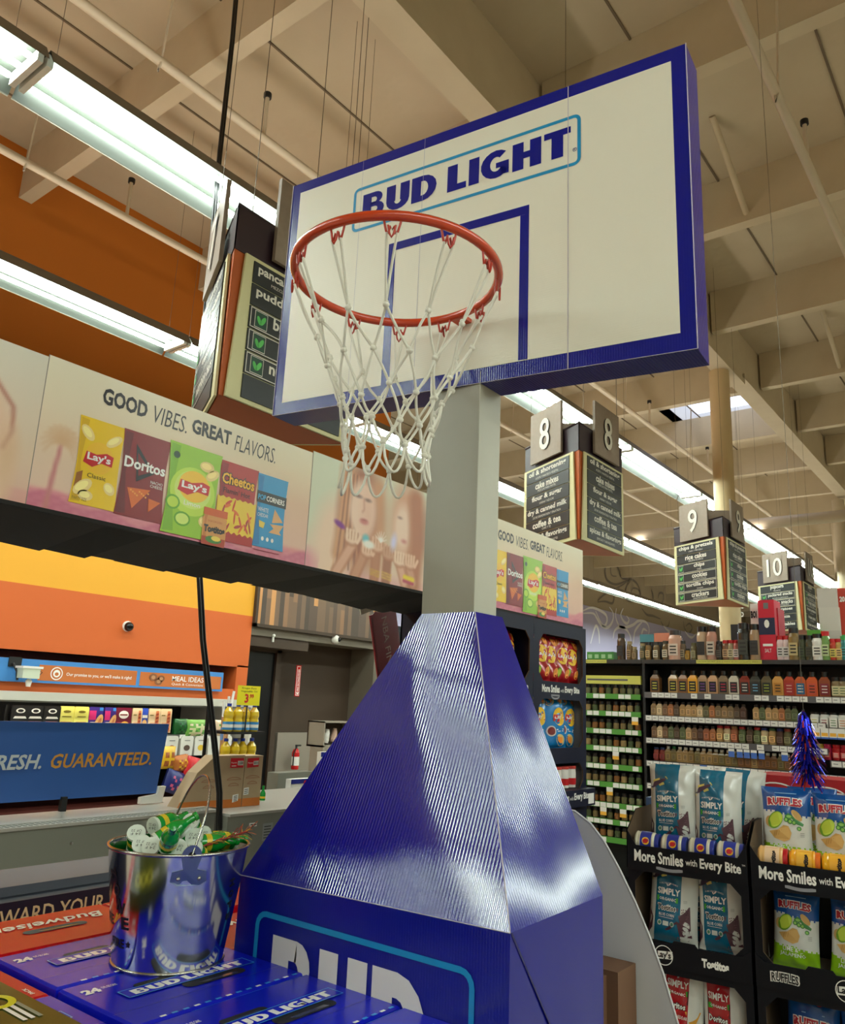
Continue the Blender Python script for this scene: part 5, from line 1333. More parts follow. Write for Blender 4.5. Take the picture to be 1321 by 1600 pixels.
aisle_sign(5.337, 2.70, '8', [('oil & shortening', 'ACEITE Y MANTECA VEGETAL', 0), ('cake mixes', 'MEZCLAS PARA PASTEL', 0), ('flour & sugar', 'HARINA Y AZUCAR', 0), ('dry & canned milk', 'LECHE DESHIDRATADA Y ENLATADA', 0), ('coffee & tea', 'CAFE Y TE', 0), ('spices & flavorings', 'ESPECIAS Y SABORIZANTES', 0)], 'hanging aisle sign numbered 8 listing oil, flour and coffee')
aisle_sign(8.875, 2.73, '9', [('chips & pretzels', 'CHIPS Y PRETZELS', 0), ('rice cakes', 'GALLETAS DE ARROZ', 0), ('chips', 'CHIPS', 1), ('cookies', 'GALLETAS DULCES', 1), ('tortilla chips', 'TOTOPOS', 1), ('crackers', 'GALLETAS SALADAS', 1)], 'hanging aisle sign numbered 9 listing chips and cookies')
aisle_sign(12.30, 2.72, '10', [('popcorn', 'PALOMITAS', 0), ('packaged snacks', 'BOCADILLOS EMPACADOS', 1), ('frozen snacks', 'BOCADILLOS CONGELADOS', 1), ('frozen potatoes', 'PAPAS CONGELADAS', 0), ('frozen pizza', 'PIZZA CONGELADA', 0), ('frozen vegetables', 'VERDURAS CONGELADAS', 0)], 'hanging aisle sign numbered 10, the farthest one, listing popcorn')

# ================================================================== bags of chips
def bag_surface(w, h, t, seed=0):
    rnd = random.Random(seed); ph = [rnd.uniform(0, 6) for _ in range(8)]
    def f(u, v, n=0):
        a = max(0., 1 - (2 * u - 1) ** 2) ** .55; vb = max(0., 1 - abs(2 * v - 1) ** 5) ** .8
        crimp = min(1, min(v, 1 - v) / .07)
        y = t / 2 * a * vb * crimp
        wr = .0035 * sin(14 * u + 3 * sin(7 * v + ph[0]) + ph[1]) * sin(9 * v + ph[2]) + .0030 * sin(26 * v + 8 * u + ph[3]) * (abs(2 * v - 1) ** 2) + .003 * sin(30 * u + ph[4]) * (abs(2 * v - 1) ** 3)
        y += wr * a * crimp
        pinch = 1 - .07 * (1 - abs(2 * v - 1) ** 2.5)
        x = (u - .5) * w * pinch
        return Vector((x, -(y + .001 + n), v * h))
    return f
def make_bag(name, label, w, h, t, region, art, seed, nu=30, nv=44):
    """region(u, v) -> material of the film; art(b, f, e) adds the print."""
    root = thing(name, label, 'chip bag')
    f = bag_surface(w, h, t, seed); b = MB()
    V = [f(i / nu, j / nv) for j in range(nv + 1) for i in range(nu + 1)]
    b.v += [tuple(v) for v in V]
    for j in range(nv):
        for i in range(nu):
            b.f.append((j * (nu + 1) + i, j * (nu + 1) + i + 1, (j + 1) * (nu + 1) + i + 1, (j + 1) * (nu + 1) + i)); b.sm.append(True)
            b.m.append(b.mi(region((i + .5) / nu, (j + .5) / nv)))
    k = len(b.v); bk = region(.02, .5)
    for j in range(nv + 1):
        for i in range(nu + 1):
            p = V[j * (nu + 1) + i]; b.v.append((p.x, -p.y * .9, p.z))
    for j in range(nv):
        for i in range(nu):
            q = (k + j * (nu + 1) + i, k + (j + 1) * (nu + 1) + i, k + (j + 1) * (nu + 1) + i + 1, k + j * (nu + 1) + i + 1); b.f.append(q); b.sm.append(True); b.m.append(b.mi(bk))
    b.build('film', root)
    b = MB(); g = lambda u, v, n=0: f(u, v, .0016 + n); art(b, g, .0005); b.build('printed_front', root)
    return root
def film(n, c): return mat('film_' + n, c, .24, coat=.35, spec=.6)
F_teal, F_white, F_blue, F_lime, F_red, F_azure, F_dark = film('teal', (8, 98, 130)), film('white', (214, 214, 208)), film('blue', (16, 78, 150)), film('lime', (140, 190, 24)), film('red', (170, 20, 30)), film('azure', (24, 130, 200)), film('dark', (30, 16, 16))
def rg_simply(u, v): return F_teal if .14 < u < .66 else F_white
def pt(b, s, f, x, y, w, h, m, m2, e, off=.03, arc=0, ob=.09, shear=0):
    """outlined lettering"""
    b.text(s, f, x - .012, y - .010, w + .024, h + .020, m2, e, ob, shear, 1, arc); b.text(s, f, x, y, w, h, m, e * 2.4, off, shear, 1, arc)
def art_simply(b, f, e):
    b.poly([(.0, .70), (.10, .80), (.40, .845), (.44, .815), (.30, .77), (.5, .775), (.28, .73), (.04, .67)], f, e, P_('husk', (222, 206, 110)))
    b.poly([(.02, .70), (.12, .775), (.38, .825), (.40, .80), (.10, .70)], f, e * 2, P_('blue_corn', (70, 56, 80)))
    b.text('PURE DELICIOUSNESS', f, .20, .64, .40, .018, I_w, e, 0, 0, 1, .9)
    b.text('SIMPLY', f, .17, .535, .48, .075, I_w, e, .03, 0, 2)
    b.ell(f, .42, .655, .032, .010, e, I_w, 10, 30); b.ell(f, .37, .645, .022, .009, e, I_w, 10, 140)
    b.poly([(.16, .455), (.61, .455), (.61, .515), (.16, .515)], f, e, P_('organic_green', (60, 160, 40))); b.text('ORGANIC', f, .21, .468, .36, .035, I_w, e * 2, .02, 0, 1)
    pt(b, 'Tostitos', f, .19, .36, .38, .06, I_k, I_w, e)
    b.text('BLUE CORN', f, .22, .295, .32, .032, I_w, e, .01, 0, 1); b.poly([(.22, .277), (.53, .277), (.53, .281), (.22, .281)], f, e, I_w)
    for x in (.24, .50): b.ell(f, x, .215, .045, .03, e, P_('seal', (200, 206, 200)), 14); b.ell(f, x, .215, .03, .02, e * 2, P_('seal_green', (60, 120, 90)), 10)
    b.poly([(.31, .19), (.43, .19), (.43, .24), (.31, .24)], f, e, P_('seal', (200, 206, 200)))
    pc = P_('purple_chip', (84, 50, 62)); pl = P_('purple_chip_lt', (112, 74, 84))
    for P in ([(.58, .40), (.86, .44), (.88, .18), (.70, .16), (.64, .30)], [(.36, .15), (.60, .26), (.86, .20), (.84, .06), (.62, .03)], [(.60, .24), (.86, .30), (.90, .10), (.66, .10)]): b.poly(P, f, e, pc)
    rnd = random.Random(2)
    for k in range(26): b.ell(f, rnd.uniform(.62, .84), rnd.uniform(.06, .40), .014, .007, e * 2.5, pl, 6)
    b.poly([(.0, .06), (.09, .14), (.10, .26), (.02, .34)], f, e, pc)
    for k in range(3): b.poly([(.72, .47 + .012 * k), (.80, .475 + .012 * k), (.80, .478 + .012 * k), (.72, .473 + .012 * k)], f, e, P_('grey_print', (110, 110, 108)))
def art_simply_red(b, f, e):
    b.poly([(.14, .90), (.66, .90), (.66, .48), (.14, .48)], f, e * .5, P_('brown_black', (34, 18, 18)))
    b.text('SIMPLY', f, .17, .66, .48, .085, I_w, e, .02, 0, 2); b.ell(f, .42, .79, .03, .012, e, I_w, 10, 30)
    b.poly([(.16, .555), (.64, .575), (.64, .635), (.16, .615)], f, e, P_('organic_green', (60, 160, 40))); b.text('ORGANIC', f, .21, .575, .38, .035, I_w, e * 2, .02, 0, 1)
    b.poly([(.16, .50), (.64, .53), (.38, .34)], f, e, P_('tri_red', (214, 30, 36)))
    pt(b, 'Doritos', f, .17, .41, .44, .075, I_w, I_k, e)
    b.text('WHITE CHEDDAR', f, .16, .30, .50, .04, I_w, e, .01, 0, 1)
    b.poly([(.6, .40), (.95, .42), (.78, .18)], f, e * 2, P_('cheddar_chip', (216, 150, 40)))
def rg_ruf(u, v):
    a = .70 + .012 * (1 if sin(60 * u) > 0 else -1) - .06 * u; c = .30 + .010 * (1 if sin(60 * u + 1) > 0 else -1) - .05 * u
    return F_blue if v > a else (F_white if v > c else F_lime)
def ruf_common(b, f, e, y=.76):
    pt(b, 'RUFFLES', f, .12, y, .72, .10, P_('ruf_red', (176, 20, 44)), I_w, e, .05, .12, .13)
    b.poly([(.28, y + .16), (.72, y + .165), (.72, y + .175), (.28, y + .17)], f, e, P_('pale_blue', (120, 170, 210)))
def art_ruf(b, f, e):
    ruf_common(b, f, e)
    lm, ll = P_('lime_rind', (110, 160, 40)), P_('lime_flesh', (190, 210, 70))
    b.ell(f, .14, .56, .09, .07, e, P_('potato', (200, 160, 96)), 14); b.ell(f, .27, .585, .17, .10, e * 2, lm, 18, 20); b.ell(f, .28, .59, .15, .085, e * 3, ll, 18, 20)
    for p in ((.50, .60, .05, .03), (.58, .58, .05, .032), (.66, .57, .05, .03), (.76, .50, .05, .028), (.56, .64, .09, .03)): b.ell(f, p[0], p[1], p[2], p[3], e * 2, P_('pepper', (50, 120, 50)), 12); b.ell(f, p[0], p[1], p[2] * .6, p[3] * .6, e * 3, P_('pepper_in', (140, 190, 90)), 10)
    b.poly([(.52, .68), (.56, .68), (.86, .56), (.84, .53), (.72, .55)], f, e * 2, P_('pepper', (50, 120, 50)))
    b.ell(f, .72, .66, .12, .05, e, P_('potato', (200, 160, 96)), 14, -25)
    b.poly([(.12, .44), (.24, .36), (.44, .325), (.56, .36), (.60, .44), (.54, .52), (.44, .53), (.32, .47)], f, e * 3, P_('potato_chip', (206, 164, 96)))
    for k in range(7): b.poly([(.22 + .05 * k, .385 + .008 * k), (.235 + .05 * k, .385 + .008 * k), (.265 + .045 * k, .45 + .006 * k), (.25 + .045 * k, .45 + .006 * k)], f, e * 4, P_('potato_ridge', (186, 142, 78)))
    b.text('LIME &', f, .22, .225, .34, .055, I_w, e, .01, 0, 1); b.text('JALAPENO', f, .16, .15, .56, .06, I_w, e, .01, 0, 1); b.poly([(.60, .218), (.66, .222), (.66, .228), (.60, .224)], f, e, I_w)
    for k in range(3): b.poly([(.78, .40 + .02 * k), (.86, .405 + .02 * k), (.86, .41 + .02 * k), (.78, .405 + .02 * k)], f, e, P_('grey_print', (110, 110, 108)))
def rg_rufb(u, v): return F_blue if v < .93 else F_dark
def art_rufb(b, f, e):
    ruf_common(b, f, e, .60); b.ell(f, .62, .92, .09, .06, e, P_('ruf_red', (176, 20, 44)), 16); 
    b.ell(f, .5, .25, .3, .14, e, P_('potato_chip', (206, 164, 96)), 20)
def rg_lred(u, v): return F_red
def art_lred(b, f, e):
    sun(b, f, .5, .58, .30, e, .62)
    b.poly([(.14, .35), (.86, .34), (.86, .36), (.14, .37)], f, e, I_w)
    for p in ((.2, .86, .18, .07, 20), (.7, .86, .2, .08, -15), (.75, .2, .18, .09, 20)): chip(b, f, p[0], p[1], p[2], p[3], e, (226, 140, 50), p[4])
    b.ell(f, .26, .20, .16, .09, e, P_('lime_rind', (110, 160, 40)), 14, 40); b.ell(f, .26, .20, .12, .065, e * 2, P_('lime_flesh', (190, 210, 70)), 14, 40)
def rg_lblu(u, v): return F_azure
def art_lblu(b, f, e):
    sun(b, f, .62, .60, .28, e, .62)
    b.poly([(.44, .35), (.8, .35), (.8, .37), (.44, .37)], f, e, I_w); b.poly([(.48, .32), (.76, .32), (.76, .335), (.48, .335)], f, e, I_w)
    for p in ((.3, .90, .2, .08, 10), (.62, .16, .22, .11, -10), (.75, .9, .14, .06, 0)): chip(b, f, p[0], p[1], p[2], p[3], e, (226, 206, 140), p[4])
    b.ell(f, .24, .34, .17, .10, e, P_('bowl_white', (220, 216, 210)), 18); b.ell(f, .24, .34, .13, .075, e * 2, P_('bowl_sauce', (130, 40, 40)), 18)
GB = 'chip bags in the low display racks'
BG = {}
BG['s'] = make_bag('chip_bag', 'teal and white bag of blue corn chips standing upright at the left in the upper tray', .20, .335, .085, rg_simply, art_simply, 1)
BG['r'] = make_bag('chip_bag', 'blue, white and lime green bag standing in the upper right tray, leftmost', .185, .30, .08, rg_ruf, art_ruf, 2)
BG['d'] = make_bag('chip_bag', 'white and red cheddar chip bag at the bottom, left of its twin', .18, .30, .08, lambda u, v: F_red if .14 < u < .66 else F_white, art_simply_red, 3)
BG['b'] = make_bag('chip_bag', 'plain blue chip bag at the very bottom right', .185, .30, .08, rg_rufb, art_rufb, 4)
BG['l'] = make_bag('chip_bag', 'red chip bag in the tall navy rack, leftmost of the four in the right opening', .155, .26, .07, rg_lred, art_lred, 5)
BG['a'] = make_bag('chip_bag', 'light blue chip bag, large one in the middle of the tall navy rack', .19, .29, .08, rg_lblu, art_lblu, 6)
usedb = set()
def put_bag(k, loc, rot, label=None, group=None, sc=1):
    r = BG[k]
    if k not in usedb:
        usedb.add(k); r.location = loc; r.rotation_euler = rot; r.scale = (sc, sc, sc)
        if label: r['label'] = label
        if group: r['group'] = group
        return r
    return dup(r, loc, rot, label, group, (sc, sc, sc))

# ------------------------------------------------------------------ low display racks (lower right)
M_rack, M_rackin = mat('rack_navy', (7, 8, 16), .5, spec=.25), mat('rack_kraft', (96, 76, 56), .8)
RA = radians(-84); RO = Vector((3.35, 1.475, 0)); RU = Vector((cos(RA), sin(RA), 0)); RI = Vector((-RU.y, RU.x, 0))  # RI points away from the viewer
if RI.x < 0: RI = -RI
def RP(u, d, z): return RO + RU * u + RI * d + Vector((0, 0, z))
RF = Fr(RO, RU, (0, 0, 1))
def arch(b, f, u0, v0, u1, v1, U0, V0, U1, V1, c, n0, n1, m, edge):
    """a board with a chamfered opening"""
    inn = [(u0 + c, v0), (u1 - c, v0), (u1, v0 + c), (u1, v1 - c), (u1 - c, v1), (u0 + c, v1), (u0, v1 - c), (u0, v0 + c)]
    out = [(u0 + c, V0), (u1 - c, V0), (U1, v0 + c), (U1, v1 - c), (u1 - c, V1), (u0 + c, V1), (U0, v1 - c), (U0, v0 + c)]
    k = 8
    for n in (n0, n1):
        b.add([f(*p, n) for p in inn] + [f(*p, n) for p in out], [(i, (i + 1) % k, k + (i + 1) % k, k + i) for i in range(k)], m)
    for cx, cy, i in ((U0, V0, 7), (U1, V0, 1), (U1, V1, 3), (U0, V1, 5)):
        j = (i + 1) % 8; b.add([f(cx, cy, n1), f(*out[i], n1), f(*out[j], n1)], [(0, 1, 2)], m)
    b.add([f(*p, n) for n in (n0, n1) for p in inn], [(i, (i + 1) % k, k + (i + 1) % k, k + i) for i in range(k)], edge)
def low_rack(u0, w, idx, label, logos):
    root = thing('display_rack', label, 'display rack', tuple(RP(u0 + w / 2, .2, 0)))
    D = .42
    b = MB(); L, R = u0, u0 + w
    def bx(a, c, m=M_rack):
        V = [RP(u, d, z) for u in (a[0], c[0]) for d in (a[1], c[1]) for z in (a[2], c[2])]
        b.add(V, [(0, 1, 3, 2), (4, 6, 7, 5), (0, 4, 5, 1), (2, 3, 7, 6), (0, 2, 6, 4), (1, 5, 7, 3)], m)
    bx((L, .0, 0), (L + .008, D, 1.0)); bx((R - .008, 0, 0), (R, D, 1.0)); bx((L, D - .01, 0), (R, D, 1.0))
    bx((L + .008, .004, 0), (L + .012, D - .01, .93), M_rackin); bx((R - .012, .004, 0), (R - .008, D - .01, .93), M_rackin); bx((L, D - .02, 0), (R, D - .01, .93), M_black)
    arch(b, RF, L + .028, .18, R - .028, .56, L, .0, R, .63, .04, -.006, .001, M_rack, M_rackin)
    arch(b, RF, L + .028, .665, R - .028, .925, L, .63, R, .95, .04, -.006, .001, M_rack, M_rackin)
    wpart(b, 'body', root)
    for z in (.235, .62, .955):
        b = MB(); bx((L + .01, .005, z), (R - .01, D, z + .006), mat('tray_white', (200, 196, 188), .6)); wpart(b, 'shelf', root)
    # top tray with its printed front, flared corners
    b = MB(); f = RF
    b.prism([(L, .925), (R, .925), (R, 1.075), (R - .035, 1.022), (L + .035, 1.022), (L, 1.075)], f, .002, .008, M_rack)
    for s, u in ((1, L), (-1, R)):
        V = [RP(u, -.005, .93), RP(u, -.005, 1.075), RP(u, .12, 1.15), RP(u, D, 1.15), RP(u, D, .93)]
        b.add(V, [(0, 1, 2, 3, 4)], M_rackin)
        b.add([v + RU * (-.004 * s) for v in V], [(0, 1, 2, 3, 4)], M_rack)
    b.add([RP(L, D, .93), RP(R, D, .93), RP(R, D, 1.12), RP(L, D, 1.12)], [(0, 1, 2, 3)], M_rackin)
    x = L + .03
    b.text('More Smiles', f, x, .963, .195, .042, I_w, .010, .03, box='More Smiles'); b.text('with', f, x + .205, .970, .045, .024, I_w, .010, .01); b.text('Every Bite', f, x + .26, .955, .155, .048, I_w, .010, .03)
    b.text('TM', f, x + .418, .995, .012, .006, I_w, .010)
    b.poly([(x + .088, .950)] + [(x + .088 + .105 * i / 8, .941 - .006 * sin(pi * i / 8)) for i in range(9)] + [(x + .193, .950)] + [(x + .193 - .105 * i / 8, .953 - .006 * sin(pi * i / 8)) for i in range(1, 8)], f, .010, mat('smile_grey', (140, 140, 146), .5))
    wpart(b, 'top_tray', root)
    b = MB(); b.prism([(L, .585), (R, .585), (R, .70), (R - .03, .675), (L + .27, .672), (L + .26, .685), (L + .18, .685), (L + .17, .672), (L + .03, .672), (L, .70)], f, .002, .008, M_rack)
    for kind, u in logos:
        if kind == 'lays':
            b.ring(f, A_(L + u, .628, .036, .036, 0, 345, 23), A_(L + u, .628, .033, .033, 0, 345, 23), .010, I_w)
            b.poly([(L + u - .032, .612), (L + u + .032, .618), (L + u + .034, .646), (L + u - .03, .640)], f, .0095, I_w); b.text("Lay's", f, L + u - .028, .612, .056, .032, I_k, .011, .03)
        elif kind == 'tos': b.text('Tostitos', f, L + u - .05, .612, .10, .032, I_w, .010, .06)
        else:
            b.text('RUFFLES', f, L + u - .05, .612, .10, .036, I_w, .010, .12, 0, 2, .1); b.text('RUFFLES', f, L + u - .046, .615, .092, .030, I_k, .011, .03, 0, 2, .1)
    wpart(b, 'lower_tray', root)
    return root
low_rack(0, .467, 0, 'navy cardboard display rack with teal corn chip bags, left of the two low racks', (('lays', .14), ('tos', .335)))
low_rack(.480, .467, 1, 'navy cardboard display rack with lime green bags, right of the two low racks', (('ruf', .10), ('lays', .30)))
def rb(k, u, d, z, tilt=.1, yaw=0, roll=0, label=None, sc=1): return put_bag(k, tuple(RP(u, d, z)), (-tilt, roll, RA + yaw), label, GB, sc)
rb('s', .145, .17, 1.005, .12, .05, -.02, 'teal and white blue corn chip bag in the top tray, leftmost')
rb('s', .325, .17, .995, .12, -.05, .0, 'teal and white blue corn chip bag in the top tray, the second from the left')
rb('s', .385, .29, 1.00, .12, -.2, .04, 'white edged corn chip bag half hidden at the right end of the left top tray')
rb('s', .17, .30, 1.0, .12, .1, .0, 'corn chip bag in the back row behind the leftmost one')
rb('s', .145, .10, .650, .12, .1, .06, 'teal corn chip bag in the left rack opening, partly behind the white wing')
rb('s', .345, .12, .645, .08, -.08, -.03, 'teal corn chip bag in the left rack opening, right one')
rb('s', .245, .24, .64, .05, .1, .03, 'teal corn chip bag deep between two others in the left rack opening')
rb('s', .40, .24, .64, .06, -.3, .0, 'corn chip bag at the back right corner of the left rack opening')
rb('d', .165, .10, .300, .05, .1, .08, 'white and red cheddar chip bag at the bottom, left of its twin')
rb('d', .345, .10, .285, .05, -.1, -.02, 'white and red cheddar chip bag at the bottom, right of its twin')
rb('d', .05, .2, .290, .05, .3, .0, 'pale chip bag mostly hidden at the bottom left behind the white wing')
rb('r', .480 + .115, .15, .985, .10, .05, .0, 'blue, white and lime bag in the right top tray, leftmost')
rb('r', .480 + .30, .15, .975, .10, -.02, .0, 'blue, white and lime bag in the right top tray, second from the left')
rb('r', .480 + .43, .17, .975, .10, -.02, .0, 'blue, white and lime bag cut by the right edge of the view, top tray')
rb('r', .480 + .20, .27, .985, .10, .15, .0, 'blue topped bag in the back row of the right top tray')
rb('r', .480 + .125, .11, .640, .10, .02, .04, 'blue, white and lime bag in the right rack opening, left one', .90)
rb('r', .480 + .32, .11, .630, .10, -.02, .06, 'blue, white and lime bag in the right rack opening, right one', .90)
rb('b', .480 + .16, .12, .27, .06, .05, .05, 'blue chip bag at the very bottom, left one of two')
rb('b', .480 + .35, .12, .255, .06, -.05, .0, 'blue chip bag at the very bottom, right one of two')
# dip jars lying in the trays
def jar(u, z, c, lidc, labc, txt, label, r=.043, L=.100, d=.052):
    root = thing('dip_jar', label, 'jar', tuple(RP(u, d, z)), 0, 'dip jars in the trays')
    T = Matrix.Translation(RP(u - L / 2, d, z + r)) @ Matrix.Rotation(RA, 4, 'Z') @ Matrix.Rotation(pi / 2, 4, 'Y')
    b = MB(); b.lathe([(r * .8, 0), (r, .008), (r * .96, .018), (r, .022), (r, L - .022), (r * .85, L - .014)], flat(c, .15, 'glass'), 22, T); wpart(b, 'glass_jar', root)
    b = MB(); b.lathe([(r * .92, L - .016), (r * .94, L - .002), (r * .88, L)], flat(lidc, .3, 'lid'), 22, T); wpart(b, 'lid', root)
    b = MB(); b.lathe([(r * 1.01, .026), (r * 1.01, L - .028)], flat(labc, .4, 'label'), 26, T, caps=False)
    fl = lambda u_, v_, n=0: RP(u, d, z + r) + RU * (u_) + (Vector((0, 0, 1)) * sin(v_ / r) + (-RI) * cos(v_ / r)) * (r * 1.01 + n)
    if txt == 'lays':
        b.ell(fl, 0, .012, .015, .015, .0005, P_('sun_yellow', (240, 190, 40)), 16); b.ell(fl, 0, .012, .011, .009, .001, P_('banner_red', (196, 24, 32)), 14); b.poly([(-.02, -.02), (.018, -.022), (.012, -.008), (-.012, -.01)], fl, .0006, I_w)
    else:
        q = lambda a, c_, n=0: fl(-c_ + .006, a, n)
        b.poly([(-.022, -.04), (.02, -.04), (.02, .05), (-.022, .05)], fl, .0004, P_('jar_orange', (222, 120, 30)) if lidc[0] > 215 else P_('banner_red', (196, 24, 32)))
        b.text('Tostitos', q, -.034, -.008, .07, .018, I_k, .0010, .06)
    wpart(b, 'label_band', root); return root
for i in range(4): jar(.070 + .110 * i, .985, (214, 208, 186), (40, 56, 150), (40, 52, 150), 'lays', 'cream dip jar with blue label lying in the left tray, %s from the left' % ORD[i])
for i in range(4): jar(.480 + .075 + .112 * i, .985, ((226, 176, 110), (232, 160, 40), (236, 170, 30), (236, 170, 30))[i], ((180, 24, 30), (226, 110, 30), (226, 110, 30), (226, 110, 30))[i], ((226, 190, 150), (236, 176, 60), (236, 170, 50), (236, 170, 50))[i], 'tos', 'orange yellow cheese dip jar lying in the right tray, %s from the left' % ORD[i], .044, .106)
# blue box with "30" behind, red long box behind the right bags
b = MB(); p, q = at(1011, 1300, 'X', 4.0), at(1035, 1248, 'X', 4.0); b.box((4.0, q.y - .05, 0), (4.3, p.y, q.z), mat('box_steelblue', (70, 96, 140), .5)); f = Fr((4.0, p.y, 0), (0, -1, 0), (0, 0, 1)); b.text('30', f, .01, q.z - .10, .07, .045, I_w, .003, .02)
solo(b, 'beverage_case', 'steel blue box reading 30 behind the left low rack', 'box')
b = MB(); b.box((4.35, .45, 0), (4.65, 1.24, 1.282), mat('box_red', (168, 18, 30), .4)); f = Fr((4.35, 1.24, 1.18), (0, -1, 0), (0, 0, 1))
for k in range(3): b.text('MILLER', f, .01 + .22 * k, .035, .16, .018, I_w, .003, 0, 0, 1, .4) if False else b.ring(f, A_(.10 + .22 * k, .02, .10, .05, 30, 150, 8), A_(.10 + .22 * k, .013, .10, .05, 30, 150, 8), .003, I_w)
for k in range(3): b.poly([(.55 + .03 * k, .03), (.565 + .03 * k, .03), (.565 + .03 * k, .07), (.55 + .03 * k, .07)], f, .003, I_w)
solo(b, 'beverage_case', 'long dark red box behind the lime green chip bags', 'box')
# blue tinsel hanging over the racks
root = thing('tinsel_garland', 'glittering blue and red foil tinsel hanging in front of the spice shelves', 'decoration', (3.62, .82, 1.35))
rnd = random.Random(11); M_foil = mat('foil_blue', (30, 36, 190), .18, .75); M_foilr = mat('foil_red', (170, 60, 60), .2, .8)
b = MB(); top = at(1256, 1112, 'X', 3.62)
for k in range(340):
    t = rnd.random(); z = top.z - .01 - .25 * t; r = .018 + .055 * min(1, t * 1.6 + .1); a = rnd.uniform(0, 2 * pi); c = Vector((3.62, top.y - .004 * t, z + .02)); e_ = c + Vector((cos(a) * r, sin(a) * r, -rnd.uniform(.03, .08)))
    s = Vector((-sin(a), cos(a), 0)) * .0035; md = c.lerp(e_, .5) + Vector((cos(a), sin(a), .6)) * .008
    b.add([c - s, c + s, md + s, md - s, e_ + s * .6, e_ - s * .6], [(0, 1, 2, 3), (3, 2, 4, 5)], M_foil if (rnd.random() > .22) else M_foilr)
wpart(b, 'foil_strips', root)
b = MB(); b.tube([(3.62, top.y, top.z - .26), (3.62, top.y, top.z + .01)], .004, M_black, 6); b.tube([(3.62, top.y, top.z), (3.62, top.y, ZB + .1)], .0012, M_wire, 4); wpart(b, 'hanger', root)

# ================================================================== tall navy rack under the banner
root = thing('display_rack', 'tall navy cardboard display rack with red and light blue chip bags under the banner', 'display rack', (3.8, 2.2, 0))
TX0, TX1 = 3.225, 4.40; f = Fr((0, YB, 0), (1, 0, 0), (0, 0, 1)); M_tn = mat('rack_blue', (13, 17, 42), .5, spec=.3)
b = MB(); b.box((TX0, YB + .01, 0), (TX0 + .01, YB + .45, Z0 - .015), M_tn); b.box((TX1 + .02, YB + .01, 0), (TX1 + .03, YB + .45, Z0 - .015), mat('rack_side_grey', (120, 116, 116), .6)); b.box((TX0, YB + .44, 0), (TX1 + .03, YB + .45, Z0 - .015), M_black); b.box((3.807, YB + .01, 0), (3.817, YB + .44, Z0 - .015), M_tn)
for z in (.0, .62, 1.005, 1.325, 1.695): b.box((TX0, YB + .01, z - .006), (TX1 + .02, YB + .44, z), M_black)
wpart(b, 'body', root)
for u0, u1 in ((TX0, 3.81), (3.812, TX1 + .03)):
    b = MB(); a0, a1 = u0 + .06, u1 - .04
    for v0, v1, V0, V1 in ((1.70, 1.955, 1.65, Z0 - .012), (1.345, 1.605, 1.29, 1.65), (1.12, 1.262, 1.03, 1.29), (.66, .95, .58, 1.03), (.1, .5, 0, .58)):
        arch(b, f, a0, v0, a1, v1, u0, V0, u1, V1, .045, -.006, .001, M_tn, M_rackin)
    b.text('More Smiles', f, a0 + .03, 1.640, .20, .042, I_w, .003, .04); b.text('with', f, a0 + .24, 1.645, .04, .02, I_w, .003); b.text('Every Bite', f, a0 + .29, 1.634, .18, .046, I_w, .003, .04)
    b.ring(f, A_(a0 + .18, 1.635, .05, .022, 190, 350, 8), A_(a0 + .18, 1.625, .05, .022, 190, 350, 8), .003, mat('smile_grey', (140, 140, 146), .5))
    wpart(b, 'front_panel', root)
    b = MB(); b.prism([(u0 + .01, 1.035), (u1 - .01, 1.035), (u1 - .01, 1.125), (u0 + .01, 1.125)], f, .002, .06, M_tn); b.text('More Smiles', f, a0 + .03, 1.07, .2, .042, I_w, .062, .04); b.text('with', f, a0 + .24, 1.075, .04, .02, I_w, .062); b.text('Every Bite', f, a0 + .29, 1.064, .18, .046, I_w, .062, .04)
    b.poly([(u1 - .10, 1.045), (u1 - .03, 1.045), (u1 - .03, 1.10), (u1 - .10, 1.10)], f, .0625, I_w) if u0 > 3.5 else None
    wpart(b, 'front_tray', root)
GT = 'chip bags in the tall navy rack'
for i, x in enumerate((3.99, 4.10, 4.22, 4.345)):
    put_bag('l', (x, YB + .062 + .008 * (i % 2), 1.70), (-.08, .03 * (i - 1.5), -.30), 'red chip bag in the tall rack, %s of four in the right opening' % ('leftmost', 'second from left', 'third from left', 'rightmost')[i], GT)
for i, x in enumerate((3.35, 3.50, 3.69)): put_bag('l', (x, YB + .09, 1.70), (-.10, .05, .05 * i), 'red chip bag in the tall rack, %s of three in the left opening' % ('leftmost', 'middle', 'rightmost')[i], GT)
for i, (x, ry, rz_) in enumerate(((3.98, .05, -.35), (4.17, -.06, -.25), (4.33, .10, -.2))): put_bag('a', (x, YB + (.068 if i == 1 else .10), 1.335), (-.06, ry, rz_), 'light blue chip bag in the tall rack, %s of three' % ('left', 'middle and largest', 'right')[i], GT)
for i in range(4):
    x = 4.06 + .085 * i; b = MB(); T = Matrix.Translation((x, YB + .05, 1.127))
    b.lathe([(.036, 0), (.038, .07), (.036, .10)], flat((226, 222, 214), .4, 'tub'), 16, T); b.lathe([(.0385, .015), (.0385, .05)], P_('banner_red', (196, 24, 32)), 16, T, caps=False); b.lathe([(.039, .10), (.039, .115)], P_('lid_red', (190, 60, 50)), 16, T)
    solo(b, 'dip_tub', 'white and red dip tub in the tall rack, %s from the left' % ORD[i], 'tub', 'dip tubs in the tall rack')
rt = thing('display_rack', 'plain navy rack end at the left edge carrying the banner', 'display rack', (.5, 2.4, 0))
b = MB(); b.box((.14, YB + .01, 0), (.62, YB + .45, Z0 - .015), M_tn); wpart(b, 'body', rt)

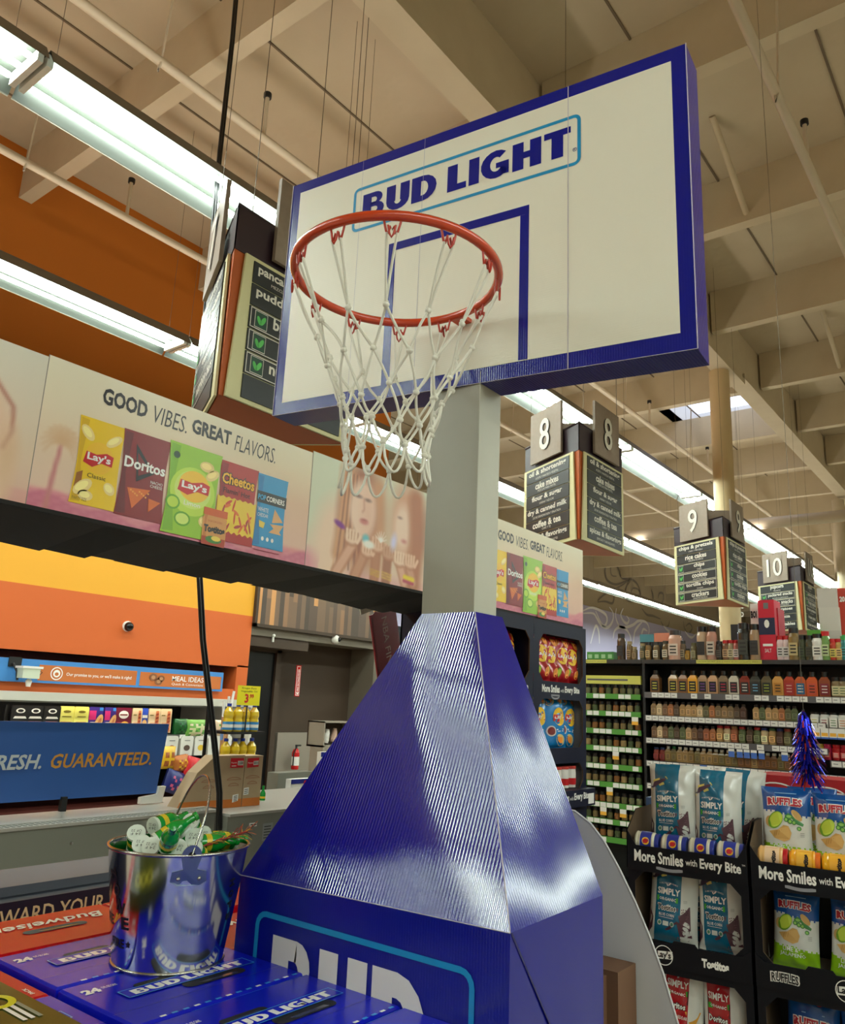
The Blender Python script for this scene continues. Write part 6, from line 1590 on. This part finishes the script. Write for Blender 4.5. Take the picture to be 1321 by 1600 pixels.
# ================================================================== spice shelving facing the viewer
XS = 7.0; FS = Fr((XS, 0, 0), (0, -1, 0), (0, 0, 1))      # u = -y
root = thing('spice_shelving', 'wide black shelving unit filled with rows of spice bottles', 'shelving', (7.2, 1.5, 0))
b = MB(); b.box((XS + .30, -1.2, 0), (XS + .34, 2.912, 2.02), M_black)
for y in (2.90, 1.02, -1.2): b.box((XS - .02, y - .012, 0), (XS + .32, y + .012, 2.0), M_black)
b.box((XS - .03, -1.2, 1.985), (XS + .34, 2.912, 2.02), mat('top_shelf_dark', (46, 42, 40), .4)); b.box((XS - .02, -1.2, 0), (XS + .3, 2.912, .12), M_black)
wpart(b, 'frame', root)
M_rail, M_tag, M_tagb, M_yt = mat('rail_grey', (90, 86, 88), .4), mat('price_tag_white', (222, 220, 214), .5), mat('price_tag_blue', (60, 100, 180), .5), mat('strip_yellow', (200, 196, 90), .5)
b = MB()
for u0, u1 in ((-3.9, -3.25), (-2.42, -1.88)):
    b = MB()
    b.poly([(u0, 1.987), (u1, 1.987), (u1, 2.017), (u0, 2.017)], Fr((XS - .03, 0, 0), (0, -1, 0), (0, 0, 1)), .002, M_yt); b.text('CAUTION: DO NOT climb on shelves, ask store personnel for assistance', Fr((XS - .03, 0, 0), (0, -1, 0), (0, 0, 1)), u0 + .01, 1.995, u1 - u0 - .02, .014, I_k, .004)
    wpart(b, 'caution_strip', root, 'yellow strip with small black lettering')
rnd = random.Random(21)
def rail(z, y0, y1, miss=0, step=.058):
    b = MB(); b.box((XS - .035, y1, z - .028), (XS - .02, y0, z + .022), M_rail); b.box((XS - .02, y1, z - .012), (XS + .3, y0, z + .012), M_black)
    y = y0 - .01
    f = Fr((XS - .036, 0, 0), (0, -1, 0), (0, 0, 1))
    while y - step > y1:
        if rnd.random() > miss:
            b.poly([(-y, z - .022), (-y + step * .92, z - .022), (-y + step * .92, z + .018), (-y, z + .018)], f, .001, M_tagb if rnd.random() < .02 else M_tag)
            b.poly([(-y + step * .15, z - .004), (-y + step * .6, z - .004), (-y + step * .6, z + .001), (-y + step * .15, z + .001)], f, .002, M_rail)
        y -= step
    return b
for z in (1.715, 1.517, 1.327, 1.135):
    wpart(rail(z, 2.89, 1.03 if z != 1.517 and z != 1.327 else 1.43, .35 if z > 1.7 else .03), 'shelf', root)
for z in (1.48, 1.24): wpart(rail(z, 1.42, -1.1, .2, .075), 'shelf', root)
wpart(rail(.95, 2.89, -1.1, .1), 'shelf', root); wpart(rail(.72, 2.89, -1.1, .1), 'shelf', root); wpart(rail(1.715, 1.0, -1.1, .3), 'shelf', root)
f = Fr((XS - .04, 0, 0), (0, -1, 0), (0, 0, 1))
for px in (1144, 1157, 1168, 1179, 1191, 1227): p = at(px, 1179, 'X', XS - .04); b = MB(); b.poly([(-p.y - .025, 1.235), (-p.y + .022, 1.235), (-p.y + .022, 1.30), (-p.y - .025, 1.30)], f, .003, M_tagb); b.poly([(-p.y - .025, 1.28), (-p.y + .022, 1.28), (-p.y + .022, 1.30), (-p.y - .025, 1.30)], f, .0035, M_tag); wpart(b, 'price_flag', root)
for px in (1277, 1290, 1303, 1316): b = MB(); p = at(px, 1148, 'X', XS - .04); b.poly([(-p.y - .03, 1.42), (-p.y + .025, 1.42), (-p.y + .025, 1.50), (-p.y - .03, 1.50)], f, .003, M_tag); b.poly([(-p.y - .025, 1.44), (-p.y + .02, 1.44), (-p.y + .02, 1.465), (-p.y - .025, 1.465)], f, .004, P_('tag_orange', (230, 170, 60))); b.poly([(-p.y - .03, 1.42), (-p.y + .025, 1.42), (-p.y + .025, 1.432), (-p.y - .03, 1.432)], f, .0035, M_tagb); wpart(b, 'price_flag', root)
SPM = {}
def spc(c): return mat('spice_%02x%02x%02x' % c, c, .25, coat=.3)
def spice(y, z, w, h, c, capc, labc, name, label, group, square=True, cat='spice jar', dx=0, cap_h=.2, lab=(.12, .62), ink=None):
    """One small bottle: body, shoulders, cap and a paper label, in one low mesh (a few pixels wide in the photo)."""
    key = (round(w, 3), round(h, 3), c, capc, labc, square, cap_h, lab, ink)
    if key not in SPM:
        b = MB(); r = w / 2; hb = h * (1 - cap_h) * .86
        if square:
            b.box((-r * .8, -r, 0), (r * .8, r, hb * .92), spc(c))
            b.add([(-r * .8, -r, hb * .92), (r * .8, -r, hb * .92), (r * .8, r, hb * .92), (-r * .8, r, hb * .92), (-r * .45, -r * .5, h * (1 - cap_h)), (r * .45, -r * .5, h * (1 - cap_h)), (r * .45, r * .5, h * (1 - cap_h)), (-r * .45, r * .5, h * (1 - cap_h))], [(0, 1, 5, 4), (1, 2, 6, 5), (2, 3, 7, 6), (3, 0, 4, 7), (4, 5, 6, 7)], spc(c))
        else:
            b.lathe([(r, 0), (r, hb), (r * .78, h * (1 - cap_h))], spc(c), 12)
        b.lathe([(r * (.62 if square else .82), h * (1 - cap_h)), (r * (.62 if square else .82), h)], mat('cap_%02x%02x%02x' % capc, capc, .3), 10)
        if labc:
            f = Fr((-r * (.8 if square else 1.0) - .001, r, 0), (0, -1, 0), (0, 0, 1)); W2 = 2 * r
            b.poly([(W2 * .14, hb * lab[0]), (W2 * .86, hb * lab[0]), (W2 * .86, hb * (lab[0] + lab[1])), (W2 * .14, hb * (lab[0] + lab[1]))], f, .0015, mat('paper_%02x%02x%02x' % labc, labc, .5))
            if ink:
                for kk in range(3):
                    yy = hb * (lab[0] + lab[1] * (.18 + .27 * kk)); b.poly([(W2 * .26, yy), (W2 * .74, yy), (W2 * .74, yy + hb * .06), (W2 * .26, yy + hb * .06)], f, .003, mat('paper_%02x%02x%02x' % ink, ink, .5))
        o = b.build(name); SPM[key] = o; o.location = (XS + .04 + dx, y, z)
        return tag(o, label, cat, group)
    o = SPM[key].copy(); COL.objects.link(o); o.location = (XS + .04 + dx, y, z); o.name = name
    return tag(o, label, cat, group)
def cname(c):
    r, g, b_ = c
    if r > 200 and g > 200: return 'cream'
    if r > 180 and g > 130: return 'mustard'
    if r > 150 and g < 100: return 'rust red'
    if r > 130 and g > 90: return 'tan'
    if g > r: return 'green'
    if r > 95: return 'brown'
    return 'dark'
def ypx(zx, s=4.25, o=1010, py=1100): return at(o + zx / s, py, 'X', XS + .02).y
K_ = (16, 15, 15)
# top row: large square bottles with black caps
xs = (62, 183, 248, 313, 380, 447, 517, 587, 660, 730, 805, 880, 955, 1030, 1107, 1190)
cs = [((120, 84, 50), (20, 18, 18), (190, 180, 60)), ((176, 140, 90), (24, 20, 18), (196, 186, 60)), ((140, 96, 62), (22, 18, 18), (190, 180, 60)), ((226, 160, 50), (26, 22, 20), (206, 180, 60)), ((160, 126, 92), (22, 18, 22), (110, 60, 130)), ((196, 150, 110), (26, 20, 24), (110, 60, 120)), ((130, 106, 80), (22, 20, 20), (170, 30, 60)), ((206, 196, 176), (30, 22, 24), (150, 70, 80)), ((130, 44, 30), (34, 18, 14), (200, 190, 180)), ((62, 62, 56), (22, 22, 22), (110, 160, 190)), ((96, 84, 60), (26, 30, 22), (150, 160, 50)), ((206, 150, 80), (180, 120, 40), (30, 24, 20)), ((176, 66, 46), (160, 30, 30), (206, 150, 130)), ((190, 90, 50), (20, 90, 130), (206, 200, 190)), ((206, 92, 50), (190, 70, 40), (30, 24, 20)), ((140, 70, 44), (120, 16, 30), (220, 210, 200))]
for i, (x, (c, lb, ik)) in enumerate(zip(xs, cs)):
    spice(ypx(x, py=1080), 1.739, .082, .19, c, K_, lb, 'spice_bottle', 'large %s bottle with black cap, %s from the left on the highest row' % (cname(c), ORD[i]), 'large spice bottles of the top row', True, 'spice bottle', 0, .2, (.10, .66), ik)
for i, x in enumerate((1265, 1312)): spice(ypx(x, py=1085), 1.739, .075, .15, (130, 110, 80), K_, (206, 196, 150), 'spice_bottle', 'round grinder bottle right of the large square bottles, %s one' % ORD[i], 'grinder bottles', False, 'spice bottle', 0, .2, (.1, .7), (60, 90, 50))
rnd = random.Random(31)
pal = [(150, 120, 84), (176, 140, 92), (120, 90, 64), (160, 96, 66), (90, 72, 56), (104, 100, 70), (186, 150, 104), (132, 110, 80), (206, 180, 140), (84, 60, 50), (170, 110, 70), (96, 104, 70)]
def row(xs, z, w, h, nm, py, capf, labf, sq=True, pal=pal):
    for i, x in enumerate(xs):
        c = pal[(i * 7 + rnd.randrange(3)) % len(pal)]; lb = labf(i, c)
        spice(ypx(x, py=py), z, w, h, c, capf(i), lb, 'spice_jar', 'small %s spice jar, %s from the left on %s' % (cname(c), ORD[i], nm), 'spice jars on ' + nm, sq, 'spice jar', 0, .16, (.2, .5), (40, 32, 26))
row((50, 88, 127, 163, 202, 242, 281, 318, 357, 399, 438, 479, 521, 561, 603, 645, 730, 771, 813, 858, 900, 943, 986), 1.541, .050, .118, 'the second shelf row', 1115, lambda i: (44, 38, 34), lambda i, c: tuple(min(255, int(v * 1.25)) for v in c))
row((55, 92, 127, 166, 204, 243, 283, 321, 361, 400, 443), 1.351, .050, .118, 'the third shelf row, left half', 1150, lambda i: (34, 30, 28), lambda i, c: tuple(min(255, int(v * 1.25)) for v in c))
caps = [(170, 30, 36), (170, 30, 36), (150, 110, 60), (170, 30, 36), (60, 60, 56), (170, 30, 36), (30, 50, 120), (50, 90, 50), (30, 40, 100), (150, 60, 40)]
row((490, 538, 586, 638, 688, 737, 786, 838, 888, 938), 1.351, .062, .128, 'the third shelf row, right half', 1150, lambda i: caps[i], lambda i, c: tuple(min(255, int(v * 1.4)) for v in c), False)
row((67, 108), 1.159, .055, .11, 'the lowest visible row, left end', 1190, lambda i: (30, 50, 90), lambda i, c: (150, 40, 40), False, [(120, 50, 40)])
row((147, 185, 224, 262, 300, 343, 382, 424, 463, 503, 546, 588, 632, 677, 720, 763, 808, 851, 896, 940), 1.159, .052, .125, 'the lowest visible row', 1195, lambda i: (214, 212, 200) if i not in (1,) else (40, 120, 60), lambda i, c: tuple(min(255, int(v * 1.2)) for v in c), True, [(130, 104, 60), (120, 80, 46), (150, 120, 76), (110, 96, 56)])
for i, (x, lc) in enumerate(((1123, (190, 180, 60)), (1187, (150, 30, 50)), (1248, (80, 130, 70)), (1308, (200, 110, 50)))):
    spice(ypx(x, py=1130), 1.504, .075, .115, (216, 214, 206), K_, (226, 222, 212), 'seasoning_jar', 'white labelled jar with black cap right of the tinsel, %s from the left' % ORD[i], 'white seasoning jars', False, 'jar', 0, .14, (.05, .8), lc)
for i, (x, c) in enumerate(((1152, (190, 160, 50)), (1203, (150, 24, 60)), (1262, (160, 24, 30)), (1315, (150, 20, 30)))):
    spice(ypx(x, py=1170), 1.264, .066, .115, c, c, (206, 60, 60) if i else (226, 200, 90), 'seasoning_jar', '%s seasoning jar right of the tinsel on the lower rail, %s from the left' % ('mustard' if i == 0 else 'dark red', ORD[i]), 'red seasoning jars', False, 'jar', 0, .14, (.2, .5), (226, 200, 190))
# left narrow unit with green price rails
rnd = random.Random(41)
groot = thing('seasoning_rack', 'narrow rack of tiny spice jars with green price strips, left of the wide spice shelves', 'shelving', (XS, 3.2, 0))
b = MB(); b.box((XS + .30, 2.916, 0), (XS + .34, 3.91, 2.02), M_black); b.box((XS - .02, 3.89, 0), (XS + .32, 3.912, 2.0), M_black); b.box((XS - .03, 2.916, 1.985), (XS + .34, 3.912, 2.02), mat('top_shelf_dark', (46, 42, 40), .4)); b.box((XS - .02, 2.916, 0), (XS + .3, 3.9, .12), M_black); wpart(b, 'frame', groot)
b = MB(); b.box((XS - .02, 2.93, 1.80), (XS + .02, 3.9, 1.875), M_yt); b.poly([(-3.45, 1.83), (-3.05, 1.83), (-3.05, 1.845), (-3.45, 1.845)], Fr((XS - .021, 0, 0), (0, -1, 0), (0, 0, 1)), .002, M_rail); wpart(b, 'yellow_header', groot)
M_grn = mat('strip_green', (76, 140, 50), .5)
zs = (1.69, 1.537, 1.38, 1.23, 1.075, .922, .749, .61, .462)
for zi, z in enumerate(zs):
    b = MB(); b.box((XS - .035, 2.93, z - .024), (XS - .02, 3.9, z + .022), M_grn); b.box((XS - .02, 2.93, z - .01), (XS + .3, 3.9, z + .01), M_black)
    f = Fr((XS - .036, 0, 0), (0, -1, 0), (0, 0, 1)); y = 3.88
    while y > 3.0:
        if rnd.random() > .3: b.poly([(-y, z - .02), (-y + .055, z - .02), (-y + .055, z + .018), (-y, z + .018)], f, .001, M_tag)
        if rnd.random() < .10: b.poly([(-y, z - .09), (-y + .06, z - .09), (-y + .06, z - .022), (-y, z - .022)], f, .002, M_tag); b.poly([(-y, z - .09), (-y + .06, z - .09), (-y + .06, z - .06), (-y, z - .06)], f, .003, P_('tag_orange', (230, 170, 60)))
        y -= .062
    wpart(b, 'shelf', groot)
gp = [(96, 90, 56), (120, 100, 64), (70, 80, 50), (150, 124, 80), (130, 84, 44), (100, 100, 70)]
rn = ('top', 'second', 'third', 'fourth', 'fifth', 'sixth', 'seventh', 'eighth', 'ninth')
for zi, z in enumerate(zs):
    for i in range(9):
        c = gp[(i * 5 + zi * 3 + rnd.randrange(2)) % len(gp)]
        spice(3.53 - .069 * i, z + .024, .055, .082, c, (26, 26, 24), None, 'spice_jar', 'tiny %s jar, %s from the left on the %s green strip' % (cname(c), ORD[i], rn[zi]), 'tiny jars on the green strips', False, 'spice jar', -.02, .35)
# things standing on top of the shelving
def ytop(zx): return at(900 + zx / 3.138, 1020, 'X', XS + .06).y
GTp = 'bottles on top of the spice shelving'
tl = [(225, .085, .24, (70, 50, 36), K_, (30, 20, 20), 'tall dark bottle at the left end'), (265, .06, .17, (120, 96, 64), (150, 130, 90), (150, 120, 80), 'small tan jar right of the tall dark bottle'), (290, .055, .12, (130, 110, 80), (150, 130, 90), (160, 130, 90), 'short tan jar before the teal box'),
 (330, .06, .15, (80, 80, 60), (150, 130, 90), (150, 130, 90), 'jar under the teal box, left'), (358, .06, .16, (130, 100, 60), K_, (190, 160, 110), 'jar under the teal box, right'), (397, .065, .16, (120, 100, 70), (60, 60, 60), (206, 196, 170), 'grey capped jar under the orange box'), (443, .07, .17, (110, 90, 60), (60, 60, 50), (206, 196, 170), 'jar beside the big pink salt jar'),
 (490, .13, .26, (206, 160, 140), (50, 44, 44), (206, 186, 170), 'big pink salt jar with dark lid'), (527, .06, .17, (110, 90, 70), (40, 40, 40), (160, 140, 110), 'slim jar right of the pink salt jar'), (550, .05, .10, (176, 130, 50), K_, (206, 160, 60), 'tiny mustard jar'), (581, .06, .15, (110, 100, 70), (90, 90, 60), (160, 150, 110), 'olive jar'),
 (623, .10, .29, (190, 160, 130), K_, (40, 34, 30), 'tall black capped jar, left of a pair'), (670, .10, .29, (190, 140, 120), K_, (190, 176, 160), 'tall black capped jar, right of a pair'), (706, .07, .16, (50, 44, 40), K_, (90, 80, 70), 'dark round jar'), (738, .065, .17, (130, 90, 66), (180, 20, 30), (190, 150, 110), 'red capped jar, first of three'), (764, .065, .17, (150, 130, 100), (180, 20, 30), (206, 190, 150), 'red capped jar, second of three'), (791, .065, .17, (190, 110, 100), (180, 20, 30), (220, 200, 190), 'red capped jar, third of three'),
 (830, .115, .31, (40, 38, 34), K_, (60, 60, 50), 'tall dark green jar left of the red carton'), (883, .10, .30, (160, 130, 100), K_, (50, 44, 40), 'tall black labelled jar touching the red carton'),
 (1008, .07, .20, (220, 190, 190), (190, 20, 30), (206, 200, 196), 'white and red salt shaker, left'), (1037, .07, .20, (214, 190, 190), (190, 20, 30), (206, 200, 196), 'white and red salt shaker, right'), (1075, .10, .26, (130, 104, 60), K_, (190, 170, 120), 'tall jar with cream label'), (1112, .075, .20, (60, 66, 44), K_, (60, 70, 40), 'dark green jar, left of two'), (1150, .08, .20, (66, 66, 50), K_, (60, 60, 40), 'dark green jar, right of two'),
 (1191, .10, .21, (226, 222, 214), K_, (226, 222, 210), 'white jar with black cap'), (1230, .08, .23, (110, 150, 80), (190, 20, 30), (190, 206, 150), 'green jar with red lid'), (1265, .065, .17, (190, 60, 40), (190, 20, 30), (226, 206, 100), 'red lidded jar, left of two'), (1295, .065, .17, (196, 160, 90), (190, 20, 30), (226, 190, 120), 'red lidded jar, right of two'), (1318, .06, .19, (40, 120, 120), (60, 160, 80), (60, 150, 150), 'teal jar at the right edge')]
for (x, w, h, c, cp, lb, t) in tl: spice(ytop(x), 2.02, w * .92, h, c, cp, lb, 'spice_jar', t + (' on top of the spice shelving' if len(t.split()) < 11 else ' on the shelving'), GTp, False, 'jar', .02, .16, (.2, .55), (40, 34, 30))
def tbox(zx0, zx1, z0, z1, c, label, x=XS + .10, d=.12, art=None, name='small_box', cat='box'):
    y0, y1 = at(900 + zx0 / 3.138, 1015, 'X', x).y, at(900 + zx1 / 3.138, 1015, 'X', x).y
    b = MB(); b.box((x, y1, z0), (x + d, y0, z1), flat(c, .45, 'box')); f = Fr((x, y0, z0), (0, -1, 0), (0, 0, 1))
    if art: art(b, f, y0 - y1, z1 - z0)
    return solo(b, name, label, cat)
def a_g(b, f, w, h):
    for k in range(4): b.poly([(w * (.05 + .25 * k), h * .25), (w * (.2 + .25 * k), h * .25), (w * (.2 + .25 * k), h * .7), (w * (.05 + .25 * k), h * .7)], f, .003, P_('pale_mint', (150, 190, 140)))
tbox(55, 185, 2.02, 2.10, (60, 130, 50), 'low green carton with pale print at the left end of the shelving top', art=a_g)
tbox(316, 384, 2.19, 2.26, (70, 130, 140), 'teal flat box lying over the small jars', XS + .13); tbox(386, 462, 2.19, 2.27, (214, 130, 100), 'salmon flat box next to the teal box', XS + .13)
tbox(316, 462, 2.02, 2.19, (30, 26, 24), 'dark carton behind the small jars', XS + .14)
def a_salt(b, f, w, h):
    b.poly([(0, h * .42), (w, h * .42), (w, h * .70), (0, h * .70)], f, .003, P_('navy_ink', (20, 24, 60))); b.ell(f, w * .5, h * .6, w * .16, h * .07, .004, I_w, 10); b.poly([(w * .35, h * .85), (w * .65, h * .85), (w * .65, h * .95), (w * .35, h * .95)], f, .003, P_('grey_print', (110, 110, 108)))
    b.poly([(w * .2, h * .23), (w * .8, h * .23), (w * .8, h * .27), (w * .2, h * .27)], f, .004, I_w); b.text('SALT', f, w * .3, h * .13, w * .4, h * .06, I_w, .004)
tbox(905, 985, 2.02, 2.52, (206, 20, 50), 'tall red salt carton with a navy band', XS + .04, .2, a_salt)
tbox(985, 1003, 2.02, 2.46, (190, 16, 46), 'narrow side of a second red carton behind the first', XS + .12, .2)
tbox(866, 902, 2.34, 2.52, (226, 222, 214), 'small white sign with black letters left of the red carton', XS + .25, .01, lambda b, f, w, h: b.text('BOI', f, w * .08, h * .3, w * .8, h * .35, I_k, .003, .05), 'small_sign', 'sign')
b = MB(); yy = at(900 + 884 / 3.138, 1000, 'X', XS + .26).y; b.tube([(XS + .26, yy, 2.02), (XS + .26, yy, 2.36)], .006, M_black, 6); solo(b, 'sign_stem', 'thin black stem holding the small white sign', 'sign stem')
tbox(765, 800, 2.02, 2.34, (36, 32, 32), 'dark box behind the red capped jars', XS + .2)
tbox(1140, 1205, 2.22, 2.27, (90, 160, 50), 'green flat box over the dark green jars', XS + .12); tbox(1140, 1205, 2.02, 2.22, (60, 40, 30), 'brown box under the green flat box', XS + .14)
tbox(1205, 1305, 2.27, 2.46, (206, 202, 190), 'upper off white carton stacked at the right end', XS + .2, .2); tbox(1203, 1300, 2.46, 2.62, (200, 196, 186), 'top off white carton of the stack at the right end', XS + .2, .2); tbox(1205, 1305, 2.02, 2.27, (196, 190, 180), 'lower off white carton of the stack at the right end', XS + .2, .2)
def a_rs(b, f, w, h): b.text('20', f, w * .3, h * .70, w * .6, h * .12, I_w, .004, .05)
tbox(1300, 1345, 2.24, 2.62, (196, 60, 40), 'red and white carton cut by the right edge of the view', XS + .25, .1, a_rs); tbox(1300, 1345, 2.02, 2.24, (70, 170, 90), 'green carton under the red and white one', XS + .25, .1)
# hanging banner far down the aisle, behind sign nine
b = MB(); p = at(1157, 1003, 'X', 12.0); b.box((12.0, p.y - .02, p.z - .2), (12.02, at(1147, 950, 'X', 12.0).y, at(1152, 950, 'X', 12.0).z + .3), I_k); f = Fr((12.0, at(1147, 950, 'X', 12.0).y, p.z), (0, -1, 0), (0, 0, 1)); b.text('THE', f, .02, .48, .12, .07, I_w, .005, .03); b.text('RED', f, .02, .36, .12, .07, I_w, .005, .03); b.ell(f, .08, .2, .05, .09, .005, P_('label_red', (206, 30, 40)), 12)
for yy in (.0,): b.tube([(12.01, f(.06, 0).y, f(0, .8).z), (12.01, f(.06, 0).y, ZD)], .003, M_wire, 4)
solo(b, 'hanging_banner', 'small black banner with white letters beside the cream column', 'banner')
# other shelving farther back so that the aisles continue
for k, x in enumerate((10.6, 14.0)):
    b = MB(); b.box((x, -1.5, 0), (x + .5, 3.7, 1.98), M_black)
    for z in (.3, .6, .9, 1.2, 1.5, 1.8): b.box((x - .02, -1.5, z), (x, 3.7, z + .04), M_tag)
    solo(b, 'back_shelving', 'dark shelving run of the %s aisle beyond the spice shelves' % ('next' if k == 0 else 'farthest'), 'shelving')
b = MB(); b.tube([(14.5, 1.2, 4.9), (14.5, 9.5, 4.9)], .10, M_pipe, 12); solo(b, 'duct', 'pale round duct crossing above the far aisles', 'duct')
